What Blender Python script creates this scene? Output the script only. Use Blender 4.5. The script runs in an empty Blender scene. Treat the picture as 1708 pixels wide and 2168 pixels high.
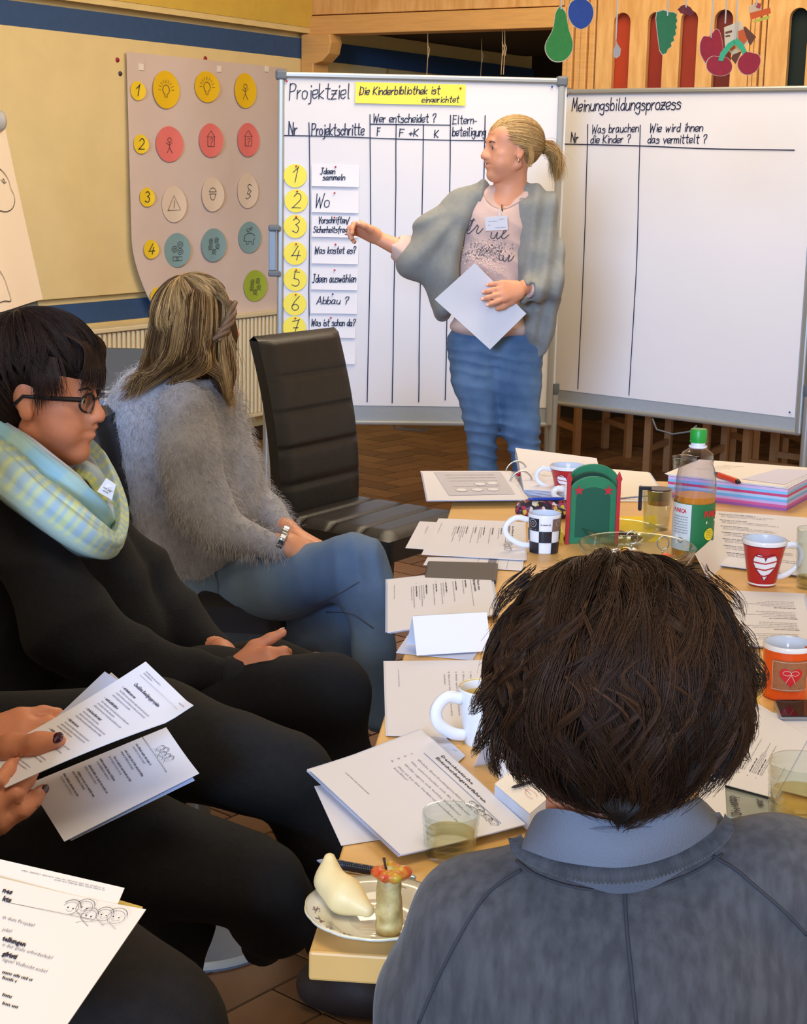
import bpy, bmesh, math, random
import numpy as np
from mathutils import Vector, Matrix
from mathutils.bvhtree import BVHTree
SC = bpy.context.scene
COL = SC.collection
# ---------------------------------------------------------------- camera
FPX, CAMZ = 3422.0, 1.52
CAM_C = Vector((0, 0, CAMZ))
CAM_R = Matrix.Rotation(math.pi/2-math.radians(12.07), 3, 'X') @ Matrix.Rotation(math.radians(1.2), 3, 'Z')
cd = bpy.data.cameras.new('camera'); cam = bpy.data.objects.new('camera', cd); COL.objects.link(cam)
cam.matrix_world = Matrix.Translation(CAM_C) @ CAM_R.to_4x4()
cd.sensor_fit = 'VERTICAL'; cd.sensor_height = 36; cd.lens = FPX/2168*36; cd.clip_start = .05; cd.clip_end = 60
SC.camera = cam
# ---------------------------------------------------------------- light, exposure
w = bpy.data.worlds.new('room_air'); SC.world = w; w.use_nodes = True
w.node_tree.nodes['Background'].inputs[0].default_value = (1.0, .84, .63, 1)
w.node_tree.nodes['Background'].inputs[1].default_value = .66
def area(name, loc, target, size, energy, color, spread=180, sy=None):
    l = bpy.data.lights.new(name, 'AREA'); l.energy = energy; l.color = color; l.size = size
    l.spread = math.radians(spread)
    if sy: l.shape = 'RECTANGLE'; l.size_y = sy
    o = bpy.data.objects.new(name, l); COL.objects.link(o); o.location = loc
    o.rotation_euler = (Vector(target)-Vector(loc)).to_track_quat('-Z', 'Y').to_euler()
    return o
area('window_daylight', (-3.6, -12.0, 4.4), (.6, 6.8, 1.05), 3.2, 195, (.38, .60, 1.0), 60)
area('ceiling_lamp_glow', (.1, 6.4, 3.36), (-.3, 6.7, 0), 2.8, 125, (1.0, .82, .58), 180)
area('ceiling_lamp_glow', (.1, 1.2, 3.3), (.1, 1.9, 0), 1.4, 27, (1.0, .88, .70), 180)
SC.view_settings.view_transform = 'Standard'; SC.view_settings.look = 'None'
SC.view_settings.gamma = 1; SC.view_settings.use_curve_mapping = False
SC.view_settings.exposure = .50
SC.cycles.use_denoising = True
SC.cycles.max_bounces = 8; SC.cycles.transparent_max_bounces = 24
SC.cycles.sample_clamp_indirect = 4
# ---------------------------------------------------------------- helpers: places
def ray(px, py): return CAM_R @ Vector(((px-854)/FPX, -(py-1084)/FPX, -1))
def at(px, py, Y): d = ray(px, py); return CAM_C + d*(Y/d.y)
def onz(px, py, z): d = ray(px, py); return CAM_C + d*((z-CAMZ)/d.z)
def onp(px, py, O, N):
    d = ray(px, py); O = Vector(O); N = Vector(N); return CAM_C + d*(N.dot(O-CAM_C)/N.dot(d))
def pxm(P):                       # photograph pixels per metre at a point
    q = CAM_R.transposed() @ (Vector(P)-CAM_C); return FPX/-q.z
def V(*a): return Vector(a)
rnd = random.Random(7)
# ---------------------------------------------------------------- helpers: materials
MATS = {}
def lin(c):
    return tuple(((x/255)/12.92 if x/255 <= .04045 else (((x/255)+.055)/1.055)**2.4) for x in c)
def mat(name, rgb, rough=.6, metal=0, noise=0, nscale=40, bump=0, bscale=200, trans=0, ior=1.45, spec=.5,
        rgb2=None, stretch=None, sheen=0, alpha=1, coat=0, vcol=False, sss=0, wave=None, bdist=.002):
    if name in MATS: return MATS[name]
    m = bpy.data.materials.new(name); MATS[name] = m; m.use_nodes = True
    nt = m.node_tree; N = nt.nodes; L = nt.links; b = N['Principled BSDF']
    c = lin(rgb) + (1,)
    b.inputs['Base Color'].default_value = c
    b.inputs['Roughness'].default_value = rough; b.inputs['Metallic'].default_value = metal
    b.inputs['Transmission Weight'].default_value = trans; b.inputs['IOR'].default_value = ior
    b.inputs['Specular IOR Level'].default_value = spec; b.inputs['Alpha'].default_value = alpha
    b.inputs['Sheen Weight'].default_value = sheen; b.inputs['Coat Weight'].default_value = coat
    if sss:
        b.inputs['Subsurface Weight'].default_value = sss; b.inputs['Subsurface Radius'].default_value = (.012, .004, .002)
        b.inputs['Subsurface Scale'].default_value = 1
    tc = N.new('ShaderNodeTexCoord'); mp = N.new('ShaderNodeMapping'); L.new(tc.outputs['Object'], mp.inputs[0])
    if stretch: mp.inputs['Scale'].default_value = stretch
    src = None
    if noise or rgb2:
        n = N.new('ShaderNodeTexNoise'); n.inputs['Scale'].default_value = nscale; n.inputs['Detail'].default_value = 6
        L.new(mp.outputs[0], n.inputs[0])
        r = N.new('ShaderNodeValToRGB'); c2 = lin(rgb2) + (1,) if rgb2 else tuple(x*(1-noise) for x in c[:3]) + (1,)
        r.color_ramp.elements[0].position = .35; r.color_ramp.elements[1].position = .65
        r.color_ramp.elements[0].color = c2; r.color_ramp.elements[1].color = c
        L.new(n.outputs[0], r.inputs[0]); src = r.outputs[0]
    if vcol:
        a = N.new('ShaderNodeAttribute'); a.attribute_name = 'tint'
        if src is None: src = a.outputs['Color']
        else:
            x = N.new('ShaderNodeMix'); x.data_type = 'RGBA'; x.blend_type = 'MULTIPLY'; x.inputs[0].default_value = 1
            L.new(src, x.inputs[6]); L.new(a.outputs['Color'], x.inputs[7]); src = x.outputs[2]
    if src is not None: L.new(src, b.inputs['Base Color'])
    if bump:
        n = N.new('ShaderNodeTexWave' if wave else 'ShaderNodeTexNoise'); n.inputs['Scale'].default_value = bscale
        if wave: n.bands_direction = wave; n.inputs['Distortion'].default_value = 1
        L.new(mp.outputs[0], n.inputs[0])
        bp = N.new('ShaderNodeBump'); bp.inputs['Strength'].default_value = bump; bp.inputs['Distance'].default_value = bdist
        L.new(n.outputs[1] if wave else n.outputs[0], bp.inputs['Height']); L.new(bp.outputs[0], b.inputs['Normal'])
    return m
def glassm(name, rgb=(245, 250, 250), rough=.02):
    if name in MATS: return MATS[name]
    m = bpy.data.materials.new(name); MATS[name] = m; m.use_nodes = True; nt = m.node_tree; N = nt.nodes; L = nt.links
    N.remove(N['Principled BSDF']); t = N.new('ShaderNodeBsdfTransparent'); t.inputs[0].default_value = lin(rgb)+(1,); g = N.new('ShaderNodeBsdfGlossy'); g.inputs['Roughness'].default_value = rough+.03
    lw = N.new('ShaderNodeLayerWeight'); lw.inputs[0].default_value = .32; x = N.new('ShaderNodeMixShader'); mr = N.new('ShaderNodeMath'); mr.operation = 'MULTIPLY'; mr.inputs[1].default_value = .5
    L.new(lw.outputs['Facing'], mr.inputs[0]); L.new(mr.outputs[0], x.inputs[0]); L.new(t.outputs[0], x.inputs[1]); L.new(g.outputs[0], x.inputs[2]); L.new(x.outputs[0], N['Material Output'].inputs[0]); return m
# ---------------------------------------------------------------- helpers: objects
def link(name, me, m=None, parent=None):
    o = bpy.data.objects.new(name, me); COL.objects.link(o)
    if m is not None and me is not None and not me.materials: me.materials.append(m)
    if parent is not None: o.parent = parent; o.matrix_parent_inverse = parent.matrix_world.inverted() if parent.type == 'EMPTY' and False else Matrix()
    return o
def tag(o, label, cat, group=None, kind=None):
    o['label'] = label; o['category'] = cat
    if group: o['group'] = group
    if kind: o['kind'] = kind
    return o
def empty(name, label, cat, group=None):       # all parts are modelled in world space, so the root stays at the origin
    o = bpy.data.objects.new(name, None); COL.objects.link(o); o.empty_display_size = .05
    return tag(o, label, cat, group)
def structure(o):
    o['kind'] = 'structure'; return o
class MB:
    def __init__(s): s.v = []; s.f = []; s.mi = []
    def add(s, vs, fs, mi=0):
        n = len(s.v); s.v += [tuple(p) for p in vs]; s.f += [tuple(i+n for i in f) for f in fs]; s.mi += [mi]*len(fs); return s
    def box(s, c, sz, R=None, mi=0):
        c = Vector(c); hx, hy, hz = [q/2 for q in sz]; R = R or Matrix.Identity(3)
        vs = [c + R @ V(x*hx, y*hy, z*hz) for x in (-1, 1) for y in (-1, 1) for z in (-1, 1)]
        return s.add(vs, [(0, 1, 3, 2), (4, 6, 7, 5), (0, 4, 5, 1), (2, 3, 7, 6), (0, 2, 6, 4), (1, 5, 7, 3)], mi)
    def hexa(s, a, b, mi=0):       # two quads a[4], b[4]
        vs = list(a)+list(b)
        return s.add(vs, [(3, 2, 1, 0), (4, 5, 6, 7)] + [(i, (i+1) % 4, (i+1) % 4+4, i+4) for i in range(4)], mi)
    def tube(s, pts, r, n=8, mi=0, cap=True, flat=None):
        pts = [Vector(p) for p in pts]; m = len(pts)
        rs = r if isinstance(r, (list, tuple)) else [r]*m
        T = [(pts[min(i+1, m-1)]-pts[max(i-1, 0)]).normalized() for i in range(m)]
        up = V(0, 0, 1) if abs(T[0].z) < .9 else V(1, 0, 0)
        vs = []
        for i in range(m):
            a = T[i].cross(up)
            if a.length < 1e-4: a = T[i].cross(V(1, 0, .1))
            a.normalize(); b = a.cross(T[i]).normalized(); up = b
            for k in range(n):
                t = 2*math.pi*k/n; vs.append(pts[i] + a*math.cos(t)*rs[i] + b*math.sin(t)*rs[i]*(flat or 1))
        fs = [(i*n+k, i*n+(k+1) % n, (i+1)*n+(k+1) % n, (i+1)*n+k) for i in range(m-1) for k in range(n)]
        if cap: fs += [tuple(range(n))[::-1], tuple((m-1)*n+k for k in range(n))]
        return s.add(vs, fs, mi)
    def lathe(s, prof, c, n=28, mi=0, axis=None, wob=None, sx=1, a0=0, a1=2*math.pi):
        c = Vector(c); R = Matrix.Identity(3)
        if axis is not None: R = Vector(axis).to_track_quat('Z', 'Y').to_matrix()
        m = len(prof); vs = []; full = abs(a1-a0-2*math.pi) < 1e-6; nn = n if full else n+1
        for (r, z) in prof:
            for k in range(nn):
                t = a0+(a1-a0)*k/n; q = r*(1+(wob(t, r) if wob else 0)); vs.append(c + R @ V(q*math.cos(t)*sx, q*math.sin(t), z))
        fs = [(i*nn+k, i*nn+(k+1) % nn, (i+1)*nn+(k+1) % nn, (i+1)*nn+k) for i in range(m-1) for k in range(n)]
        return s.add(vs, fs, mi)
    def prism(s, poly, O, U, Vv, N, t, mi=0):   # polygon (u,v) extruded by t along N
        O = Vector(O); U = Vector(U); Vv = Vector(Vv); N = Vector(N); n = len(poly)
        a = [O+U*u+Vv*v for u, v in poly]; b = [p+N*t for p in a]
        return s.add(a+b, [tuple(range(n))[::-1], tuple(range(n, 2*n))] + [(i, (i+1) % n, (i+1) % n+n, i+n) for i in range(n)], mi)
    def grid(s, fn, nu, nv, mi=0, thick=0):
        P = [[Vector(fn(i/nu, j/nv)) for i in range(nu+1)] for j in range(nv+1)]
        vs = [p for r in P for p in r]; w = nu+1
        s.add(vs, [(j*w+i, j*w+i+1, (j+1)*w+i+1, (j+1)*w+i) for j in range(nv) for i in range(nu)], mi)
        return s
    def ell(s, c, r, R=None, n=14, mi=0):
        c = Vector(c); R = R or Matrix.Identity(3); m = n//2+1; vs = []
        for i in range(m+1):
            p = math.pi*i/m
            for k in range(n):
                t = 2*math.pi*k/n; vs.append(c + R @ V(r[0]*math.sin(p)*math.cos(t), r[1]*math.sin(p)*math.sin(t), r[2]*math.cos(p)))
        return s.add(vs, [(i*n+k, (i+1)*n+k, (i+1)*n+(k+1) % n, i*n+(k+1) % n) for i in range(m) for k in range(n)], mi)
    def build(s, name, m=None, parent=None, smooth=False, solid=0, bevel=0, sub=0):
        me = bpy.data.meshes.new(name); me.from_pydata(s.v, [], s.f)
        ms = m if isinstance(m, (list, tuple)) else [m]
        for x in ms: me.materials.append(x)
        if len(ms) > 1: me.polygons.foreach_set('material_index', s.mi)
        if smooth: me.polygons.foreach_set('use_smooth', [True]*len(me.polygons))
        me.update(); o = link(name, me, None, parent)
        if sub: q = o.modifiers.new('s', 'SUBSURF'); q.levels = q.render_levels = sub
        if solid: q = o.modifiers.new('t', 'SOLIDIFY'); q.thickness = solid; q.offset = 0
        if solid and smooth: q = o.modifiers.new('e', 'EDGE_SPLIT'); q.split_angle = math.radians(50)
        if bevel: q = o.modifiers.new('b', 'BEVEL'); q.width = bevel; q.segments = 2; q.limit_method = 'ANGLE'
        if smooth == 'auto':
            me.polygons.foreach_set('use_smooth', [True]*len(me.polygons))
            try: me.set_sharp_from_angle(angle=math.radians(35))
            except Exception: pass
        return o
def rotz(a): return Matrix.Rotation(a, 3, 'Z')
def frame3(x, y=None, z=None):                  # columns from x and y (z completes)
    x = Vector(x).normalized()
    if y is not None:
        y = Vector(y); y = (y-x*x.dot(y)).normalized(); z = x.cross(y)
    else:
        z = Vector(z); z = (z-x*x.dot(z)).normalized(); y = z.cross(x)
    return Matrix((x, y, z)).transposed()
# ---------------------------------------------------------------- helpers: smooth bodies (distance field + surface nets)
def cone(a, b, k=None):           # a,b = (px,py,Y,radius_px); tapered limb measured on the photograph
    A = at(*a[:3]); B = at(*b[:3]); return ('c', np.array(A), np.array(B), a[3]/pxm(A), b[3]/pxm(B), k)
def wcone(A, B, ra, rb, k=None): return ('c', np.array(A), np.array(B), ra, rb, k)
def chain(pts, k=None): return [cone(pts[i], pts[i+1], k) for i in range(len(pts)-1)]
def wchain(pts, rs, k=None): return [wcone(pts[i], pts[i+1], rs[i], rs[i+1], k) for i in range(len(pts)-1)]
def ell(c, r, R=None, k=None): return ('e', np.array(Vector(c)), np.array(r, float), np.array(R if R is not None else Matrix.Identity(3)), 0, k)
def pdist(p, X):
    if p[0] == 'c':
        a, b, ra, rb = p[1:5]; d = b-a; L = max(float(d@d), 1e-9)
        q = X-a; t = np.clip((q@d)/L, 0, 1)
        return np.sqrt(((q-t[..., None]*d)**2).sum(-1)) - (ra+(rb-ra)*t)
    q = (X-p[1]) @ p[3]; r = p[2]
    k0 = np.sqrt(((q/r)**2).sum(-1)); k1 = np.sqrt(((q/(r*r))**2).sum(-1))+1e-9
    return k0*(k0-1)/k1
def pbox(p):
    if p[0] == 'c':
        r = max(p[3], p[4]); return np.minimum(p[1], p[2])-r, np.maximum(p[1], p[2])+r
    e = np.abs(p[3]) @ p[2]; return p[1]-e, p[1]+e
def blob(name, prims, h, k, m, parent, subs=(), disp=None, ksub=.004, cut=None, tint=None):
    los, his = zip(*[pbox(p) for p in prims]); lo = np.min(los, 0)-4*h; hi = np.max(his, 0)+4*h
    n = np.ceil((hi-lo)/h).astype(int)+1
    ax = [lo[i]+h*np.arange(n[i]) for i in range(3)]
    groups = {}
    for p in prims: groups.setdefault(p[5] or k, []).append(p)
    D = None
    def sub(p, mg):
        a, b = pbox(p); i0 = np.maximum(np.floor((a-mg-lo)/h).astype(int), 0); i1 = np.minimum(np.ceil((b+mg-lo)/h).astype(int)+1, n)
        sl = tuple(slice(i0[q], i1[q]) for q in range(3))
        X = np.stack(np.meshgrid(*[ax[q][sl[q]] for q in range(3)], indexing='ij'), -1)
        return sl, X
    for kk, ps in groups.items():
        S = np.zeros(n)
        for p in ps:
            sl, X = sub(p, 5*kk+2*h); S[sl] += np.exp(-np.clip(pdist(p, X)/kk, -40, 40))
        d = -kk*np.log(S+1e-13); D = d if D is None else np.minimum(D, d) if False else -.003*np.log(np.exp(-np.clip(D/.003, -60, 60))+np.exp(-np.clip(d/.003, -60, 60))+1e-26)
    for p in subs:
        sl, X = sub(p, 3*ksub+2*h); dd = -pdist(p, X); A = D[sl]
        hh = np.clip(.5+.5*(A-dd)/ksub/2, 0, 1); D[sl] = dd*(1-hh)+A*hh+ksub*2*hh*(1-hh)
    if disp is not None:
        I = np.argwhere(np.abs(D) < .035); P = lo+I*h; D[tuple(I.T)] -= disp(P)
    if cut is not None:
        I = np.argwhere(np.abs(D) < 1e9) if False else None
        G = np.stack(np.meshgrid(*ax, indexing='ij'), -1).reshape(-1, 3); D = np.maximum(D, cut(G).reshape(D.shape))
    sg = D < 0
    c8 = [sg[i:n[0]-1+i, j:n[1]-1+j, l:n[2]-1+l] for i in (0, 1) for j in (0, 1) for l in (0, 1)]
    tot = sum(c.astype(np.int8) for c in c8); act = (tot > 0) & (tot < 8)
    I = np.argwhere(act); idx = -np.ones(act.shape, int); idx[act] = np.arange(len(I))
    acc = np.zeros((len(I), 3)); cnt = np.zeros(len(I))
    off = [(i, j, l) for i in (0, 1) for j in (0, 1) for l in (0, 1)]
    for a in range(8):
        for q in range(3):
            if off[a][q]: continue
            o2 = list(off[a]); o2[q] = 1
            i1 = I+off[a]; i2 = I+o2; d1 = D[tuple(i1.T)]; d2 = D[tuple(i2.T)]; cr = (d1 < 0) != (d2 < 0)
            t = np.where(cr, d1/np.where(cr, d1-d2, 1), 0); p = i1.astype(float); p[:, q] += t
            acc[cr] += p[cr]; cnt[cr] += 1
    Vt = lo+h*acc/cnt[:, None]
    faces = []
    for q in range(3):
        sh = [slice(None)]*3; s2 = [slice(None)]*3; sh[q] = slice(0, -1); s2[q] = slice(1, None)
        E = sg[tuple(sh)] != sg[tuple(s2)]; J = np.argwhere(E)
        u, v = (q+1) % 3, (q+2) % 3
        J = J[(J[:, u] > 0) & (J[:, v] > 0) & (J[:, u] < n[u]-1) & (J[:, v] < n[v]-1)]
        ins = sg[tuple(J.T)]
        def at_(du, dv):
            K = J.copy(); K[:, u] -= du; K[:, v] -= dv; return idx[tuple(K.T)]
        F4 = np.stack([at_(1, 1), at_(0, 1), at_(0, 0), at_(1, 0)], 1)
        F4[~ins] = F4[~ins][:, ::-1]; faces.append(F4)
    Fa = np.concatenate(faces); Fa = Fa[(Fa >= 0).all(1)]
    me = bpy.data.meshes.new(name); me.vertices.add(len(Vt)); me.vertices.foreach_set('co', Vt.astype(np.float32).ravel())
    me.loops.add(len(Fa)*4); me.loops.foreach_set('vertex_index', Fa.ravel().astype(np.int32))
    me.polygons.add(len(Fa)); me.polygons.foreach_set('loop_start', np.arange(0, len(Fa)*4, 4, dtype=np.int32))
    me.polygons.foreach_set('use_smooth', np.ones(len(Fa), bool)); me.update(calc_edges=True); me.validate()
    if tint is not None: set_tint(me, tint(Vt))
    o = link(name, me, m, parent)
    return o
def set_tint(me, C):
    a = me.attributes.new('tint', 'FLOAT_COLOR', 'POINT'); C = np.asarray(C, np.float32)
    if C.shape[1] == 3: C = np.hstack([C, np.ones((len(C), 1), np.float32)])
    a.data.foreach_set('color', C.ravel())
def hsin(P, seed, f, n=5):        # cheap smooth noise in [-1,1]
    r = np.random.RandomState(seed); s = np.zeros(len(P))
    for i in range(n):
        d = r.randn(3); d /= np.linalg.norm(d); s += np.sin(P@d*f*(.6+1.1*r.rand())+r.rand()*6.3 + 1.3*np.sin(P@np.roll(d, 1)*f*.7+r.rand()*6))
    return s/n
def folds(P, seed, dirv, f, amp, warp=.4):   # ridged creases perpendicular to dirv
    d = np.array(dirv, float); d /= np.linalg.norm(d)
    a = P@d*f + warp*4*hsin(P, seed, f*.25, 4); m = .5+.5*hsin(P, seed+9, f*.2, 3)
    return amp*m*(1-2*np.abs(np.sin(a/2)))
def bvh_of(*obs):
    vs = []; fs = []
    for o in obs:
        n = len(vs); vs += [v.co.copy() for v in o.data.vertices]; fs += [[i+n for i in p.vertices] for p in o.data.polygons]
    return BVHTree.FromPolygons(vs, fs)
def onto(bvh, px, py, lift=.001):
    d = ray(px, py).normalized(); h = bvh.ray_cast(CAM_C, d)
    if h[0] is None: return None
    return h[0]-d*lift
# ---------------------------------------------------------------- helpers: hair and fur as real thin strands
def strands(name, paths, width, m, parent, tints=None, kind='stuff', taper=.25):
    """paths: list of (n,3) arrays; each strand a thin three-sided blade"""
    P = [np.asarray(p, float) for p in paths]; vs = []; fs = []; cs = []; n0 = 0
    for i, p in enumerate(P):
        m_ = len(p); T = np.gradient(p, axis=0); T /= np.linalg.norm(T, axis=1)[:, None]+1e-9
        vd = p-np.array(CAM_C); a = np.cross(T, np.array([.31, .87, .38])+.35*np.array([math.sin(i), math.cos(i*1.7), math.sin(i*2.3)])); a /= np.linalg.norm(a, axis=1)[:, None]+1e-9
        b = np.cross(a, T); wv = width[i] if hasattr(width, '__len__') else width
        w_ = wv*np.linspace(1, taper, m_)[:, None]
        ring = np.stack([p+a*w_, p-a*w_*.5+b*w_*.8, p-a*w_*.5-b*w_*.8], 1).reshape(-1, 3)
        vs.append(ring); k = np.arange(m_-1)
        for s in range(3):
            t = (s+1) % 3; fs.append(np.stack([n0+k*3+s, n0+k*3+t, n0+(k+1)*3+t, n0+(k+1)*3+s], 1))
        if tints is not None: cs.append(np.repeat(np.asarray(tints[i])[None, :], m_*3, 0))
        n0 += m_*3
    Vt = np.concatenate(vs); Fa = np.concatenate(fs)
    me = bpy.data.meshes.new(name); me.vertices.add(len(Vt)); me.vertices.foreach_set('co', Vt.astype(np.float32).ravel())
    me.loops.add(len(Fa)*4); me.loops.foreach_set('vertex_index', Fa.ravel().astype(np.int32))
    me.polygons.add(len(Fa)); me.polygons.foreach_set('loop_start', np.arange(0, len(Fa)*4, 4, dtype=np.int32))
    me.polygons.foreach_set('use_smooth', np.ones(len(Fa), bool)); me.update(calc_edges=True)
    if tints is not None: set_tint(me, np.concatenate(cs))
    o = link(name, me, m, parent)
    if kind: o['kind'] = kind
    return o
def smooth_path(pts, n):          # Catmull-Rom through points -> n samples
    p = np.array([list(q) for q in pts], float); m = len(p)
    if m == 2: return p[0]+(p[1]-p[0])*np.linspace(0, 1, n)[:, None]
    e = np.vstack([2*p[0]-p[1], p, 2*p[-1]-p[-2]]); t = np.linspace(0, m-1-1e-6, n); i = t.astype(int); f = (t-i)[:, None]
    a, b, c, d = e[i], e[i+1], e[i+2], e[i+3]
    return .5*((2*b)+(-a+c)*f+(2*a-5*b+4*c-d)*f*f+(-a+3*b-3*c+d)*f**3)
def lock(pts, rad, N, nseg, rs, wave=.0):      # a lock of hair: N strands jittered around a guide; rad list per control point
    g = smooth_path(pts, nseg); R = np.interp(np.linspace(0, 1, nseg), np.linspace(0, 1, len(rad)), rad)
    out = []
    for _ in range(N):
        u = rs.randn(3); u /= np.linalg.norm(u)+1e-9; u *= rs.rand()**.5
        ph = rs.rand()*6.28; tt = np.linspace(0, 1, nseg)
        wv = wave*np.sin(tt*(8+4*rs.rand())+ph)[:, None]*np.roll(u, 1)
        L = int(nseg*(.75+.25*rs.rand()))
        out.append((g+u*R[:, None]+wv+rs.randn(3)*.0006)[:max(L, 4)])
    return out
# ---------------------------------------------------------------- helpers: pen strokes and print
GL = {'A': "0d 3m 3m 6d;1g 5g", 'B': "0d 0d 0m 0m 3m 4k 2i 2i 5g 4d 0d", 'D': "0d 0d 0m 0m 4l 5i 4e 0d", 'E': "5m 5m 0m 0m 0d 0d 5d;0i 4i",
 'F': "0d 0d 0m 0m 5m;0i 4i", 'I': "1m 5m;3m 3m 3e 2c 0d", 'K': "0d 0m;5m 0h 0h 5d", 'M': "0d 1m 1m 3g 3g 5m 5m 6d", 'N': "0d 0m 0m 5d 5d 5m",
 'P': "0c 0m;0l 2m 5l 4i 0h", 'S': "5l 3m 1l 1j 3i 5g 4e 2d 0e", 'V': "0m 2d 2d 5m", 'W': "0m 1d 1d 3j 3j 5d 5d 7m", 'J': "4m 4e 2c 0e",
 'a': "4h 3i 1i 0f 1d 3e 4h;4i 4e 5d", 'b': "0m 0d;0g 2i 4h 4e 2d 0e", 'c': "4h 2i 0g 0e 2d 4e", 'd': "4m 4d;4h 2i 0g 0e 2d 4f",
 'e': "0f 4g 4i 2i 0h 0e 2d 4e", 'f': "4m 3m 2k 2b;0i 4i", 'g': "4h 2i 0h 0f 2e 4g;4i 4b 2a 0b", 'h': "0m 0d;0g 2i 4h 4d", 'i': "1i 1d;1k 1l",
 'j': "2i 2b 0a;2k 2l", 'k': "0m 0d;4i 0f 0f 4d", 'l': "1m 1e 2d", 'm': "0i 0d;0g 1i 3h 3d;3g 4i 6h 6d", 'n': "0i 0d;0g 2i 4h 4d",
 'o': "2i 0h 0e 2d 4e 4h 2i", 'p': "0i 0a;0g 2i 4h 4e 2d 0e", 'r': "0i 0d;0g 2i 3i", 's': "4h 2i 0h 2g 4f 3d 0d", 't': "2m 2e 3d 4d;0j 4j",
 'u': "0i 0e 2d 4f;4i 4d", 'v': "0i 2d 2d 4i", 'w': "0i 1d 1d 3h 3h 4d 4d 6i", 'z': "0i 0i 4i 4i 0d 0d 4d;0g 4g", 'y': "0i 2e;4i 1a",
 'ä': "4h 3i 1i 0f 1d 3e 4h;4i 4e 5d;1k 1l;3k 3l", '?': "0k 1m 4m 4j 2h 2f;2d 2e", '/': "0b 4m", '-': "0g 3g", '+': "0g 4g;2e 2i",
 '1': "0j 3m 3m 2d", '2': "0k 2m 4l 4i 0d 0d 5d", '3': "0l 2m 4k 2i 2i 4g 3d 0e", '4': "3m 0g 0g 5g;4j 3d", '5': "4m 4m 1m 1m 1i 1i 4h 4e 2d 0e",
 '6': "4m 1i 0f 2d 4e 4g 2h 0g", '7': "0l 4m 4m 2d;1h 4h", '.': "0d 1d", '!': "1m 1f;1d 1e", '§': "4l 2m 1k 3i 4h 2f 1g 2i;2f 4e 3d 1c 0d"}
GY = {c: i-3 for i, c in enumerate('abcdefghijklmn')}
def glyph_strokes(ch):
    return [[(int(t[0]), GY[t[1]]) for t in s.split()] for s in GL[ch].split(';')]
def pen_text(text, size, slant=.1, track=1.6, jitter=.25, squeeze=1.0, seed=1):
    """list of 2-D polylines, baseline at 0, cap height = size"""
    r = random.Random(seed); x = 0; k = size/9; out = []
    for ch in text:
        if ch == ' ': x += 4.5; continue
        ss = glyph_strokes(ch); wd = max(p[0] for s in ss for p in s)
        dy = r.uniform(-jitter, jitter)
        for s in ss:
            q = [(x+p[0]+r.uniform(-jitter, jitter)*.6, p[1]+dy+r.uniform(-jitter, jitter)*.6) for p in s]
            d = smooth_path([(a, b, 0) for a, b in q], max(2, 4*len(q))) if len(q) > 2 else np.array([(a, b, 0) for a, b in q])
            out.append([((a+slant*b)*k*squeeze, b*k) for a, b, _ in d])
        x += wd+track
    return out, x*k*squeeze
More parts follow.
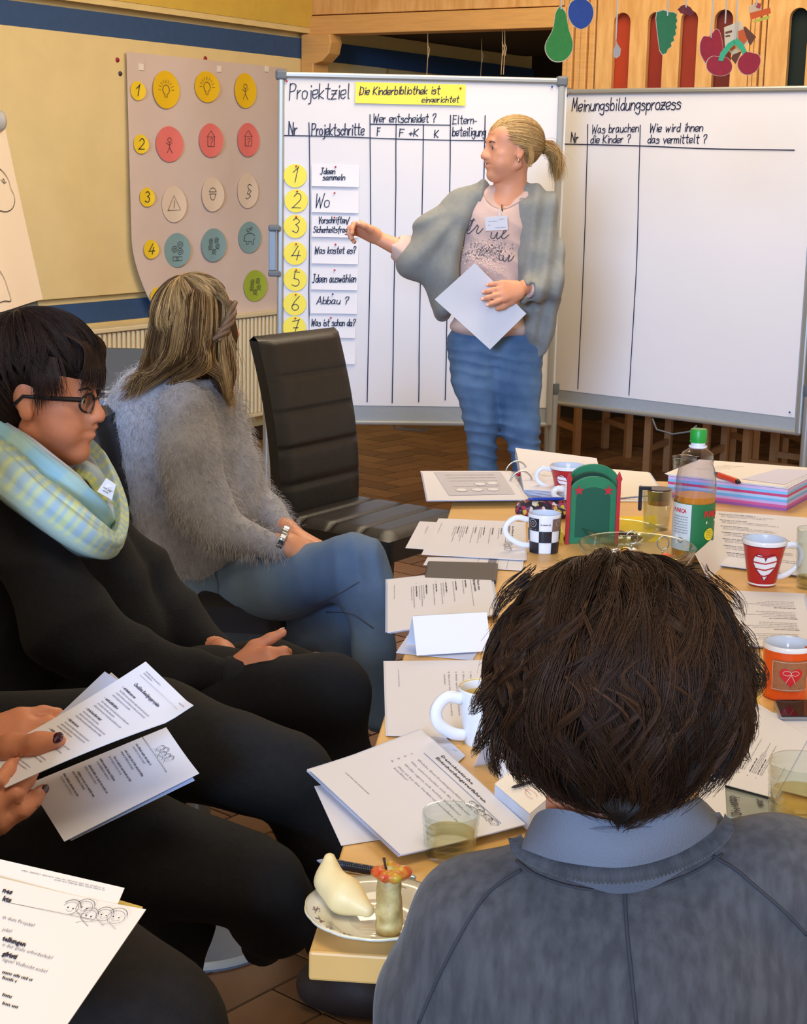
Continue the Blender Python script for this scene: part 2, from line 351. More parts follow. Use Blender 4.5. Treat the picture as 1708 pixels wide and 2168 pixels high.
class Sheet:
    """writing and print laid flat on a page; fn(u,v) gives the point in space, N its normal"""
    def __init__(s, fn, lift=.0006): s.fn = fn; s.mb = MB(); s.lift = lift; s.dense = None
    def poly(s, pts, mi=0):
        s.mb.add([s.fn(u, v, s.lift) for u, v in pts], [tuple(range(len(pts)))], mi)
    def stroke(s, pts, w, mi=0):
        p = [Vector((a, b)) for a, b in pts]; L = []; R = []
        if s.dense:
            q = [p[0]]
            for a in p[1:]:
                m = max(1, int((a-q[-1]).length/s.dense)); b = q[-1]; q += [b+(a-b)*(i+1)/m for i in range(m)]
            p = q
        n = len(p)
        for i in range(n):
            t = p[min(i+1, n-1)]-p[max(i-1, 0)]
            t = t.normalized() if t.length > 1e-9 else Vector((1, 0)); q = Vector((-t.y, t.x))*w/2
            if i == 0: p0 = p[0]-t*w*.4; L.append(p0+q); R.append(p0-q)
            elif i == n-1: p0 = p[i]+t*w*.4; L.append(p0+q); R.append(p0-q)
            else: L.append(p[i]+q); R.append(p[i]-q)
        vs = [s.fn(a.x, a.y, s.lift) for a in L+R]
        s.mb.add(vs, [(i, n+i, n+i+1, i+1) for i in range(n-1)], mi)
    def text(s, txt, u, v, size, w, rot=0, mi=0, **k):
        st, L = pen_text(txt, size, **k); c, d = math.cos(rot), math.sin(rot)
        for q in st: s.stroke([(u+a*c-b*d, v+a*d+b*c) for a, b in q], w, mi)
        return L
    def font(s, txt, u, v, size, mi=0, bold=0, sx=1.0, slant=0, maxw=None):
        cu = bpy.data.curves.new('t', 'FONT'); cu.body = txt; cu.size = size/.72; cu.resolution_u = 1; cu.offset = bold; cu.shear = slant
        cu.fill_mode = 'FRONT'; o = bpy.data.objects.new('t', cu); me = o.to_mesh()
        vs = [(a.co.x*sx, a.co.y) for a in me.vertices]; W_ = max([a for a, _ in vs] or [0]); f = 1
        if maxw and W_ > maxw: f = maxw/W_
        s.mb.add([s.fn(u+a*f, v+b, s.lift) for a, b in vs], [tuple(p.vertices) for p in me.polygons], mi)
        o.to_mesh_clear(); bpy.data.objects.remove(o); bpy.data.curves.remove(cu); return W_*f
    def greek(s, u, v, length, size, mi=0, seed=0, bold=1):      # print too small to read: rows of tiny letter strokes
        r = random.Random(seed); x = u; xe = u+length
        while x < xe:
            n = r.randint(2, 9)
            for _ in range(n):
                hgt = size*(1.4 if r.random() < .25 else 1); w_ = size*.32*bold
                s.poly([(x, v), (x+w_, v), (x+w_, v+hgt), (x, v+hgt)], mi)
                if r.random() < .6:
                    yy = v+size*r.choice((0, .4, .8)); s.poly([(x, yy), (x+size*.7, yy), (x+size*.7, yy+size*.2*bold), (x, yy+size*.2*bold)], mi)
                x += size*.75
                if x > xe: break
            x += size*.6
    def circle(s, cx, cy, r, w, a0=0, a1=6.2832, n=18, mi=0, ry=None):
        s.stroke([(cx+r*math.cos(a0+(a1-a0)*i/n), cy+(ry or r)*math.sin(a0+(a1-a0)*i/n)) for i in range(n+1)], w, mi)
    def fill(s, poly, mi=0, ny=16, nx=8):          # filled in strips so that it follows a curved surface
        ys = [p[1] for p in poly]; y0, y1 = min(ys), max(ys); n = len(poly)
        def span(y):
            X = []
            for i in range(n):
                a, b = poly[i], poly[(i+1) % n]
                if (a[1] <= y) != (b[1] <= y): X.append(a[0]+(b[0]-a[0])*(y-a[1])/(b[1]-a[1]))
            return sorted(X)
        for k in range(ny):
            a = span(y0+(y1-y0)*(k+.02)/ny); b = span(y0+(y1-y0)*(k+.98)/ny)
            if len(a) != len(b): a = b = span(y0+(y1-y0)*(k+.5)/ny)
            for j in range(0, len(a)-1, 2):
                for i in range(nx):
                    f, g = i/nx, (i+1)/nx; ya, yb = y0+(y1-y0)*k/ny, y0+(y1-y0)*(k+1)/ny
                    s.poly([(a[j]+(a[j+1]-a[j])*f, ya), (a[j]+(a[j+1]-a[j])*g, ya), (b[j]+(b[j+1]-b[j])*g, yb), (b[j]+(b[j+1]-b[j])*f, yb)], mi)
    def disc(s, cx, cy, r, mi=0, n=12, ry=None):
        s.poly([(cx+r*math.cos(6.2832*i/n), cy+(ry or r)*math.sin(6.2832*i/n)) for i in range(n)], mi)
    def build(s, name, m, parent): return s.mb.build(name, m, parent)
def flatfn(O, U, Vv):
    O = Vector(O); U = Vector(U).normalized(); Vv = Vector(Vv).normalized(); N = U.cross(Vv).normalized()
    return lambda u, v, l=0: O+U*u+Vv*v+N*l
INK = mat('marker_ink', (25, 28, 60), .5); BLK = mat('print_black', (45, 42, 60), .7); GREYINK = mat('print_grey', (125, 122, 140), .7)
PENCIL = mat('pen_line', (70, 68, 70), .7)
# ================================================================ SETTING
YEL = mat('wall_cream_plaster', (226, 200, 138), .85, noise=.06, nscale=9, bump=.5, bscale=260)
YEL2 = mat('wall_ochre_plaster', (214, 178, 74), .85, noise=.08, nscale=12, bump=.5, bscale=260)
BLUE = mat('blue_stripe_paint', (50, 80, 122), .7, noise=.1, nscale=30, bump=.3, bscale=260)
WOOD = mat('pine_varnished', (222, 168, 98), .45, noise=.12, nscale=6, stretch=(1, 1, 12), bump=.1, bscale=30)
WOODX = mat('pine_panel_wide', (226, 178, 110), .5, rgb2=(206, 152, 86), nscale=5, stretch=(6, 6, 1))
WOODD = mat('pine_shadow_groove', (110, 70, 35), .7)
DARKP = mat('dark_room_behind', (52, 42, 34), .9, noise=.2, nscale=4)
WA = Vector((-.957, 8.83, 0)); t32 = math.radians(32)
WU = V(math.sin(t32), math.cos(t32), 0); WN = V(math.cos(t32), -math.sin(t32), 0); ZZ = V(0, 0, 1)
def wp(u, z, n=0): return WA + WU*u + ZZ*z + WN*n
def wbox(u0, u1, z0, z1, n0, n1, mb=None, mi=0):
    mb = mb or MB()
    return mb.hexa([wp(u0, z0, n0), wp(u1, z0, n0), wp(u1, z1, n0), wp(u0, z1, n0)][::-1], [wp(u0, z0, n1), wp(u1, z0, n1), wp(u1, z1, n1), wp(u0, z1, n1)][::-1], mi)
wall = structure(wbox(-7.2, 3.4, 0, 3.4, -.12, -.015).build('wall_left', YEL))
def wpart(name, m, *a, bevel=0): return wbox(*a).build(name, m, wall, bevel=bevel)
wpart('plaster_band', YEL, -7.2, 3.4, 2.095, 2.15, -.015, 0)
wpart('blue_stripe', BLUE, -7.2, 3.4, 2.096, 2.205, -.01, .003)
o = wpart('upper_ledge', YEL2, -7.2, .66, 2.262, 3.4, -.01, .05); o['label'] = 'ochre upper wall standing proud above the blue stripe'
wpart('ledge_underside', YEL, -7.2, .66, 2.232, 2.262, -.01, .046)
wpart('pin_panel', mat('wall_panel_cream', (230, 206, 148), .85, noise=.05, nscale=6, bump=.45, bscale=260), -7.2, 1.5, .872, 2.096, -.014, .006, bevel=.002)
wpart('blue_stripe', BLUE, -7.2, 3.4, .742, .842, -.01, .003)
wpart('lower_plaster', YEL, -7.2, 3.4, 0, .742, -.014, .001)
# room end behind the loft, ceiling over it, main ceiling
bw = structure(MB().hexa([wp(3.4, 0, -.1), wp(3.4, 0, 6), wp(3.4, 3.4, 6), wp(3.4, 3.4, -.1)], [wp(3.5, 0, -.1), wp(3.5, 0, 6), wp(3.5, 3.4, 6), wp(3.5, 3.4, -.1)]).build('wall_back', DARKP))
cl = structure(MB().hexa([wp(-9, 3.4, -.1), wp(3.5, 3.4, -.1), wp(3.5, 3.4, 8), wp(-9, 3.4, 8)], [wp(-9, 3.5, -.1), wp(3.5, 3.5, -.1), wp(3.5, 3.5, 8), wp(-9, 3.5, 8)]).build('ceiling', mat('ceiling_white', (235, 228, 210), .9)))
# floor: herringbone tiles, each its own piece where the photograph shows them
FLB = mat('floor_grout', (46, 34, 24), .9)
fl = structure(MB().hexa([wp(-10, -.05, -.1), wp(3.5, -.05, -.1), wp(3.5, -.05, 8), wp(-10, -.05, 8)], [wp(-10, -.006, -.1), wp(3.5, -.006, -.1), wp(3.5, -.006, 8), wp(-10, -.006, 8)]).build('floor', FLB))
TM = [mat('floor_tile_%s' % n, c, .45, noise=.14, nscale=14, bump=.15, bscale=90) for n, c in (('umber', (122, 84, 50)), ('ochre', (134, 94, 56)), ('dark', (108, 73, 44)))]
TL, TW = .26, .13
tmesh = []
for m_ in TM:
    b_ = MB().box((0, 0, -.004), (TL-.007, TW-.007, .008)); o = b_.build('tile', m_, fl, bevel=.0015); tmesh.append(o.data)
    bpy.data.objects.remove(o)
def seen_floor(p):
    q = CAM_R.transposed() @ (p-CAM_C)
    if q.z > -.5: return False
    x, y = 854+FPX*q.x/-q.z, 1084-FPX*q.y/-q.z
    return (560 < x < 985 and 885 < y < 1085) or (1160 < x < 1640 and 985 < y < 1050) or (430 < x < 860 and 1900 < y < 2168) or (490 < x < 640 and 1640 < y < 1830) or (760 < x < 830 and 1450 < y < 1560)
cand = []; ang = math.radians(50); ca, sa = math.cos(ang), math.sin(ang)
rest = MB()
for i in range(-44, 75):
    for j in range(-50, 60):
        for ori in (0, 1):
            # herringbone lattice: pairs of tiles stepping along the diagonal
            bx, by = i*TW*1 + j*TL*1, i*TW - j*TL*1
            if ori: cx, cy, ra = bx+TW/2-TL/2+TL/2, by+TL/2+0, math.pi/2; cx, cy = bx+TW/2, by+TL/2
            else: cx, cy, ra = bx+TW+TL/2, by+TW/2, 0
            x, y = ca*cx-sa*cy, sa*cx+ca*cy+6.5; p = V(x, y, 0)
            if (p-WA).dot(WN) < .1 or (p-WA).dot(WU) > 3.3 or y < 1.5 or abs(x) > 3: continue
            if seen_floor(p): cand.append((p.length, p, ra+ang))
            elif y < 10 and abs(x) < 2.6: rest.box((x, y, -.004), (TL-.007, TW-.007, .008), rotz(ra+ang), mi=rnd.randrange(3))
cand.sort(key=lambda c: c[0])
for _, p, a in cand[:300]:
    o = bpy.data.objects.new('tile', rnd.choice(tmesh)); COL.objects.link(o); o.parent = fl; o.location = p; o.rotation_euler.z = a
for _, p, a in cand[300:]: rest.box((p.x, p.y, -.004), (TL-.007, TW-.007, .008), rotz(a), mi=rnd.randrange(3))
o = rest.build('tile_field', TM, fl); o['kind'] = 'stuff'
# ---- wooden loft and its slotted front, in the plane square to the left wall
PQ = WA + WU*.66                                   # where the loft meets the wall
PD = WN; PB = WU                                   # along the front, into the depth
def lp(s, z, n=0): return V(PQ.x, PQ.y, 0) + PD*s + ZZ*z - PB*n        # n towards the camera
def lbox(s0, s1, z0, z1, n0, n1, mb=None, mi=0):
    mb = mb or MB(); return mb.hexa([lp(s0, z0, n0), lp(s1, z0, n0), lp(s1, z1, n0), lp(s0, z1, n0)], [lp(s0, z0, n1), lp(s1, z0, n1), lp(s1, z1, n1), lp(s0, z1, n1)], mi)
def lsz(px, py):
    P = onp(px, py, PQ, -PB); return (P-PQ).dot(PD), P.z
loft = empty('wooden_loft', 'varnished pine loft spanning the far side of the room above the pin boards', 'loft')
sR = lsz(1190, 100)[0]
lbox(0, sR+.02, 2.225, 2.325, -.12, .02).build('beam', WOOD, loft, bevel=.004)
lbox(0, sR, 2.332, 3.35, -.05, 0).build('front_panel', WOODX, loft, bevel=.003)
lbox(0, 3.2, 2.28, 2.32, -2.6, -.12).build('deck', mat('loft_deck_dark', (70, 50, 32), .8), loft)
# corner post with carved bracket
a0, a1 = lsz(648, 100)[0], lsz(702, 100)[0]
lbox(a0, a0+.085, 0, 2.225, -.10, -.01).build('post', WOOD, loft, bevel=.006)
prof = [(a0, 2.225), (a1+.02, 2.225), (a1+.03, 2.18), (a1+.015, 2.12), (a1-.03, 2.08), (a0+.085, 2.065), (a0+.085, 2.0), (a0, 2.0)]
MB().prism([(s, z) for s, z in prof], lp(0, 0, .05), PD, ZZ, PB, .11).build('bracket', WOOD, loft, bevel=.006)
# slotted partition
part = empty('slotted_partition', 'tall pine partition with arched slots and red backing behind the right pin board', 'partition')
s0 = sR; xs = [1190, 1202, 1215, 1229, 1244, 1259]
for i in range(5):
    a, b = lsz(xs[i], 100)[0], lsz(xs[i+1], 100)[0]
    lbox(a+.003, b-.003, .96, 3.35, -.06, .0+.012*(i % 2)).build('batten', WOOD, part, bevel=.004)
slots = [(1296, 1331, 27), (1368, 1402, 25), (1437, 1473, 22), (1508, 1547, 20)]
pA, pB = lsz(1262, 100)[0], lsz(1585, 100)[0]; pC = lsz(1622, 100)[0]; pE = lsz(1860, 100)[0]
def slot_panel(s_lo, s_hi, sl, name):
    """board with round-topped slots cut through; built as strips so the openings are real"""
    mb = MB(); x = s_lo; z0, z1 = .96, 3.35
    for (a, b, zt) in sl:
        lbox(x, a, z0, z1, -.03, 0, mb); x = b; r = (b-a)/2; c = (a+b)/2; zb = zt-r
        lbox(a, b, z0, 1.0, -.03, 0, mb)
        n = 10; arc = [(c+r*math.cos(math.pi*k/n), zb+r*math.sin(math.pi*k/n)) for k in range(n+1)]
        for k in range(n):
            (xa, za), (xb, zb2) = arc[k], arc[k+1]
            mb.hexa([lp(xb, zb2, -.03), lp(xa, za, -.03), lp(xa, z1, -.03), lp(xb, z1, -.03)], [lp(xb, zb2, 0), lp(xa, za, 0), lp(xa, z1, 0), lp(xb, z1, 0)])
    lbox(x, s_hi, z0, z1, -.03, 0, mb); return mb.build(name, WOODX, part)
S1 = [(lsz(a, 120)[0], lsz(b, 120)[0], lsz((a+b)/2, t)[1]) for a, b, t in slots]
slot_panel(pA, pB, S1, 'slotted_board')
xs2 = [1585, 1596, 1608, 1620]
for i in range(3):
    a, b = lsz(xs2[i], 100)[0], lsz(xs2[i+1], 100)[0]; lbox(a+.003, b-.003, .96, 3.35, -.06, .012*(i % 2)).build('batten', WOOD, part, bevel=.004)
S2 = [(lsz(1666, 120)[0], lsz(1706, 120)[0], lsz(1690, 16)[1]), (lsz(1745, 120)[0], lsz(1786, 120)[0], lsz(1765, 14)[1])]
slot_panel(pC, pE, S2, 'slotted_board')
reds = [(176, 58, 16), (140, 38, 14), (146, 44, 16), (104, 26, 12)]
for i, ((a, b, zt), c) in enumerate(zip(S1, reds)):
    o = lbox(a-.02, b+.02, .98, zt+.05, -.07, -.04).build('backing', mat('red_backing_%s' % 'abcd'[i], c, .6, noise=.15, nscale=8), part); o['label'] = 'red cloth backing behind an arched slot'
o = lbox(pC, pE, .98, 3.2, -.09, -.05).build('backing', mat('dark_green_backing', (14, 30, 24), .8), part); o['label'] = 'dark green backing behind the right-hand slots'
lbox(pE+.004, pE+2.6, .96, 3.35, -.03, 0).build('plain_board', WOODX, part)
# ---- radiator
RAD = mat('radiator_enamel', (232, 214, 172), .4)
rad = empty('radiator', 'cream ribbed panel radiator low on the left wall behind the seated women', 'radiator')
r0, r1 = -1.35, 1.0
wbox(r0, r1, .16, .70, .03, .065).build('panel', RAD, rad)
wbox(r0-.01, r1+.01, .70, .722, .02, .10).build('top_grille', RAD, rad, bevel=.004)
wbox(r0, r1, .145, .165, .03, .09).build('bottom_rail', RAD, rad, bevel=.004)
fin = MB(); wbox(0, .020, .165, .695, .065, .088, fin); fm = fin.build('rib', RAD, rad, bevel=.006).data
f0 = bpy.data.objects['rib']; base = f0
k = 0; u = r0
while u < r1:
    o = base if k == 0 else base.copy()
    if k: COL.objects.link(o)
    o.location = WU*u; k += 1; u += .0345
MB().tube([wp(.72, .16, .07), wp(.74, .05, .08), wp(.70, .03, .10), wp(.62, .03, .10)], .011).build('pipe', mat('copper_pipe', (196, 120, 60), .35, metal=.7), rad, smooth=True)
structure(wbox(-7.2, 3.4, 0, .07, 0, .014).build('baseboard_left', mat('skirting_dark', (60, 42, 28), .6)))
# dark low bench under the radiator end
# ---- wall poster with glued discs
PAP = mat('kraft_poster_paper', (216, 196, 184), .8, noise=.03, nscale=4, bump=.25, bscale=6, bdist=.02)
def wuz(px, py): P = onp(px, py, WA, WN); return (P-WA).dot(WU), P.z
post = empty('planning_poster', 'pinkish brown poster with rows of coloured discs pinned on the left wall', 'poster')
pu0, pu1 = -.845, .46; pz1 = 2.035
def pfn(a, b, l=0):
    u = pu0+(pu1-pu0)*a; zb = .66+.06*min(1, a*2.2); z = zb+(pz1-zb)*b
    if b < .35: u += .26*((.35-b)/.35)**1.7*(1-a)**2
    n = .022+.02*(1-b)**2*(1+.5*math.sin(a*9))+.006*math.sin(a*13+b*3)+.03*max(0, .14-a)*(1-b)
    return wp(u, z, n+l)
MB().grid(pfn, 26, 30).build('paper_sheet', PAP, post, smooth=True, solid=.001)
def pinv(px, py):
    u, z = wuz(px, py); b = (z-.70)/(pz1-.70); a = (u-pu0)/(pu1-pu0)
    for _ in range(8):
        P = pfn(a, b); uu = (P-WA).dot(WU); zz = P.z; a += (u-uu)/(pu1-pu0); b += (z-zz)/(pz1-.70)
    return a, b
def disc(px, py, rx, ry, m, flatk=.12, curl=.011, side=1):
    """paper disc lying a little off the poster, one edge curling up"""
    a, b = pinv(px, py); u, z = wuz(px, py); c = pfn(a, b); s = pxm(c); R = ry/s; Rx = rx/s*1.45
    mb = MB(); n = 28; pts = [c+WN*.006]
    def P(t, q):
        x = math.cos(t)*Rx*q; y = math.sin(t)*R*q
        if math.cos(t)*side > 0 and x*side > Rx*(1-flatk)*.8: pass
        k = max(0, (x*side+y*-.2)/Rx)
        return c+WU*(x-side*flatk*Rx*.5*k*k*.4)+ZZ*y+WN*(.009+curl*k*k)
    rings = [[P(6.2832*i/n, q) for i in range(n)] for q in (.33, .66, 1)]
    vs = [P(0, 0)] + [p for r in rings for p in r]
    fs = [(0, 1+i, 1+(i+1) % n) for i in range(n)] + [(1+r*n+i, 1+(r+1)*n+i, 1+(r+1)*n+(i+1) % n, 1+r*n+(i+1) % n) for r in (0, 1) for i in range(n)]
    mb.add(vs, fs); o = mb.build('disc', m, post, smooth=True, solid=.0006)
    def fn(x, y, l=0):
        X = x/s*1.30; Y = y/s; k = max(0, (X*side+Y*-.2)/Rx); return c+WU*(X-side*flatk*Rx*.2*k*k)+ZZ*Y+WN*(.011+curl*k*k+l)
    return o, Sheet(fn, .0008)
cY = mat('disc_yellow', (236, 190, 20), .7); cP = mat('disc_pink', (232, 120, 112), .7); cW = mat('disc_cream', (226, 204, 180), .7)
cB = mat('disc_blue', (132, 164, 166), .7); cG = mat('disc_green', (164, 182, 60), .7); cN = mat('disc_small_yellow', (240, 204, 40), .7)
def bulb(s, x, y, k=1):
    s.circle(x, y, 9*k, 1.1, -1.1, 4.25, ry=11*k); s.stroke([(x-3*k, y-10*k), (x-3*k, y-17*k), (x+3*k, y-17*k), (x+3*k, y-10*k)], 1.1)
    for i in range(9):
        t = i*math.pi/8; s.stroke([(x+14*k*math.cos(t), y+16*k*math.sin(t)), (x+21*k*math.cos(t), y+23*k*math.sin(t))], .8)
def man(s, x, y, k=1):
    s.circle(x, y+10*k, 5*k, 1); s.stroke([(x, y+5*k), (x, y-8*k)], 1); s.stroke([(x, y-8*k), (x-7*k, y-20*k)], 1); s.stroke([(x, y-8*k), (x+7*k, y-20*k)], 1); s.stroke([(x-9*k, y+3*k), (x, y-3*k), (x+8*k, y+5*k)], 1)
def house(s, x, y, k=1):
    s.stroke([(x-9*k, y-14*k), (x-9*k, y+8*k), (x+10*k, y+8*k), (x+9*k, y-14*k), (x-9*k, y-14*k)], 1.1); s.stroke([(x-11*k, y+8*k), (x, y+22*k), (x+11*k, y+8*k)], 1.1)
    s.text('?', x-3*k, y-11*k, 15*k, .9)
def crowd(s, x, y, k=1):
    for dx, dy in ((-8, 10), (8, 12), (10, -3), (-10, -4), (0, -14)):
        s.circle(x+dx*k, y+dy*k, 5*k, .9); s.circle(x+dx*k, y+dy*k, 2*k, .8); s.stroke([(x+dx*k-6*k, y+dy*k-7*k), (x+dx*k+2, y+dy*k-5*k), (x+dx*k+5*k, y+dy*k-9*k)], .8)
def money(s, x, y, k=1):
    for dx, dy in ((-8, 3), (8, -3), (8, 13)): s.circle(x+dx*k, y+dy*k, 7*k, .9); s.circle(x+dx*k, y+dy*k, 3*k, .8)
    s.stroke([(x-12*k, y-15*k), (x+12*k, y-15*k), (x+12*k, y-24*k), (x-12*k, y-24*k), (x-12*k, y-15*k)], 1); s.circle(x, y-20*k, 3*k, .8)
def pig(s, x, y, k=1):
    s.circle(x, y, 15*k, 1.1, .3, 3.4, ry=10*k); s.stroke([(x-15*k, y), (x-17*k, y-7*k), (x-8*k, y-9*k), (x-9*k, y-16*k), (x-4*k, y-16*k), (x-3*k, y-9*k), (x+6*k, y-9*k), (x+6*k, y-16*k), (x+11*k, y-16*k), (x+11*k, y-7*k), (x+15*k, y-2*k)], 1.1)
    s.circle(x-4*k, y+17*k, 4*k, .9); s.circle(x+5*k, y+21*k, 3*k, .9)
def tri(s, x, y, k=1):
    s.stroke([(x-17*k, y-14*k), (x, y+20*k), (x+17*k, y-13*k), (x-17*k, y-14*k)], 1.1); s.text('!', x-2*k, y-8*k, 17*k, 1)
def acorn(s, x, y, k=1):
    s.circle(x, y+6*k, 9*k, 1, 0, 3.14, ry=9*k); s.stroke([(x-10*k, y+6*k), (x+10*k, y+6*k)], 1); s.stroke([(x-10*k, y+1*k), (x+10*k, y+1*k)], 1); s.circle(x, y, 7*k, 1, 3.14, 6.28, ry=13*k)
def para(s, x, y, k=1): s.text('§', x-5*k, y-14*k, 30*k, 1.2)
rows = [(342, 190, 28, 39, cY, bulb), (426, 184, 27, 32, cY, bulb), (510, 192, 24, 36, cY, man), (349, 305, 29, 37, cP, man), (434, 297, 26, 35, cP, house), (516, 296, 24, 35, cP, house),
        (357, 432, 26, 38, cW, tri), (437, 411, 24, 36, cW, acorn), (514, 404, 23, 36, cW, para), (362, 529, 28, 36, cB, money), (439, 518, 27, 35, cB, crowd), (516, 502, 25, 33, cB, pig), (366, 625, 24, 34, cG, man), (525, 604, 26, 33, cG, crowd)]
for x, y, rx, ry, m_, dr in rows:
    o, s = disc(x, y, rx, ry, m_); dr(s, 0, 0, .9); s.build('pen_drawing', PENCIL, o)
for (x, y), d_ in zip(((281, 192), (286, 305), (297, 417), (303, 527), (315, 627)), '12345'):
    o, s = disc(x, y, 15, 20, cN, curl=.01); s.text(d_, -5, -10, 22, 1.6, seed=3); s.build('pen_number', INK, o)
for i, (x, y, m_, nm) in enumerate(((246, 127, mat('pin_red', (150, 24, 50), .35), 'red'), (252, 156, mat('pin_black', (58, 50, 60), .35), 'black'), (432, 124, MATS['pin_red'], 'red'), )):
    c = onp(x, y, WA, WN); lab = ('red round push pin in the cream wall left of the poster', 'dark round push pin just below the red one beside the poster', 'red round push pin hidden behind the top edge of the poster')[i]
    tag(MB().lathe([(0, .010), (.009, .009), (.012, .004), (.012, 0), (.004, 0), (.004, -.01)], c+WN*.004, 14, axis=WN).build('push_pin', m_, None, smooth=True), lab, 'push pin')
for (x, y) in ((292, 142), (457, 146), (555, 146)):
    a, b = pinv(x, y); c = pfn(a, b); MB().box(c+WN*.004, (.03, .005, .03), frame3(WU, z=ZZ) if False else Matrix((WU, WN, ZZ)).transposed()).build('tape_tab', mat('white_tape', (236, 226, 210), .6), post)
# ---- threads hanging from the loft beam
th = mat('thread', (190, 160, 120), .7)
for i, (x, y0, y1) in enumerate(((896, 66, 156), (1054, 66, 162), (1059, 66, 165), (920, 66, 156))):
    s_, z_ = lsz(x, 110); A = lp(s_, 2.225, -.04 if i < 3 else -.5); B = lp(s_, 2.0, -.04 if i < 3 else -.5)
    mb = MB().tube([A, A*.5+B*.5+V(.004, 0, 0), B], .0022, 5); mb.tube([A+V(0, 0, -.06), A+V(.012, 0, -.09), A+V(.006, 0, -.13)], .0022, 5)
    tag(mb.build('hanging_thread', th, None), ('thin pale thread with a loop hanging under the loft beam, leftmost', 'looped pale thread under the loft beam, left of the close pair', 'looped pale thread under the loft beam, right of the close pair', 'fainter pale thread hanging further back under the loft')[i], 'thread')
# ================================================================ PIN BOARDS
ALU = mat('aluminium_frame', (168, 170, 168), .35, metal=.6); ALUD = mat('grey_plastic', (96, 104, 112), .5)
FELT = mat('grey_board_felt', (150, 158, 166), .8, noise=.04, nscale=60)
WPAP = mat('white_chart_paper', (218, 218, 224), .75, bump=.15, bscale=5, bdist=.012)
CARD = mat('white_card', (226, 225, 230), .7); YCARD = mat('yellow_card', (238, 222, 84), .7)
class Board:
    def __init__(s, pl, pr, ztop, label, ext=0):
        A = onz(*pl, .42); B = onz(*pr, .42); s.O = V(A.x, A.y, 0); s.U = V(B.x-A.x, B.y-A.y, 0); s.w = s.U.length+ext; s.U.normalize()
        s.N = V(s.U.y, -s.U.x, 0); s.M = Matrix((s.U, s.N, ZZ)).transposed(); s.zt = ztop; s.zb = .42
        s.root = empty('pin_board', label, 'pin board', 'mobile pin boards')
    def p(s, u, z, n=0): return s.O + s.U*u + ZZ*z + s.N*n
    def inv(s, px, py): P = onp(px, py, s.O, s.N); return (P-s.O).dot(s.U), P.z
    def box(s, u0, u1, z0, z1, n0, n1, name, m, parent=None, bevel=0):
        c = s.p((u0+u1)/2, (z0+z1)/2, (n0+n1)/2); return MB().box(c, (abs(u1-u0), abs(n1-n0), abs(z1-z0)), s.M).build(name, m, parent or s.root, bevel=bevel)
    def frame(s):
        s.box(0, s.w, s.zb, s.zt, -.012, .008, 'board_panel', FELT)
        s.box(-.012, s.w+.012, s.zt-.012, s.zt+.014, -.022, .022, 'frame_rail', ALU, bevel=.008)
        s.box(-.012, s.w+.012, s.zb-.014, s.zb+.008, -.022, .022, 'frame_rail', ALU, bevel=.008)
        for u in (0, s.w): s.box(u-.014, u+.014, s.zb-.01, s.zt+.01, -.022, .024, 'frame_stile', ALU, bevel=.008)
        for u in (0, s.w): s.box(u-.024, u+.024, s.zt-.022, s.zt+.022, -.026, .028, 'corner_cap', ALUD, bevel=.01)
    def leg(s, u, ztop, n=0):
        l = MB().tube([s.p(u, ztop, n), s.p(u, .05, n)], .019, 14).build('leg', ALU, s.root, smooth='auto')
        MB().tube([s.p(u, .03, n-.26), s.p(u, .05, n), s.p(u, .03, n+.30)], .018, 10).build('foot', ALUD, l, smooth=True)
        MB().lathe([(0, .03), (.024, .03), (.024, 0), (.019, -.02)], s.p(u, ztop, n), 14).build('clamp', ALUD, l, smooth='auto')
    def sheetfn(s, off=.0105): return lambda u, z, l=0: s.p(u, z, off+l)
    def paper(s, px0, py0, px1, py1, m=WPAP, name='chart_paper'):
        u0, z1 = s.inv(px0, py0); u1, z0 = s.inv(px1, py1); mb = MB()
        mb.grid(lambda a, b: s.p(u0+(u1-u0)*a, z0+(z1-z0)*b, .0095+.0016*math.sin(a*9)*math.sin(b*7)*min(1, 8*a, 8*(1-a), 8*b, 8*(1-b))), 20, 20)
        return mb.build(name, m, None, smooth=True, solid=.0006)
    def write(s, sh, txt, x0, x1, yb, cap, w=1.5, yb1=None, **k):
        u0, z0 = s.inv(x0, yb); u1, z1 = s.inv(x1, yb if yb1 is None else yb1); sc = pxm(s.p(u0, z0))
        _, L = pen_text(txt, cap/sc, **k); k = dict(k); k['squeeze'] = (u1-u0)/max(L, .001)
        sh.text(txt, u0, z0, cap/sc, w/sc*1.25, rot=math.atan2(z1-z0, u1-u0), **k)
    def line(s, sh, pts, w=2.2):
        q = [s.inv(*p) for p in pts]; d = smooth_path([(a, b, 0) for a, b in q], 14) if len(q) > 2 else np.array([(a, b, 0) for a, b in q])
        sh.stroke([(a+rnd.uniform(-.0006, .0006), b) for a, b, _ in d], w/pxm(s.p(*q[0])))
B1 = Board((592, 890), (1160, 897), 1.884, 'grey framed pin board headed Projektziel, behind the standing woman'); B1.frame()
B1.leg(-.055, .57); B1.leg(B1.w+.02, .57)
B1.box(-.005, .02, .6, .62, -.02, .03, 'leg_bracket', ALUD)
hu, hz0 = B1.inv(578, 578); _, hz1 = B1.inv(578, 482)
hd = B1.box(hu-.018, hu+.012, hz0+.012, hz1-.012, .0, .05, 'handle', mat('handle_blue_grey', (130, 152, 176), .5), bevel=.006)
for z in (hz0, hz1): B1.box(hu-.02, hu+.03, z-.012, z+.012, -.01, .055, 'handle_bracket', ALUD, hd, bevel=.006)
ppr = ppr1 = tag(B1.paper(598, 164, 1172, 863), 'large white chart sheet with a hand-drawn table headed Projektziel on the left board', 'chart sheet')
sh = Sheet(B1.sheetfn(.0125), 0)
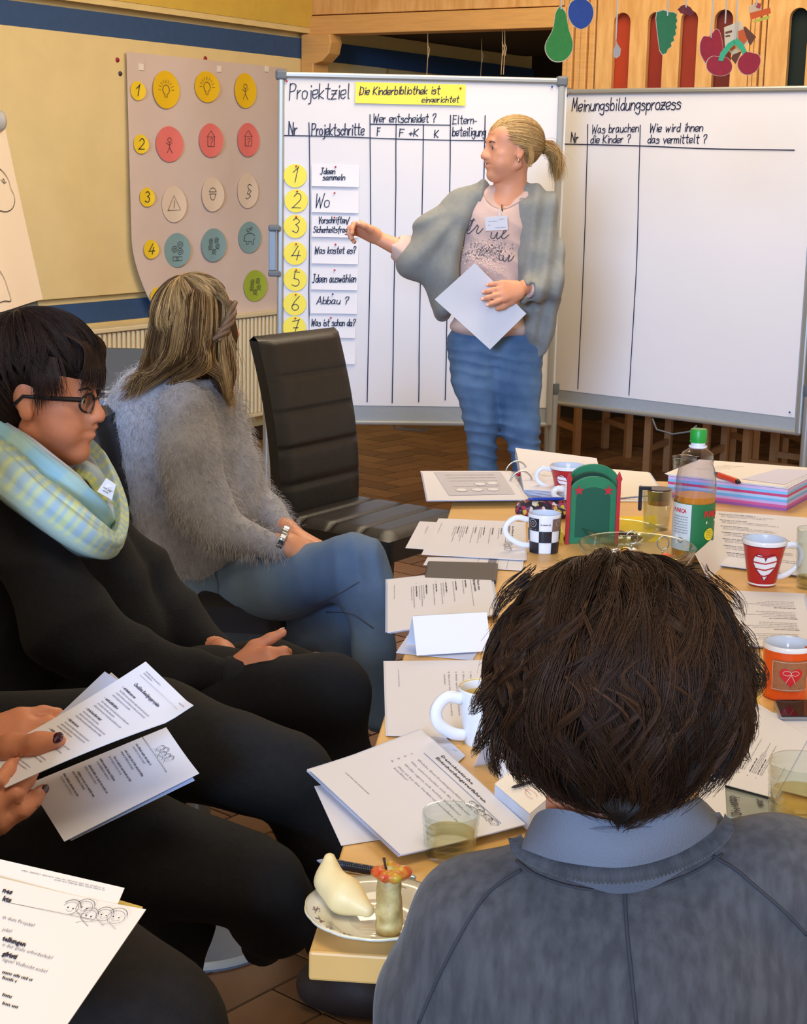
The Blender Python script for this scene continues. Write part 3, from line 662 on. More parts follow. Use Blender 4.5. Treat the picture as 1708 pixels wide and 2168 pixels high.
for a in (("Projektziel", 613, 743, 209, 31, 1.7), ("Nr", 611, 631, 285, 24, 1.9), ("Projektschritte", 660, 772, 286, 23, 1.8), ("Wer entscheidet ?", 790, 923, 259, 17, 1.6),
          ("F", 798, 806, 286, 15, 1.6), ("F +K", 845, 887, 289, 15, 1.6), ("K", 919, 929, 291, 15, 1.7), ("Eltern-", 958, 1010, 262, 17, 1.5), ("beteiligung", 957, 1029, 288, 18, 1.6), ("en", 1124, 1143, 287, 20, 1.7)):
    B1.write(sh, a[0], a[1], a[2], a[3], a[4], a[5], seed=len(a[0]))
for l in ([(600, 287), (700, 289), (900, 296), (1170, 299)], [(783, 263), (952, 265)], [(654, 260), (656, 400), (654, 600), (655, 720)], [(783, 243), (784, 500), (780, 700), (777, 850)],
          [(838, 263), (837, 450), (833, 650), (830, 852)], [(896, 264), (893, 450), (888, 650), (886, 850)], [(953, 244), (951, 450), (946, 650), (942, 846)], [(1026, 245), (1022, 450), (1015, 700), (1010, 840)]): B1.line(sh, l)
sh.build('handwriting', INK, ppr)
PINR = mat('map_pin_red', (190, 40, 60), .35); PINB = mat('map_pin_blue', (40, 60, 150), .35)
def pin(B, px, py, m, par):
    u, z = B.inv(px, py); c = B.p(u, z, .0135)
    MB().lathe([(0, .010), (.003, .009), (.0042, .006), (.003, .002), (.0035, .001), (0, 0)], c, 10, axis=B.N).build('map_pin', m, par, smooth=True)
nums = [(625, 372), (627, 425), (625, 479), (625, 536), (625, 591), (624, 643), (623, 693)]
for i, (x, y) in enumerate(nums):
    u, z = B1.inv(x, y); r = 24.3/pxm(B1.p(u, z)); c = B1.p(u, z, .0135)
    o = tag(MB().lathe([(0, .0016), (r, .0016), (r, 0), (0, 0)], c, 40, axis=B1.N).build('number_card', YCARD, None), 'round yellow number card left of the white card reading '+('Ideen sammeln', 'Wo', 'Vorschriften', 'Was kostet es', 'Ideen auswählen', 'Abbau', 'Was ist schon da')[i], 'card', 'round yellow number cards')
    s = Sheet(B1.sheetfn(.0135+.0018), .0003); sc = pxm(c); s.text(str(i+1), u-7/sc, z-14/sc, 30/sc, 1.7/sc, seed=i); s.build('number', INK, o)
    pin(B1, x+2, y-20, PINR, o)
def bcard(B, x0, y0, x1, y1, m, label, name='text_card', group=None, off=.0135):
    u0, z1 = B.inv(x0, y0); u1, z0 = B.inv(x1, y1)
    _, zr = B.inv(x1, y0); mb = MB(); mb.grid(lambda a, b: B.p(u0+(u1-u0)*a, z0+(z1-z0)*b, off+.004*(1-b)**2), 4, 4)
    return tag(mb.build(name, m, None, smooth=True, solid=.0008), label, 'card', group)
cards = [((660, 348, 760, 396), [("Ideen", 678, 710, 368, 12), ("sammeln", 683, 731, 381, 12)], 'Ideen sammeln', (710, 353)),
         ((660, 402, 759, 451), [("Wo", 667, 699, 439, 28)], 'Wo', (708, 408)),
         ((660, 456, 759, 503), [("Vorschriften/", 674, 740, 472, 13), ("Sicherheitsfrage", 663, 741, 492, 13)], 'Vorschriften/ Sicherheitsfrage', (708, 460)),
         ((660, 513, 758, 559), [("Was kostet es?", 666, 753, 536, 14)], 'Was kostet es?', (710, 517)),
         ((659, 567, 757, 614), [("Ideen auswählen", 661, 754, 597, 16)], 'Ideen auswählen', (708, 571)),
         ((658, 620, 756, 664), [("Abbau ?", 670, 738, 643, 15)], 'Abbau ?', (704, 622)),
         ((655, 669, 752, 715), [("Was ist schon da?", 659, 752, 689, 14)], 'Was ist schon da?', (700, 672)),
         ((655, 722, 752, 770), [], '', (700, 725))]
for r_, tx, nm, pn in cards:
    o = bcard(B1, *r_, CARD, ('white card reading %s on the left pin board' % nm) if nm else 'blank white card lowest in the column, behind the empty chair top', group='white step cards')
    if tx:
        s = Sheet(B1.sheetfn(.0162), .0012)
        for t in tx: B1.write(s, t[0], t[1], t[2], t[3], t[4], 1.5, slant=.2, seed=len(t[0]))
        s.build('handwriting', INK, o)
    pin(B1, *pn, PINR if nm and nm[0] in 'IWV' else PINB, o)
o = bcard(B1, 752, 174, 984, 224, YCARD, 'long yellow card reading Die Kinderbibliothek ist eingerichtet, top of left board', 'title_card')
s = Sheet(B1.sheetfn(.0162), .0012); B1.write(s, "Die Kinderbibliothek ist", 761, 932, 201, 16, 1.5, slant=.2, yb1=199, seed=4); B1.write(s, "eingerichtet", 892, 972, 218, 13, 1.4, slant=.2, yb1=217, seed=5); s.build('handwriting', INK, o)
pin(B1, 762, 196, PINR, o); pin(B1, 974, 187, PINR, o)
pin(B1, 607, 172, PINR, ppr1); pin(B1, 1167, 184, PINB, ppr1)
B2 = Board((1170, 850), (1692, 915), 1.872, 'grey framed pin board headed Meinungsbildungsprozess, at the right edge', ext=.0); B2.frame()
B2.leg(-.02, .6); B2.leg(B2.w+.03, .6)
ppr = tag(B2.paper(1199, 195, 1684, 884), 'large white chart sheet headed Meinungsbildungsprozess on the right board', 'chart sheet')
sh = Sheet(B2.sheetfn(.0125), 0)
for a in (("Meinungsbildungsprozess", 1213, 1446, 236, 25, 1.8, 231), ("Nr", 1211, 1228, 301, 18, 1.8, 301), ("Was brauchen", 1256, 1356, 282, 17, 1.5, 279), ("die Kinder ?", 1253, 1338, 303, 16, 1.5, 302),
          ("Wie wird ihnen", 1378, 1492, 279, 17, 1.6, 278), ("das vermittelt ?", 1374, 1499, 303, 17, 1.6, 303)):
    B2.write(sh, *a[:6], yb1=a[6], seed=len(a[0]))
for l in ([(1198, 305), (1358, 309), (1500, 315), (1684, 318)], [(1247, 264), (1243, 420), (1238, 560), (1226, 823)], [(1358, 265), (1354, 420), (1350, 560), (1334, 836)]): B2.line(sh, l)
sh.build('handwriting', INK, ppr)
pin(B2, 1212, 197, PINB, ppr); pin(B2, 1675, 872, PINB, ppr)
wire = MB(); a, b = B2.inv(1386, 882)
wire.tube([B2.p(a, .40, .02), B2.p(a+.03, .355, .03), B2.p(a+.12, .345, .04), B2.p(a+.2, .365, .03), B2.p(a+.23, .395, .02)], .004, 6); wire.build('wire_holder', ALUD, B2.root, smooth=True)
a, b = B1.inv(830, 900)
MB().tube([B1.p(a, .41, -.02), B1.p(a+.02, .385, -.02), B1.p(a+.15, .38, -.02), B1.p(a+.17, .41, -.02)], .004, 6).build('wire_holder', ALUD, B1.root, smooth=True)
# ---- flip chart at the left edge, leaning back
fc = empty('flip_chart', 'leaning flip chart with a white sheet of cloud drawings at the left edge', 'flip chart')
br = at(86, 634, 6.6); tr = at(2, 236, 6.62); up = (tr-br); dn = V(-.06, -.68, -.012)
fN = dn.normalized().cross(up.normalized()) * -1
fN = up.normalized().cross(dn.normalized())
if fN.x < 0: fN = -fN
def ffn(a, b, l=0): return br + dn*(1-a) + up*b + fN*l
MB().hexa([ffn(0, -.03, -.03), ffn(.97, -.03, -.03), ffn(.97, 1.04, -.03), ffn(0, 1.04, -.03)], [ffn(0, -.03, -.008), ffn(.97, -.03, -.008), ffn(.97, 1.04, -.008), ffn(0, 1.04, -.008)]).build('easel_board', ALUD, fc)
MB().grid(lambda a, b: ffn(a, b, .002+.012*(1-b)**2*math.sin(a*4)**2), 10, 12).build('paper_sheet', mat('flip_paper', (236, 222, 208), .75), fc, smooth=True, solid=.0006)
def finv(px, py):
    P = onp(px, py, br, fN); q = P-br; a = 1-q.dot(dn)/dn.length_squared; b = q.dot(up)/up.length_squared; return a, b
s = Sheet(lambda a, b, l=0: ffn(a, b, .004+.012*max(0, 1-b)**2*math.sin(a*4)**2+l), .001)
def fst(pts, w=.0035): s.stroke([(a, b) for a, b, _ in smooth_path([finv(*p)+(0,) for p in pts], 24)], w/.7)
fst([(-30, 355), (-12, 352), (3, 364), (14, 382), (18, 398), (24, 410), (27, 424), (22, 440), (8, 446), (-10, 442), (-30, 446)])
fst([(-14, 560), (0, 584), (8, 608), (14, 632), (0, 632), (-16, 636)]); fst([(-3, 378), (2, 384), (5, 380), (1, 377), (3, 386), (8, 384)], .003)
s.build('pen_drawing', PENCIL, fc)
MB().ell(at(-1, 256, 6.55), (.03, .03, .042)).build('sheet_clamp', mat('clamp_grey', (172, 168, 160), .5), fc, smooth=True)
for a in (.1, .9):
    f_ = ffn(a, -.03, -.03); MB().tube([f_, V(f_.x+.05, f_.y, 0.01)], .014, 10).build('leg', ALUD, fc, smooth='auto')
f_ = ffn(.5, .6, -.04); MB().tube([f_, V(f_.x-.45, f_.y, 0.01)], .014, 10).build('leg', ALUD, fc, smooth='auto')
# ---- small wooden chairs standing in the dark under the right board
CW = mat('child_chair_beech', (150, 104, 62), .5, noise=.1, nscale=5, stretch=(1, 1, 8))
def child_chair(x, y, a, label, h=.38):
    r = empty('child_chair', label, 'chair', 'wooden chairs behind the right board'); R = rotz(a); O = V(x, y, 0)
    P = lambda u, v, z: O + R @ V(u, v, z)
    for u in (-.15, .15):
        for v in (-.15, .15):
            top = h if v < 0 else h+.33
            MB().hexa([P(u-.017, v-.017, 0), P(u+.017, v-.017, 0), P(u+.017, v+.017, 0), P(u-.017, v+.017, 0)], [P(u-.017, v-.017, top), P(u+.017, v-.017, top), P(u+.017, v+.017, top), P(u-.017, v+.017, top)]).build('leg', CW, r)
    MB().box(P(0, 0, h), (.36, .36, .022), R).build('seat', CW, r, bevel=.006)
    for z in (.16, .28): MB().box(P(0, .168, h+z), (.30, .014, .06), R).build('back_slat', CW, r, bevel=.004)
    for u in (-.15, .15): MB().box(P(u, 0, .16), (.02, .28, .03), R).build('stretcher', CW, r)
for x, y, a, l in ((1.02, 8.75, .3, 'small wooden chair in the dark behind the right board, leftmost'), (1.42, 8.05, -.5, 'small wooden chair under the middle of the right board'), (1.92, 8.4, .2, 'small wooden chair deep behind the right half of the right board'), (1.86, 7.72, .9, 'small wooden chair nearest the right frame of the right board')):
    child_chair(x, y, a, l)
# ================================================================ BLACK HIGH-BACK CHAIRS
LEA = mat('black_leather', (34, 32, 34), .42, noise=.25, nscale=30, bump=.25, bscale=120)
def leather_chair(O, ang, label, hb=.55):
    """O floor point under the middle of the back; ang: direction the seat faces"""
    r = empty('leather_chair', label, 'chair', 'black high-back chairs'); F = V(math.cos(ang), math.sin(ang), 0); S = V(-F.y, F.x, 0); O = V(O[0], O[1], 0)
    wd, n = .40, 5; zs = [.47+.107*i for i in range(n+1)]
    def backx(z): t = max(0, (z-.47)/.535); return -.085*t**1.6+.012*math.sin(t*3.1)
    def surf(side):
        def fn(a, b):
            z = .455+b*hb; g = abs(((z-.47)/.107) % 1-.5)*2; edge = min(1, (1-abs(2*a-1))/.10)
            pad = .010*(1-g**10)*edge + .012*math.sqrt(max(0, edge))
            if z < .47: pad = .01
            return O + S*((a-.5)*wd) + ZZ*z + F*(backx(z) + (.004+pad if side else -.030-.006*math.sqrt(max(0, edge))))
        return fn
    bk = MB(); f1 = surf(1); f0 = surf(0); nu, nv = 14, 60
    bk.grid(f1, nu, nv)
    bk.grid(lambda a, b: f0(1-a, b), nu, nv)
    # rim
    for aa in (0, 1):
        A = [f1(aa, j/nv) for j in range(nv+1)]; B = [f0(aa, j/nv) for j in range(nv+1)]; n0 = len(bk.v)
        bk.v += [tuple(p) for p in A+B]; q = [(n0+j, n0+j+1, n0+nv+1+j+1, n0+nv+1+j) for j in range(nv)]; bk.f += q if aa == 0 else [t[::-1] for t in q]; bk.mi += [0]*nv
    A = [f1(i/nu, 1) for i in range(nu+1)]; B = [f0(i/nu, 1) for i in range(nu+1)]; C = [(A[i]+B[i])/2+ZZ*.014 for i in range(nu+1)]
    n0 = len(bk.v); bk.v += [tuple(p) for p in A+C+B]; bk.f += [(n0+i, n0+i+1, n0+nu+1+i+1, n0+nu+1+i) for i in range(nu)]+[(n0+nu+1+i, n0+nu+2+i, n0+2*nu+3+i, n0+2*nu+2+i) for i in range(nu)]; bk.mi += [0]*2*nu
    bk.build('backrest', LEA, r, smooth=True)
    def sfn(top):
        def fn(a, b):
            x = b*.44; g = abs((x/.11) % 1-.5)*2; edge = min(1, (1-abs(2*a-1))/.1, (1-b)/.08+.0)
            z = .468+.012*(1-g**10)*edge+.012*math.sqrt(max(0, edge)) if top else .405
            return O + S*((a-.5)*(wd+.02)) + F*(x-.03) + ZZ*z
        return fn
    st = MB(); st.grid(sfn(1), 14, 48); st.grid(lambda a, b: sfn(0)(1-a, b), 14, 48)
    T, Bt = sfn(1), sfn(0)
    edge = [(0, j/12) for j in range(13)] + [(i/12, 1) for i in range(1, 13)] + [(1, 1-j/12) for j in range(1, 13)]
    n0 = len(st.v); m_ = len(edge); st.v += [tuple(T(*e)) for e in edge]+[tuple(Bt(*e)) for e in edge]; st.f += [(n0+i, n0+i+1, n0+m_+i+1, n0+m_+i) for i in range(m_-1)]; st.mi += [0]*(m_-1)
    st.build('seat', LEA, r, smooth=True)
    for a, b in ((-.17, .0), (.17, .0), (-.17, .38), (.17, .38)):
        MB().tube([O+S*a+F*b+ZZ*.41, O+S*a*1.08+F*(b*1.06-.02)], [.019, .014], 12).build('leg', mat('chair_leg_dark', (40, 36, 34), .4), r, smooth='auto')
    return r
c0 = onz(688, 1085, .47)
leather_chair((c0.x-.02, c0.y+.02), math.radians(-34), 'empty black leather high-back chair standing before the left pin board')
# ================================================================ PEOPLE: shared anatomy
SKIN = mat('skin', (226, 158, 122), .5, noise=.07, nscale=25, sss=.12, bump=.12, bscale=250)
SKIN2 = mat('skin_ruddy', (206, 134, 100), .5, noise=.09, nscale=30, sss=.12, bump=.15, bscale=250)
LIPM = mat('lips', (180, 92, 82), .4); EYEW = mat('eye_white', (225, 220, 215), .2); IRIS = mat('iris_dark', (50, 60, 60), .2); BROW = mat('eyebrow', (96, 66, 42), .8)
class Head:
    def __init__(s, c, fwd, up=(0, 0, 1), sc=1.0):
        s.c = Vector(c); s.s = sc; f = Vector(fwd).normalized(); u = Vector(up); u = (u-f*u.dot(f)).normalized(); r = f.cross(u)
        s.R = Matrix((r, f, u)).transposed()
    def p(s, x, y, z): return s.c + s.R @ V(x*s.s, y*s.s, z*s.s)
    def inv(s, P): return ((np.asarray(P)-np.array(s.c)) @ np.array(s.R))/s.s
    def E(s, x, y, z, r, k=None, rot=None): return ell(s.p(x, y, z), [q*s.s for q in r], s.R @ (rot or Matrix.Identity(3)), k)
    def Cn(s, a, b, ra, rb, k=None): return wcone(s.p(*a), s.p(*b), ra*s.s, rb*s.s, k)
    def prims(s):
        k = .006; q = [s.E(0, -.018, .03, (.074, .094, .086), .012), s.E(0, .03, -.02, (.060, .058, .082), .012), s.E(0, .029, .05, (.062, .048, .045), .012),
             s.Cn((0, .088, .018), (0, .104, -.020), .0080, .0100, k), s.E(0, .103, -.025, (.012, .011, .008), k),
             s.Cn((-.030, .081, .032), (.030, .081, .032), .010, .010, k), s.Cn((-.019, .081, -.049), (0, .0925, -.046), .0045, .0062, k), s.Cn((0, .0925, -.046), (.019, .081, -.049), .0062, .0045, k),
             s.Cn((-.016, .081, -.057), (0, .090, -.060), .005, .0072, k), s.Cn((0, .090, -.060), (.016, .081, -.057), .0072, .005, k),
             s.Cn((0, .068, -.084), (0, .077, -.095), .020, .0165, .008), s.Cn((0, .062, -.050), (0, .064, -.086), .027, .024, .010), s.E(0, .030, -.084, (.038, .045, .022), .012)]
        for x in (-1, 1):
            q += [s.Cn((x*.052, -.008, -.055), (x*.010, .062, -.094), .017, .017, .010), s.E(x*.042, .052, -.014, (.020, .022, .018), .010), s.E(x*.013, .094, -.026, (.008, .009, .007), k),
                  s.E(x*.034, .05, -.05, (.022, .028, .026), .012),
                  s.E(x*.076, -.012, -.002, (.006, .018, .032), .003, Matrix.Rotation(.25, 3, 'X') @ Matrix.Rotation(-x*.35, 3, 'Z')), s.E(x*.076, -.004, -.026, (.006, .010, .012), .003),
                  s.E(x*.031, .0745, .008, (.015, .0135, .012), .004)]
        return q
    def subs(s):
        q = [s.E(0, .104, -.0525, (.020, .018, .0012))]
        for x in (-1, 1): q += [s.E(x*.031, .098, .006, (.0125, .014, .0045)), s.E(x*.083, -.008, .003, (.004, .010, .019), None, Matrix.Rotation(.25, 3, 'X')), s.E(x*.0065, .104, -.036, (.0035, .005, .003))]
        return q
    def parts(s, parent, brow=BROW, gaze=0):
        for x in (-1, 1):
            e = MB().ell(s.p(x*.031, .0755, .007), (.0118*s.s,)*3, s.R).build('eyeball', EYEW, parent, smooth=True)
            MB().ell(s.p(x*.031+gaze, .0845, .006), (.0055*s.s, .0035*s.s, .0055*s.s), s.R).build('iris', IRIS, e, smooth=True)
            MB().tube([s.p(x*.018, .0915, .026), s.p(x*.032, .0905, .031), s.p(x*.046, .079, .027)], [.0022*s.s, .003*s.s, .0015*s.s], 8).build('eyebrow', brow, parent, smooth=True)
            MB().tube([s.p(x*.019, .0865, .010), s.p(x*.031, .0885, .0145), s.p(x*.043, .081, .010)], .0011*s.s, 6).build('eyelashes', brow, parent, smooth=True)
        MB().tube([s.p(-.019, .0835, -.049), s.p(-.008, .0945, -.0455), s.p(0, .0965, -.047), s.p(.008, .0945, -.0455), s.p(.019, .0835, -.049)], [.001, .003, .0035, .003, .001], 8, flat=1).build('upper_lip', LIPM, parent, smooth=True)
        MB().tube([s.p(-.017, .0835, -.056), s.p(0, .0945, -.0595), s.p(.017, .0835, -.056)], [.001, .0042, .001], 8).build('lower_lip', LIPM, parent, smooth=True)
FL = (.070, .078, .072, .056)
def hand(W, D, Nm, th, curls, thumb=(35, 20, 20), sc=1.0, spread=6, palm=.082):
    """W wrist, D towards fingers, Nm palm-facing normal, th = +1/-1 side of the thumb along D x Nm; returns primitives and fingertip frames"""
    D = Vector(D).normalized(); Nm = Vector(Nm); Nm = (Nm-D*Nm.dot(D)).normalized(); X = D.cross(Nm)*th; W = Vector(W); q = []; tips = []
    k = .0025; kp = .008
    for i in range(4):
        xo = (.030-.020*i)*sc; base = W + X*xo*.55 + D*.012*sc; kn = W + X*xo + D*(palm-(.0, -.004, .0, .008)[i])*sc - Nm*.002
        q.append(wcone(base, kn, .0145*sc, .0108*sc, kp))
        a = math.radians(spread*(1.5-i)); d = (D*math.cos(a)+X*math.sin(a)).normalized(); p = kn; ang = 0
        r = (.0092, .0095, .0088, .0078)[i]*sc
        for j, fr in enumerate((.45, .30, .25)):
            ang += math.radians(curls[i][j]); v = d*math.cos(ang)+Nm*math.sin(ang); n = p+v*FL[i]*fr*sc; q.append(wcone(p, n, r*(1-.07*j), r*(.94-.07*j), k)); p = n
        tips.append((p, v, -(Nm*math.cos(ang)-d*math.sin(ang)), r*.8))
    a = math.radians(thumb[0]); b0 = W + X*.020*sc + D*.014*sc; v = (D*math.cos(a)+X*math.sin(a)+Nm*.25).normalized(); p1 = b0+v*.042*sc
    q.append(wcone(b0, p1, .0165*sc, .0125*sc, kp)); tn = Nm
    a2 = a-math.radians(thumb[1]); v = (D*math.cos(a2)+X*math.sin(a2)+Nm*.25).normalized(); p2 = p1+v*.034*sc; q.append(wcone(p1, p2, .0115*sc, .0105*sc, k))
    a3 = a2-math.radians(thumb[2]); v = (D*math.cos(a3)+X*math.sin(a3)+Nm*.25).normalized(); p3 = p2+v*.026*sc; q.append(wcone(p2, p3, .0108*sc, .0085*sc, k))
    tips.append((p3, v, (X*math.cos(a3)-D*math.sin(a3)), .0085*sc))
    return q, tips
def nails(tips, parent, m=None, which=range(5), up=None):
    for i in which:
        p, v, nn, r = tips[i]; nn = Vector(up) if up is not None else nn; nn = (nn-v*nn.dot(v)).normalized()
        MB().ell(p-v*r*.1+nn*r*.82, (r*.72, r*1.0, r*.22), frame3(v.cross(nn), v)).build('fingernail', m or mat('nail_natural', (232, 180, 160), .3), parent, smooth=True)
RELAX = [(18, 28, 18), (22, 30, 18), (26, 32, 20), (30, 34, 22)]
FIST = [(60, 80, 45), (65, 80, 45), (70, 80, 45), (72, 80, 45)]
def shoe(parent, ankle, toe_dir, m, name='shoe'):
    A = Vector(ankle); d = Vector((toe_dir[0], toe_dir[1], 0)).normalized(); z = .045
    return blob(name, [wcone(V(A.x, A.y, z)-d*.04, V(A.x, A.y, z-.005)+d*.05, .042, .042), wcone(V(A.x, A.y, z)+d*.05, V(A.x, A.y, .032)+d*.15, .042, .030), wcone(V(A.x, A.y, z), V(A.x, A.y, .10), .042, .042)], .008, .01, m, parent,
                cut=lambda P: -P[:, 2])
def sph_hair(c, R, Rm, N, nseg, rs, pol_end, rad=(.95, 1.04), swirl=.25, root0=.0, clumps=60, flick=.05, width=.0007, col=((60, 38, 26), (96, 64, 42)), wav=.02, az_rng=None):
    """hair combed down the meridians of an ellipsoid from its crown (local +z)"""
    paths = []; tints = []; wd = []; c = np.array(c); Rm = np.array(Rm); R = np.array(R)
    caz = rs.rand(clumps)*2*np.pi; cph = rs.rand(clumps)*6.28; crd = rs.rand(clumps); ccol = rs.rand(clumps)
    for i in range(N):
        az0 = rs.rand()*2*np.pi if az_rng is None else az_rng[0]+(az_rng[1]-az_rng[0])*rs.rand()
        j = int(np.argmin(np.abs((caz-az0+np.pi) % (2*np.pi)-np.pi)+.25*rs.rand(clumps)*.3))
        e = pol_end(az0); p0 = root0+(e-root0)*(rs.rand()**1.6*.85 if rs.rand() > .25 else .12*rs.rand()); L = (e-p0)*(.75+.35*rs.rand())
        if rs.rand() < .35: L = min(L, .5+.6*rs.rand())
        t = np.linspace(0, 1, nseg); pol = p0+L*t
        dz = ((caz[j]-az0+np.pi) % (2*np.pi)-np.pi)
        az = az0+dz*.45*t+swirl*np.sin(pol*2.2+cph[j])*t+.06*np.sin(pol*5+cph[j]*2)*t
        rr = rad[0]+(rad[1]-rad[0])*(.55*crd[j]+.45*rs.rand())
        r = rr*(.975+.025*np.minimum(1, t*4)) + wav*np.sin(pol*4+cph[j]*3) + flick*(rs.rand()-.25)*np.clip((t-.7)/.3, 0, 1)**2
        q = np.stack([np.sin(pol)*np.cos(az), np.sin(pol)*np.sin(az), np.cos(pol)], 1)*R*r[:, None]
        paths.append(c+q@Rm.T+rs.randn(3)*.0004)
        a = np.clip(.6*ccol[j]+.4*rs.rand()+.1*rs.randn(), 0, 1); cc = np.array(lin(col[0]))*(1-a)+np.array(lin(col[1]))*a; tints.append(cc)
        wd.append(width*(.7+.6*rs.rand()))
    return paths, tints, wd
HAIRM = mat('hair_strands', (255, 255, 255), .45, vcol=True, spec=.25)
def person(label): return empty('person', label, 'person')
# ================================================================ PRESENTER, standing before the boards
rs = np.random.RandomState(3)
W1 = person('standing woman in grey cardigan and jeans pointing at the left pin board')
H1 = Head(at(1081, 316, 6.0), (-.95, -.30, -.04), (.05, 0, 1), .97)
c_sh = []
rw = at(797, 503, 6.0)
hq, htips = hand(rw, at(755, 482, 5.98)-rw, V(.25, -.35, -.8), 1, [(35, 50, 30), (45, 55, 35), (55, 60, 35), (60, 60, 35)], (38, 15, 15), 1.0)
lw = at(1100, 612, 5.83)
lq, ltips = hand(lw, at(1052, 618, 5.77)-lw, V(-.2, .9, -.3), 1, [(10, 18, 12), (14, 20, 12), (16, 22, 12), (20, 22, 14)], (30, 10, 10), .98, 5)
body = H1.prims() + hq + lq + chain([(1090, 345, 6.02, 27), (1080, 395, 6.03, 30), (1070, 430, 6.03, 40)], .012) + [
    ell(at(1055, 470, 6.04), (.125, .075, .12), None, .02), ell(at(1050, 600, 6.05), (.12, .08, .15), None, .02), ell(at(1050, 730, 6.05), (.14, .09, .11), None, .02)]
body += chain([(1080, 418, 6.03, 26), (990, 440, 6.03, 26)], .015) + chain([(1080, 418, 6.03, 26), (1128, 436, 6.03, 26)], .015)
body += chain([(985, 442, 6.03, 26), (925, 560, 6.0, 24), (868, 535, 6.0, 21), (797, 503, 6.0, 14)], .01) + chain([(1135, 445, 6.03, 24), (1152, 590, 5.98, 18), (1100, 612, 5.84, 15)], .01)
body += chain([(1005, 750, 6.04, 42), (1018, 885, 6.01, 28), (1023, 1010, 6.02, 21), (1027, 1195, 6.05, 19)], .012) + chain([(1093, 750, 6.04, 42), (1100, 895, 6.01, 29), (1120, 1005, 6.02, 21), (1128, 1195, 6.05, 19)], .012)
b1 = blob('body', body, .0048, .012, SKIN, W1, subs=H1.subs()); b1['label'] = 'skin of face, neck, hands and forearms'
H1.parts(b1, BROW, -.003); nails(htips[:4]+[htips[4]], b1); nails(ltips, b1, which=range(4))
JEAN = mat('jeans_light_blue', (62, 92, 128), .85, rgb2=(96, 126, 160), nscale=7, bump=.4, bscale=500)
jq = chain([(1003, 740, 6.04, 56), (1005, 800, 6.02, 46), (1018, 885, 6.0, 35), (1023, 1010, 6.02, 29), (1027, 1180, 6.05, 27)]) + chain([(1095, 740, 6.04, 56), (1093, 810, 6.02, 50), (1102, 900, 5.99, 38), (1120, 1000, 6.02, 30), (1128, 1180, 6.05, 27)]) + [ell(at(1048, 722, 6.05), (.172, .105, .10))]
def jf(P):
    z = P[:, 2]; kn = np.exp(-((z-.52)/.10)**2)+.7*np.exp(-((z-.80)/.07)**2)+.35
    return (folds(P, 5, (.15, .1, 1), 150, .006, .35)*kn + .003*hsin(P, 3, 40))
jn = blob('jeans', jq, .006, .012, JEAN, W1, disp=jf)
SHIRT = mat('shirt_beige_pink', (214, 184, 172), .85, bump=.3, bscale=400, noise=.05, nscale=30)
sq = [ell(at(1046, 478, 6.03), (.135, .105, .13)), ell(at(1040, 560, 6.02), (.128, .098, .13)), ell(at(1040, 640, 6.02), (.140, .102, .10)), ell(at(1043, 692, 6.03), (.160, .112, .045))]
sq += chain([(1005, 425, 6.02, 24), (1110, 425, 6.02, 24)]) + chain([(930, 562, 6.0, 27), (865, 535, 6.0, 26), (845, 527, 6.0, 24)]) + chain([(1150, 594, 5.97, 20), (1116, 612, 5.87, 20)])
st = blob('shirt', sq, .006, .02, SHIRT, W1, subs=[ell(at(1066, 396, 5.92), (.088, .075, .082)), wcone(at(830, 519, 6.0), at(780, 497, 6.0), .034, .05), wcone(at(1108, 612, 5.85), at(1070, 612, 5.80), .03, .03)],
          disp=lambda P: folds(P, 8, (.6, .1, 1), 95, .004, .5)+.0015*hsin(P, 4, 60))
CARDI = mat('cardigan_grey_knit', (136, 138, 134), .9, bump=.5, bscale=420, noise=.08, nscale=60, sheen=.1)
cq = chain([(1024, 404, 6.03, 20), (978, 436, 6.03, 32), (925, 496, 6.0, 40), (872, 540, 5.98, 36)]) + chain([(930, 500, 6.0, 42), (915, 560, 5.99, 44), (890, 572, 5.98, 28)]) + chain([(945, 475, 6.02, 34), (928, 560, 6.0, 40), (945, 625, 6.0, 24), (942, 662, 5.99, 14)])
cq += chain([(905, 575, 5.99, 26), (935, 615, 6.0, 24)]) + chain([(1008, 415, 5.98, 12), (975, 462, 5.96, 14), (960, 520, 5.95, 15), (955, 590, 5.94, 16), (944, 650, 5.94, 14)])
cq += chain([(1112, 402, 6.03, 20), (1140, 440, 6.03, 38), (1148, 540, 6.0, 40), (1150, 640, 6.0, 34), (1146, 700, 5.99, 26), (1136, 758, 5.98, 7)]) + chain([(1140, 540, 5.98, 34), (1158, 600, 5.94, 32), (1124, 616, 5.87, 27)]) + chain([(1118, 440, 5.98, 20), (1110, 560, 5.96, 14), (1122, 700, 5.97, 16)])
cq += chain([(985, 450, 6.09, 40), (1060, 440, 6.10, 46), (1130, 450, 6.09, 40)]) + chain([(1050, 470, 6.1, 60), (1050, 640, 6.1, 60)])
def cf(P):
    x, z = P[:, 0], P[:, 2]; L = x < float(at(1010, 500, 6).x)
    sx = float(at(985, 430, 6).x); sz = float(at(985, 430, 6).z); an = np.arctan2(z-sz, x-sx)
    r = np.sqrt((x-sx)**2+(z-sz)**2)
    fl = .014*np.sin(an*13+hsin(P, 2, 10))*np.clip((r-.07)*6, 0, 1)
    fr = .0075*np.sin(x*95+z*(22-14*z)+2.6*hsin(P, 6, 7)) + folds(P, 12, (.55, .1, 1), 70, .008, .7)*np.clip((1.32-z)*5, 0, 1)*np.clip((z-.85)*6, .2, 1)
    return np.where(L, fl, fr)
cg = blob('cardigan', cq, .0065, .014, CARDI, W1, disp=cf, subs=[wcone(at(842, 526, 6.0), at(800, 505, 6.0), .048, .03), wcone(at(1112, 612, 5.86), at(1080, 612, 5.82), .03, .03)])
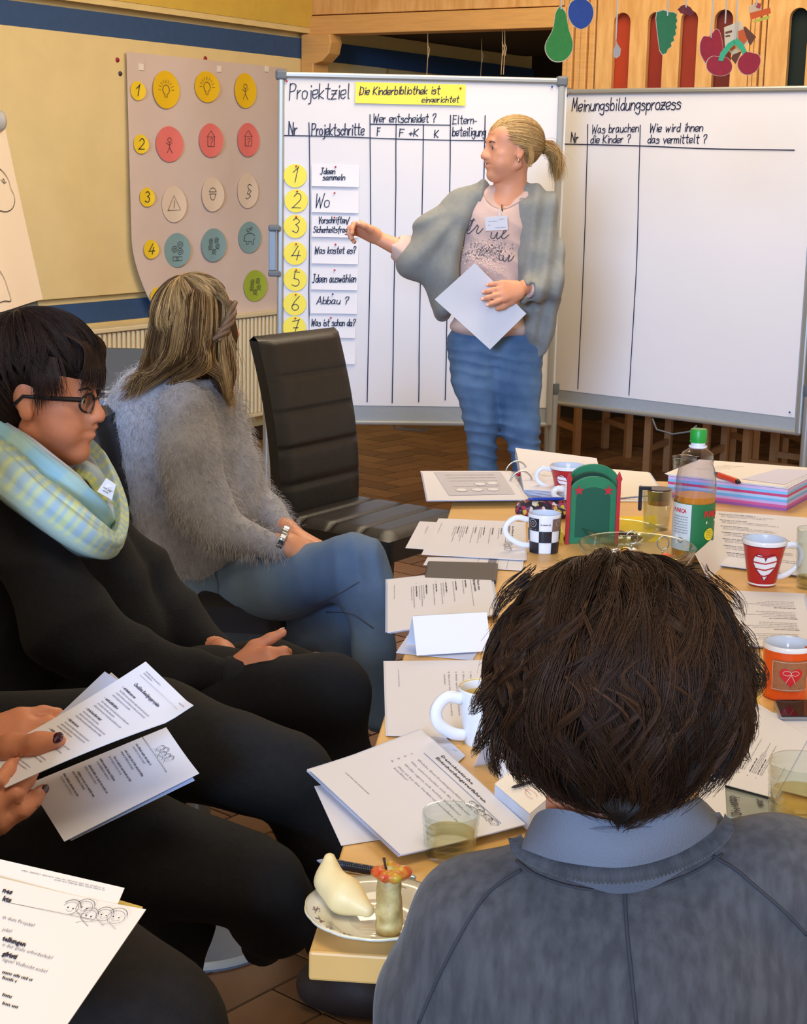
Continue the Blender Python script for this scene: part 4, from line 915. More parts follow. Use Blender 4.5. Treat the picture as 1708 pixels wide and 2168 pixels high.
for a, b in ((1027, 1195), (1128, 1195)): shoe(W1, at(a, b, 6.05), (-.3, -1), mat('shoe_dark', (40, 36, 36), .6))
# lettering on the shirt
bt = bvh_of(st); G = MB()
def on_shirt(lines, x, y, k, w=.0016, sl=.25):
    for ln in lines:
        P = [onto(bt, x+k*(a+sl*b), y-k*b, .0015) for a, b, _ in smooth_path([(a, b, 0) for a, b in ln], 5*len(ln))]; P = [p for p in P if p is not None]
        if len(P) > 2: G.tube(P, w, 5)
scr = [[(0, 3), (2, 2), (3, 9), (1, 1), (2.5, 0), (5, 3)], [(0, 7), (4, 8)], [(5, 3), (6, 5), (6.5, 4.2), (7, 4), (6.5, 1), (8, 0), (10, 3)]]
on_shirt(scr, 984, 494, 3.6)
on_shirt([[(0, 4), (.5, .5), (2.5, .3), (3.6, 4), (3.8, .6), (5, 0), (7, 2.4), (8.6, 4.5), (7.4, 5), (6.8, 1), (8.6, 0), (11, 2.5)]], 1037, 505, 3.5)
on_shirt([[(0, 4), (1, 1), (3, 1), (3, 4), (3.5, 1), (5, 0), (7, 4), (7, 0), (9, 1), (10, 4)]], 1053, 553, 3.2)
G.build('shirt_lettering', mat('print_dark', (70, 66, 76), .6), st, smooth=True)
G = MB(); r_ = random.Random(4)
for _ in range(240):
    u = r_.gauss(0, 1); x = 1032+u*26; y = 531+r_.gauss(0, 9)+(x-1032)*.05
    if abs(u) > 2: continue
    p = onto(bt, x, y, .0015)
    if p is not None: G.tube([p, p+V(r_.uniform(-.007, .007), 0, r_.uniform(-.008, .008))], .0010, 4)
o = G.build('sequin_print', mat('print_speckle', (112, 104, 108), .4), st); o['kind'] = 'stuff'
G = MB()
for _ in range(260):
    p = onto(bt, 1030+r_.gauss(0, 24), 545+r_.gauss(0, 20), .001)
    if p is not None: G.ell(p, (.0022, .0016, .0030), n=6)
o = G.build('sequins', mat('sequin_pale', (236, 204, 186), .25, metal=.3), st); o['kind'] = 'stuff'
nk = MB(); pts = [onto(bt, *q, .001) for q in ((1024, 412), (1030, 424), (1042, 436), (1058, 443), (1076, 440), (1094, 430), (1108, 420))]; pts = [p for p in pts if p is not None]
if len(pts) > 2: nk.tube(pts, .0028, 6).build('neck_band', mat('neck_band', (196, 166, 156), .8), st, smooth=True)
# hair: swept back to a tie, curly tail
HB = mat('hair_base_blond', (150, 118, 76), .6, bump=.3, bscale=300)
def hprof(H, lst, h, k, m, parent, name='hair_base', **kw): return blob(name, [H.E(*a) for a in lst], h, k, m, parent, **kw)
hair1 = hprof(H1, [(0, -.020, .037, (.079, .104, .089), .01), (0, -.06, -.01, (.06, .05, .05), .01)], .004, .01, HB, W1, subs=[H1.E(0, .114, -.02, (.085, .058, .074)), H1.E(-.085, .022, -.06, (.045, .052, .058)), H1.E(.085, .022, -.06, (.045, .052, .058)), H1.E(0, -.02, -.14, (.09, .10, .08))], ksub=.008)
hair1.name = 'hair_base'
tie = H1.p(0, -.128, .002); paths = []; tn = []
for i in range(2600):
    az = rs.uniform(-math.pi, math.pi); yy = math.cos(az); xx = math.sin(az)
    # hairline ring
    hl = .010-.05*max(0, -yy)+.068*max(0, yy)**.6; d0 = np.array([xx*.076, .074*yy-.010 if yy > 0 else .08*yy-.01, hl+.010*rs.randn()])
    d0 = np.array([d0[0], d0[1], d0[2]]); t = np.linspace(0, 1, 14)[:, None]
    u0 = (d0-np.array([0, -.02, .03]))/np.array([.081, .109, .091]); u0 /= np.linalg.norm(u0)
    u1 = np.array([.06*rs.randn(), -1, -.28+.06*rs.randn()]); u1 /= np.linalg.norm(u1)
    om = math.acos(np.clip(u0@u1, -1, 1)); q = (np.sin((1-t)*om)*u0+np.sin(t*om)*u1)/math.sin(om)
    q = q*np.array([.081, .109, .092])*(1.0+.035*rs.rand()+.03*np.sin(t*math.pi)*rs.rand())+np.array([0, -.02, .03])
    paths.append(np.array([H1.p(*a) for a in q])); a = rs.rand(); tn.append(np.array(lin((132, 96, 56)))*(1-a)+np.array(lin((222, 188, 128)))*a)
for i in range(1100):
    o_ = rs.randn(3)*.012; ph = rs.rand()*6.28; L = .055+.075*rs.rand(); n_ = 16; t = np.linspace(0, 1, n_)
    sp = rs.randn()*.024; out = [(o_[0]+.010*np.sin(t*9+ph)*t+sp*t), -.128-.052*np.sin(t*1.9)+o_[1]*.6-.016*rs.rand()*t+.010*np.cos(t*10+ph)*t, .008+o_[2]*.8-L*t**1.35+.022*np.sin(t*3)*rs.rand()]
    paths.append(np.array([H1.p(*a) for a in np.stack(out, 1)])); a = rs.rand(); tn.append(np.array(lin((126, 90, 50)))*(1-a)+np.array(lin((214, 176, 112)))*a)
for i in range(60):
    t = np.linspace(0, 1, 12); sx = -1; r0 = rs.rand()
    paths.append(np.array([H1.p(sx*(.077+.004*rs.rand()), -.03-.02*r0-.012*math.sin(3*a), .02-.085*a) for a in t])); tn.append(np.array(lin((200, 160, 100))))
strands('hair', paths, .00085, HAIRM, W1, tn)['label'] = 'dark blond hair swept back into a curly tail'
MB().lathe([(.017, -.008), (.022, 0), (.017, .008)], tie, 14, axis=H1.R @ V(0, -1, .1)).build('hair_tie', mat('hair_tie_dark', (60, 46, 40), .7), W1, smooth=True)
MB().tube([H1.p(-.079, .0, -.034), H1.p(-.080, -.001, -.046)], .002, 6).build('earring', mat('silver', (220, 220, 225), .2, metal=1), W1, smooth=True)
# badge with clip
c = onto(bt, 1052, 474, .012); bd = empty('name_badge', 'white printed name badge hanging on the presenter shirt front', 'name badge')
f = flatfn(c+V(-.040, 0, -.026), V(1, -.02, .08), V(-.09, -.12, 1))
MB().hexa([f(0, 0, -.001), f(.080, 0, -.001), f(.080, .050, -.001), f(0, .050, -.001)], [f(0, 0, .001), f(.080, 0, .001), f(.080, .050, .001), f(0, .050, .001)]).build('card', CARD, bd)
s = Sheet(f, .0018); s.greek(.012, .032, .034, .0028, 0, 3); s.greek(.050, .038, .018, .0028, 0, 4); s.greek(.034, .008, .040, .0024, 0, 5); s.greek(.010, .019, .008, .0022, 0, 6); s.build('badge_print', GREYINK, bd)
cl_ = onto(bt, 1062, 441, .006)
MB().tube([cl_+V(0, 0, .012), cl_+V(.002, -.006, -.012)], .0035, 8).build('clip', mat('brass_clip', (150, 110, 60), .35, metal=.8), bd, smooth=True)
MB().box((cl_+f(.045, .05, 0))/2, (.010, .003, .026)).build('strap', mat('clear_strap', (220, 205, 200), .3), bd)
# sheet held against the body
pf = [at(1005, 557, 5.80), at(1114, 664, 5.82), at(1037, 740, 5.80), at(920, 634, 5.78)]
mb = MB(); mb.grid(lambda a, b: (pf[0]*(1-a)+pf[1]*a)*(1-b)+(pf[3]*(1-a)+pf[2]*a)*b+V(0, .01*math.sin(a*3)*math.sin(b*3), 0), 8, 8)
tag(mb.build('paper_sheet', WPAP, None, smooth=True, solid=.0012), 'blank white sheet held diagonally in the presenter left hand', 'paper')
# ================================================================ WOMAN IN THE FLUFFY GREY JUMPER
leather_chair(at(300, 1225, 4.02).xy, math.radians(-8), 'black leather high-back chair carrying the woman in the fluffy grey jumper', .46)
W2 = person('seated woman with long streaked hair in a fluffy grey jumper and jeans')
H2 = Head(at(418, 690, 3.98), (.80, .60, .0), (.06, 0, 1), 1.0)
q = H2.prims() + chain([(405, 740, 3.98, 46), (385, 800, 4.0, 46), (350, 880, 4.04, 50)], .015)
q += [ell(at(335, 980, 4.05), (.08, .09, .12), None, .02), ell(at(360, 1100, 4.02), (.08, .10, .12), None, .02), ell(at(410, 1240, 4.02), (.09, .12, .07), None, .02)]
q += chain([(385, 900, 3.92, 30), (425, 1060, 3.82, 30), (540, 1145, 3.75, 22), (600, 1152, 3.72, 20)], .012) + chain([(460, 920, 4.13, 26), (515, 1020, 4.05, 26), (606, 1125, 3.90, 20), (622, 1136, 3.88, 18)], .012)
wA = at(600, 1152, 3.72); hq, tp = hand(wA, at(660, 1178, 3.74)-wA, V(-.1, .5, -1), 1, RELAX, sc=.95); wB = at(622, 1136, 3.88); hq2, tp2 = hand(wB, at(690, 1165, 3.84)-wB, V(0, -.3, -1), -1, RELAX, sc=.95)
q += hq + hq2 + chain([(470, 1265, 3.92, 38), (750, 1205, 3.68, 34), (790, 1380, 3.63, 22), (800, 1500, 3.62, 20)], .012) + chain([(480, 1300, 4.05, 38), (750, 1318, 3.82, 32), (740, 1560, 3.86, 20)], .012)
b2 = blob('body', q, .006, .012, SKIN, W2, subs=H2.subs()); H2.parts(b2)
JW = mat('jumper_grey_fluffy', (168, 168, 178), .95, noise=.12, nscale=60, bump=.6, bscale=350, sheen=.3)
sj = chain([(408, 792, 3.99, 48), (345, 870, 4.02, 92), (318, 950, 4.04, 104), (325, 1050, 4.03, 104), (362, 1150, 4.0, 92), (405, 1225, 3.98, 68)], .03)
sj += chain([(440, 860, 4.05, 70), (462, 980, 4.0, 66), (475, 1080, 3.95, 60), (455, 1170, 3.92, 55)], .03)
sj += chain([(392, 868, 3.88, 58), (402, 960, 3.82, 64), (424, 1060, 3.80, 60), (470, 1122, 3.77, 46), (592, 1160, 3.72, 26)], .01)
sj += chain([(478, 900, 4.13, 50), (510, 1010, 4.06, 42), (560, 1080, 3.98, 34), (606, 1128, 3.90, 27)], .012)
jmp = blob('jumper', sj, .008, .02, JW, W2, disp=lambda P: .003*hsin(P, 11, 28)+folds(P, 5, (.7, .1, -.7), 45, .004, .6), subs=[ell(at(412, 775, 3.99), (.06, .07, .05))])
JEAN2 = mat('jeans_mid_blue', (84, 108, 140), .85, rgb2=(108, 132, 160), nscale=6, bump=.4, bscale=450)
q = [ell(at(432, 1262, 3.98), (.13, .18, .085))] + chain([(465, 1262, 3.92, 68), (600, 1232, 3.78, 70), (748, 1200, 3.66, 62)], .02) + chain([(752, 1200, 3.66, 60), (778, 1250, 3.64, 46), (792, 1380, 3.62, 36), (800, 1520, 3.62, 30)], .02)
q += chain([(480, 1310, 4.05, 62), (620, 1315, 3.92, 58), (750, 1318, 3.80, 55)], .02) + chain([(752, 1318, 3.80, 54), (748, 1440, 3.83, 42), (740, 1570, 3.86, 34)], .02)
kp_ = np.array(at(765, 1215, 3.64))
def j2(P):
    d = np.sqrt(((P-kp_)**2).sum(1)); return folds(P, 21, (1, 0, .25), 130, .006, .3)*np.exp(-(d/.13)**2) + .0025*hsin(P, 2, 30)
jn2 = blob('jeans', q, .007, .012, JEAN2, W2, disp=j2)
bj = bvh_of(jn2)
def seam(bv, pts, r, m, parent, name='seam', lift=.001):
    P = [onto(bv, x, y, lift) for x, y, _ in smooth_path([(a, b, 0) for a, b in pts], 6*len(pts))]; P = [p for p in P if p is not None]
    if len(P) > 2: return MB().tube(P, r, 6).build(name, m, parent, smooth=True)
ST = mat('jeans_stitch', (84, 84, 96), .8)
seam(bj, [(455, 1210), (462, 1245), (452, 1290)], .0018, ST, jn2); seam(bj, [(470, 1325), (560, 1318), (690, 1270), (760, 1232)], .0015, ST, jn2); seam(bj, [(690, 1296), (745, 1300), (790, 1330)], .0015, ST, jn2)
for a, b, Y in ((800, 1540, 3.62), (740, 1590, 3.86)):
    shoe(W2, at(a, b, Y), (1, -.3), mat('boot_dark', (44, 34, 30), .6))
# jumper fluff
vs = np.array([v.co for v in jmp.data.vertices]); nn = np.array([v.normal for v in jmp.data.vertices]); vis = np.einsum('ij,ij->i', nn, np.array(CAM_C)-vs) > -.12
ids = np.where(vis)[0]; rs2 = np.random.RandomState(5); paths = []; tn = []
for i in rs2.choice(ids, 15000):
    p = vs[i]+rs2.randn(3)*.004; n = nn[i]; g = n*.55+rs2.randn(3)*.5+np.array([.25, 0, -.75]); g = g/np.linalg.norm(g); L = .010+.016*rs2.rand(); t = np.linspace(0, 1, 4)[:, None]
    paths.append(p+n*.001+g*L*t+n*L*.35*t*(1-t)*2+np.array([0, 0, -L*.3])*t*t); a = rs2.rand(); tn.append(np.array(lin((146, 144, 150)))*(1-a)+np.array(lin((224, 220, 218)))*a)
strands('fluff', paths, .00042, HAIRM, W2, tn)
# wrist watch
wc = at(597, 1141, 3.72); ax = (at(620, 1152, 3.72)-at(580, 1136, 3.72)).normalized()
wt = MB().lathe([(.029, -.008), (.031, -.005), (.031, .005), (.029, .008), (.027, 0)], wc, 26, axis=ax).build('wrist_watch', mat('steel', (205, 210, 220), .2, metal=1), W2, smooth='auto')
for i in range(14):
    t = 6.283*i/14; F_ = ax.to_track_quat('Z', 'Y').to_matrix(); MB().box(wc+F_ @ V(.031*math.cos(t), .031*math.sin(t), 0), (.003, .010, .014), F_ @ rotz(t)).build('link', MATS['steel'], wt, bevel=.001)
# hair: long streaked locks, drawn from the crown
rs2 = np.random.RandomState(9)
HB2 = mat('hair_base_brown', (78, 60, 46), .95, spec=.05, bump=.3, bscale=300)
blob('hair_base', [H2.E(0, -.018, .032, (.080, .100, .090), .01)] + chain([(425, 700, 3.98, 72), (385, 760, 3.98, 58), (345, 800, 3.98, 30), (300, 830, 3.97, 12)], .01) + chain([(455, 720, 3.98, 50), (470, 790, 3.97, 26), (482, 840, 3.95, 10)], .01), .006, .01, HB2, W2, subs=[H2.E(0, .115, -.03, (.075, .07, .075))], ksub=.006)['label'] = 'dense underlayer of the long hair'
cr = (418, 598)
tips_ = [((250, 838), 14), ((262, 850), 12), ((278, 812), 14), ((292, 800), 12), ((240, 862), 10), ((308, 800), 14), ((330, 800), 14), ((352, 792), 12), ((372, 800), 10), ((300, 790), 16), ((390, 790), 12), ((268, 830), 10)]
paths = []; tn = []
def hcol(k, r):
    a = np.clip(k*.95+.16*r-.12, 0, 1)**1.5; return np.array(lin((72, 45, 27)))*(1-a)+np.array(lin((232, 190, 126)))*a
nL = 46
for i in range(nL):
    f = i/(nL-1)                                       # 0 = left outline, 1 = right side by the temple
    x1 = 326+f*160; y1 = 745-6*math.sin(f*3.1)
    bul = math.sin(math.pi*min(1, max(0, f*.95+.02)))
    yT = 3.98-.115*bul                                # how far the head comes towards the camera
    mid1 = (418+(x1-418)*.72+(f-.45)*26, 628+abs(f-.45)*24, yT+.03); mid2 = (418+(x1-418)*1.02, 690, yT-.005)
    if f < .62:
        tp_, _ = tips_[i % len(tips_)]; g = [mid1, mid2, (x1-6-10*(1-f), y1+10, yT), (x1*.55+tp_[0]*.45-4, y1*.6+tp_[1]*.4+16, 3.90-.01*bul), (tp_[0]+rs2.randn()*5, tp_[1]+rs2.randn()*6, 3.885)]
    else:
        e = rs2.rand(); g = [mid1, mid2, (x1-4, y1+20, yT), (470+12*e, 800, 3.90), (482+10*e+8*rs2.randn()*.5, 862+14*rs2.randn(), 3.885)]
    g = [(cr[0]+(f-.45)*14, cr[1]+4-6*bul, 3.98-.02*bul)] + g
    P = [at(*p) for p in g]; k = rs2.rand()**1.3
    for s_ in lock(P, [.004, .011, .014, .014, .012, .004], 120, 26, rs2, .003): paths.append(s_); tn.append(hcol(k, rs2.rand()))
for i in range(26):                                     # loose inner locks curling forward over the shoulder
    f = i/25; g = [(430+20*f, 720, 3.87), (440-40*f, 770+10*f, 3.87), (400-50*f, 800, 3.88), (352-12*f, 812+8*f, 3.875)] if f < .5 else [(470, 700, 3.89), (472+10*(f-.5), 760, 3.90), (478+16*(f-.5), 800, 3.89), (486+10*f*rs2.rand(), 850+18*rs2.rand(), 3.88)]
    k = rs2.rand()
    for s_ in lock([at(*p) for p in g], [.01, .012, .008, .003], 60, 18, rs2, .002): paths.append(s_); tn.append(hcol(k, rs2.rand()))
for i in range(9):                                      # crown parted sweep over the top towards the twist
    g = [(425, 592+2*i, 3.97), (455+3*i, 600+5*i, 3.95-.004*i), (478+1*i, 636+5*i, 3.93), (478-2*i, 690, 3.91), (462-4*i, 722, 3.90)]
    k = .25+.75*rs2.rand()
    for s_ in lock([at(*p) for p in g], [.004, .01, .009, .007, .005], 90, 20, rs2, .001): paths.append(s_); tn.append(hcol(k, rs2.rand()))
for i in range(30):                                     # stray wisps
    x = 250+rs2.rand()*40; g = [(360, 740, 3.9), (320, 790, 3.89), (x+20, 800, 3.88), (x-8*rs2.rand(), 850+10*rs2.rand(), 3.88)]
    for s_ in lock([at(*p) for p in g], [.01, .012, .012, .008], 4, 16, rs2, .006): paths.append(s_); tn.append(hcol(rs2.rand(), rs2.rand()))
for i in range(40):
    t = np.linspace(0, 1, 14); b = np.array(at(482+4*rs2.randn(), 700, 3.90)); e = np.array(at(492+10*rs2.rand(), 860+20*rs2.randn(), 3.88)); paths.append(b+(e-b)*t[:, None]+np.array([.02, 0, 0])*np.sin(t*3.1)[:, None]*rs2.randn()); tn.append(hcol(.6, rs2.rand()))
pj, tj, wj = sph_hair(H2.p(0, -.018, .032), (.083, .103, .094), H2.R @ Matrix.Rotation(math.radians(18), 3, 'X'), 4200, 16, rs2, lambda a: 1.62 if math.sin(a) < .25 else 1.15, (.98, 1.06), .08, clumps=70, flick=0, col=((74, 54, 40), (206, 182, 138)), wav=.006)
tj = [np.array(lin((72, 45, 27)))*(1-x)+np.array(lin((232, 190, 126)))*x for x in [float(np.clip((t[0]-.10)/.45, 0, 1))**1.8 for t in tj]]
paths += pj; tn += tj
strands('hair', paths, .00075, HAIRM, W2, tn)['label'] = 'long brown hair with pale blond streaks'
# twisted strand held back at the side
tw = MB(); n = 40; g = smooth_path([at(*p) for p in ((492, 640, 3.93), (488, 672, 3.90), (474, 700, 3.885), (456, 722, 3.885))], n)
for ph in (0, 2.09, 4.19):
    pts = []
    for i in range(n):
        t = i/(n-1)*9+ph; pts.append(V(*g[i])+V(math.cos(t)*.007, -math.sin(t)*.006, math.sin(t)*.004))
    tw.tube(pts, [.0065]*(n-1)+[.003], 8)
tw.build('hair_twist', mat('hair_twist_brown', (116, 88, 62), .5, bump=.6, bscale=500), W2, smooth=True)
# ================================================================ WOMAN WITH DARK SHORT HAIR AND SCARF
leather_chair(at(-60, 1440, 3.0).xy, math.radians(0), 'black leather high-back chair mostly hidden under the dark-haired woman with the scarf')
W3 = person('seated woman with short dark hair, glasses and a pale striped scarf, hands clasped')
H3 = Head(at(92, 838, 2.86), (.985, -.10, -.10), (.10, 0, 1), .97)
q = H3.prims() + chain([(85, 900, 2.87, 62), (70, 960, 2.88, 66), (50, 1040, 2.9, 90)], .015) + [ell(at(30, 1180, 2.94), (.09, .13, .12), None, .02), ell(at(50, 1350, 2.95), (.10, .13, .13), None, .02), ell(at(80, 1500, 2.93), (.12, .14, .07), None, .02)]
w1_ = at(498, 1432, 2.70); h1_, t1_ = hand(w1_, at(560, 1432, 2.69)-w1_+V(0, 0, .012), V(.05, .9, -.5), 1, [(38, 55, 30), (42, 58, 30), (48, 60, 30), (52, 60, 30)], (48, 30, 0), .93, 3, .072)
w2_ = at(468, 1382, 2.86); h2_, t2_ = hand(w2_, at(545, 1446, 2.76)-w2_, V(.1, -.8, -.5), -1, [(30, 50, 30), (34, 52, 30), (38, 54, 30), (40, 54, 30)], (25, 20, 10), .93, 3, .076)
q += h1_ + h2_ + chain([(60, 1130, 2.78, 44), (160, 1340, 2.69, 42), (300, 1420, 2.68, 38), (498, 1432, 2.70, 28)], .012) + chain([(180, 1130, 3.04, 44), (375, 1330, 2.96, 38), (468, 1382, 2.86, 28)], .012)
q += chain([(150, 1490, 2.85, 60), (690, 1470, 2.67, 42), (722, 1620, 2.68, 30), (722, 1850, 2.72, 26)], .015)
b3 = blob('body', q, .0048, .012, SKIN2, W3, subs=H3.subs()); b3['label'] = 'skin of face, neck and clasped hands'
H3.parts(b3, mat('eyebrow_dark', (50, 36, 30), .8)); nails(t1_, b3); nails(t2_, b3)
BLKN = mat('black_knit', (17, 18, 24), .95, noise=.3, nscale=80, bump=.6, bscale=260); BLKT = mat('black_trousers', (16, 17, 22), .95, noise=.25, nscale=60, bump=.35, bscale=350)
cq = chain([(60, 1010, 2.88, 60), (30, 1110, 2.92, 150), (40, 1280, 2.95, 190), (80, 1430, 2.93, 170)], .03) + chain([(180, 1110, 3.02, 85), (290, 1240, 3.02, 75), (375, 1330, 2.96, 60), (462, 1386, 2.87, 38)], .02)
cq += chain([(40, 1120, 2.76, 85), (150, 1330, 2.68, 86), (300, 1420, 2.67, 64), (505, 1434, 2.70, 38)], .02) + chain([(200, 1200, 2.95, 90), (300, 1360, 2.9, 70)], .03)
cd3 = blob('cardigan', cq, .008, .015, BLKN, W3, disp=lambda P: folds(P, 31, (.6, .2, -.8), 60, .006, .6)+.003*hsin(P, 4, 30), subs=[wcone(at(512, 1434, 2.70), at(560, 1434, 2.68), .027, .05), wcone(at(470, 1387, 2.86), at(520, 1400, 2.82), .026, .05)])
MB().lathe([(.034, -.020), (.037, -.016), (.037, .012), (.033, .018), (.028, .016)], at(500, 1434, 2.70), 24, axis=(1, 0, -.02)).build('cuff', mat('black_rib', (34, 35, 42), .95, bump=.8, bscale=120, wave='X'), cd3, smooth=True)
blob('trousers', [ell(at(80, 1500, 2.93), (.17, .19, .10))] + chain([(150, 1490, 2.85, 92), (450, 1470, 2.74, 88), (692, 1466, 2.66, 76)], .02) + chain([(700, 1470, 2.66, 72), (722, 1620, 2.68, 54), (722, 1860, 2.72, 44)], .02) + chain([(150, 1480, 3.08, 90), (560, 1440, 2.95, 75), (640, 1460, 2.92, 66)], .02) + chain([(640, 1460, 2.92, 62), (660, 1640, 2.95, 50), (660, 1900, 3.0, 40)], .02),
     .009, .015, BLKT, W3, disp=lambda P: .004*hsin(P, 7, 22)+folds(P, 3, (1, 0, .3), 40, .003, .7))
for a, b, Y in ((722, 1880, 2.72), (660, 1900, 3.0)):
    p = at(a, b, Y); shoe(W3, p, (1, -.2), MATS['boot_dark'])
# scarf: a wide loop of pale blue and lime stripes
SCF = bpy.data.materials.new('scarf_striped'); SCF.use_nodes = True; nt = SCF.node_tree; bs = nt.nodes['Principled BSDF']; bs.inputs['Roughness'].default_value = .9
a_ = nt.nodes.new('ShaderNodeAttribute'); a_.attribute_name = 'tint'; nz = nt.nodes.new('ShaderNodeTexNoise'); nz.inputs['Scale'].default_value = 400; bp = nt.nodes.new('ShaderNodeBump'); bp.inputs['Strength'].default_value = .4; bp.inputs['Distance'].default_value = .002
nt.links.new(a_.outputs['Color'], bs.inputs['Base Color']); nt.links.new(nz.outputs[0], bp.inputs['Height']); nt.links.new(bp.outputs[0], bs.inputs['Normal'])
def scarf_band(name, pts, wid, thick, nU, nfold, seed, c1, c2, c3, stripes, phase=0):
    """broad folded band swept along pts; wid along the way in px; facing out from the neck"""
    rs_ = np.random.RandomState(seed); P = smooth_path([at(*p[:3]) for p in pts], nU+1); pts = [tuple(q[:3])+(q[3]*.95,) for q in pts]; Wd = np.interp(np.linspace(0, 1, nU+1), np.linspace(0, 1, len(pts)), [p[3]/pxm(at(*p[:3])) for p in pts]); nV = 30
    T = np.gradient(P, axis=0); T /= np.linalg.norm(T, axis=1)[:, None]; c0_ = np.array(at(60, 985, 2.9)); vs = []; tint = []
    f1, f2 = rs_.rand()*6, rs_.rand()*6
    for i in range(nU+1):
        out = P[i]-c0_; out -= T[i]*(out@T[i]); out /= np.linalg.norm(out); sd = np.cross(T[i], out)
        for j in range(nV):
            t = 2*math.pi*j/nV; fo = 1+.13*math.sin(nfold*t+f1+.8*math.sin(i*.12+f2))+.09*math.sin((nfold*2+1)*t+i*.13+f2)+.05*math.sin((nfold*3+2)*t-i*.2)
            vs.append(P[i]+sd*math.cos(t)*Wd[i]*fo+out*math.sin(t)*Wd[i]*thick*fo)
            s_ = (i/nU*stripes+phase); u = s_ % 1; side = math.cos(t+f1)
            c_ = np.array(lin(c1 if side > -.1 else c2)); 
            if u < .38 and side > -.35: c_ = c_*.25+np.array(lin(c3))*.75
            tint.append(c_)
    fs = [(i*nV+j, i*nV+(j+1) % nV, (i+1)*nV+(j+1) % nV, (i+1)*nV+j) for i in range(nU) for j in range(nV)]
    mb = MB(); mb.add(vs, fs); o = mb.build(name, SCF, scf, smooth=True); set_tint(o.data, np.array(tint)); return o
scf = empty('scarf', 'pale blue and lime striped loop scarf around the dark-haired woman neck', 'scarf')
scarf_band('outer_loop', [(-70, 930, 2.86, 55), (-10, 985, 2.72, 52), (60, 1045, 2.66, 46), (130, 1100, 2.66, 46), (195, 1145, 2.68, 42), (238, 1155, 2.74, 32), (252, 1120, 2.82, 30), (240, 1060, 2.92, 34), (205, 990, 3.02, 40), (150, 950, 3.06, 40), (60, 930, 3.06, 40), (-30, 920, 2.98, 46), (-70, 930, 2.86, 55)], 42, .55, 120, 5, 3, (168, 198, 214), (178, 206, 200), (214, 226, 150), 44)
scarf_band('inner_loop', [(-40, 900, 2.86, 34), (20, 935, 2.76, 34), (80, 985, 2.72, 38), (140, 1040, 2.72, 46), (195, 1090, 2.76, 40), (225, 1110, 2.82, 26), (222, 1060, 2.9, 28), (190, 1000, 2.98, 30), (140, 960, 3.02, 32), (60, 920, 3.04, 34), (-20, 900, 2.96, 34), (-40, 900, 2.86, 34)], 42, .5, 110, 4, 8, (148, 196, 218), (186, 200, 226), (170, 204, 200), 7, .3)
scarf_band('tail_fold', [(150, 985, 2.88, 16), (170, 990, 2.88, 24), (200, 1010, 2.88, 30), (232, 1070, 2.88, 24), (250, 1120, 2.84, 14)], 42, .5, 60, 4, 12, (176, 200, 150), (170, 190, 200), (210, 214, 120), 12, .1)
tg = MB().hexa([at(225, 1012, 2.76)+V(0, .001, 0), at(246, 1026, 2.76), at(237, 1058, 2.76), at(206, 1040, 2.75)], [p+V(0, -.002, 0) for p in (at(225, 1012, 2.76), at(246, 1026, 2.76), at(237, 1058, 2.76), at(206, 1040, 2.75))]).build('name_tag', CARD, None)
tag(tg, 'small white name tag stuck on the striped scarf', 'name tag')
f = flatfn(at(215, 1040, 2.745), at(237, 1058, 2.755)-at(206, 1040, 2.745), at(225, 1012, 2.755)-at(206, 1040, 2.745)); s = Sheet(f, .004); s.greek(-.002, .006, .016, .002, 0, 3, 1.3); s.greek(0, .001, .010, .002, 0, 9, 1.3); s.build('tag_print', BLK, tg)
# glasses
GF = mat('glasses_frame', (24, 24, 30), .3)
gl = empty('glasses', 'dark rectangular glasses on the face of the woman with the scarf', 'glasses')
for x in (-1, 1):
    c = V(x*.034, .098, .004); rim = [H3.p(c.x+.024*math.cos(t)*(1), c.y-.012*abs(math.cos(t))*(1 if math.cos(t)*x > 0 else 0), c.z+.017*math.sin(t)) for t in [2*math.pi*i/24 for i in range(25)]]
    MB().tube(rim, .0022, 8, cap=False).build('rim', GF, gl, smooth=True)
    MB().lathe([(0, 0), (.021, 0), (.021, .0012), (0, .0012)], H3.p(c.x, c.y, c.z), 20, axis=H3.R @ V(0, 1, 0), sx=1).build('lens', glassm('lens_glass', (235, 240, 245), .03), gl)
    MB().tube([H3.p(x*.058, .088, .012), H3.p(x*.079, .03, .010), H3.p(x*.081, -.012, .008), H3.p(x*.080, -.03, -.012)], [.003, .0026, .002, .002], 8, flat=1.5).build('temple_arm', GF, gl, smooth=True)
MB().tube([H3.p(-.011, .100, .008), H3.p(0, .104, .012), H3.p(.011, .100, .008)], .0018, 6).build('bridge', GF, gl, smooth=True)
HB3 = mat('hair_base_dark', (34, 25, 22), .95, spec=.05, bump=.3, bscale=300)
blob('hair_base', [H3.E(0, -.022, .046, (.083, .107, .098), .012), H3.E(0, -.060, -.02, (.072, .056, .074), .012), H3.E(0, .055, .085, (.060, .042, .034), .012)], .006, .01, HB3, W3,
     subs=[H3.E(0, .135, -.035, (.10, .080, .088)), H3.E(.085, .045, -.065, (.05, .062, .075)), H3.E(-.085, .045, -.065, (.05, .062, .075)), H3.E(.088, -.010, -.02, (.028, .030, .05)), H3.E(-.088, -.010, -.02, (.028, .030, .05)), H3.E(0, 0, -.155, (.1, .12, .075))], ksub=.006)['label'] = 'dense dark underlayer of the short hair'
rs3 = np.random.RandomState(12)
crn = H3.R @ Matrix.Rotation(math.radians(-28), 3, 'X')   # crown axis tips back
def pe(az):      # local axes: x right, y forward
    f = math.sin(az); return 1.55+.35*max(0, f)**2*.2+.62*max(0, -f) - .10*abs(math.cos(az))
R3 = Matrix.Rotation(math.radians(22), 3, 'X')
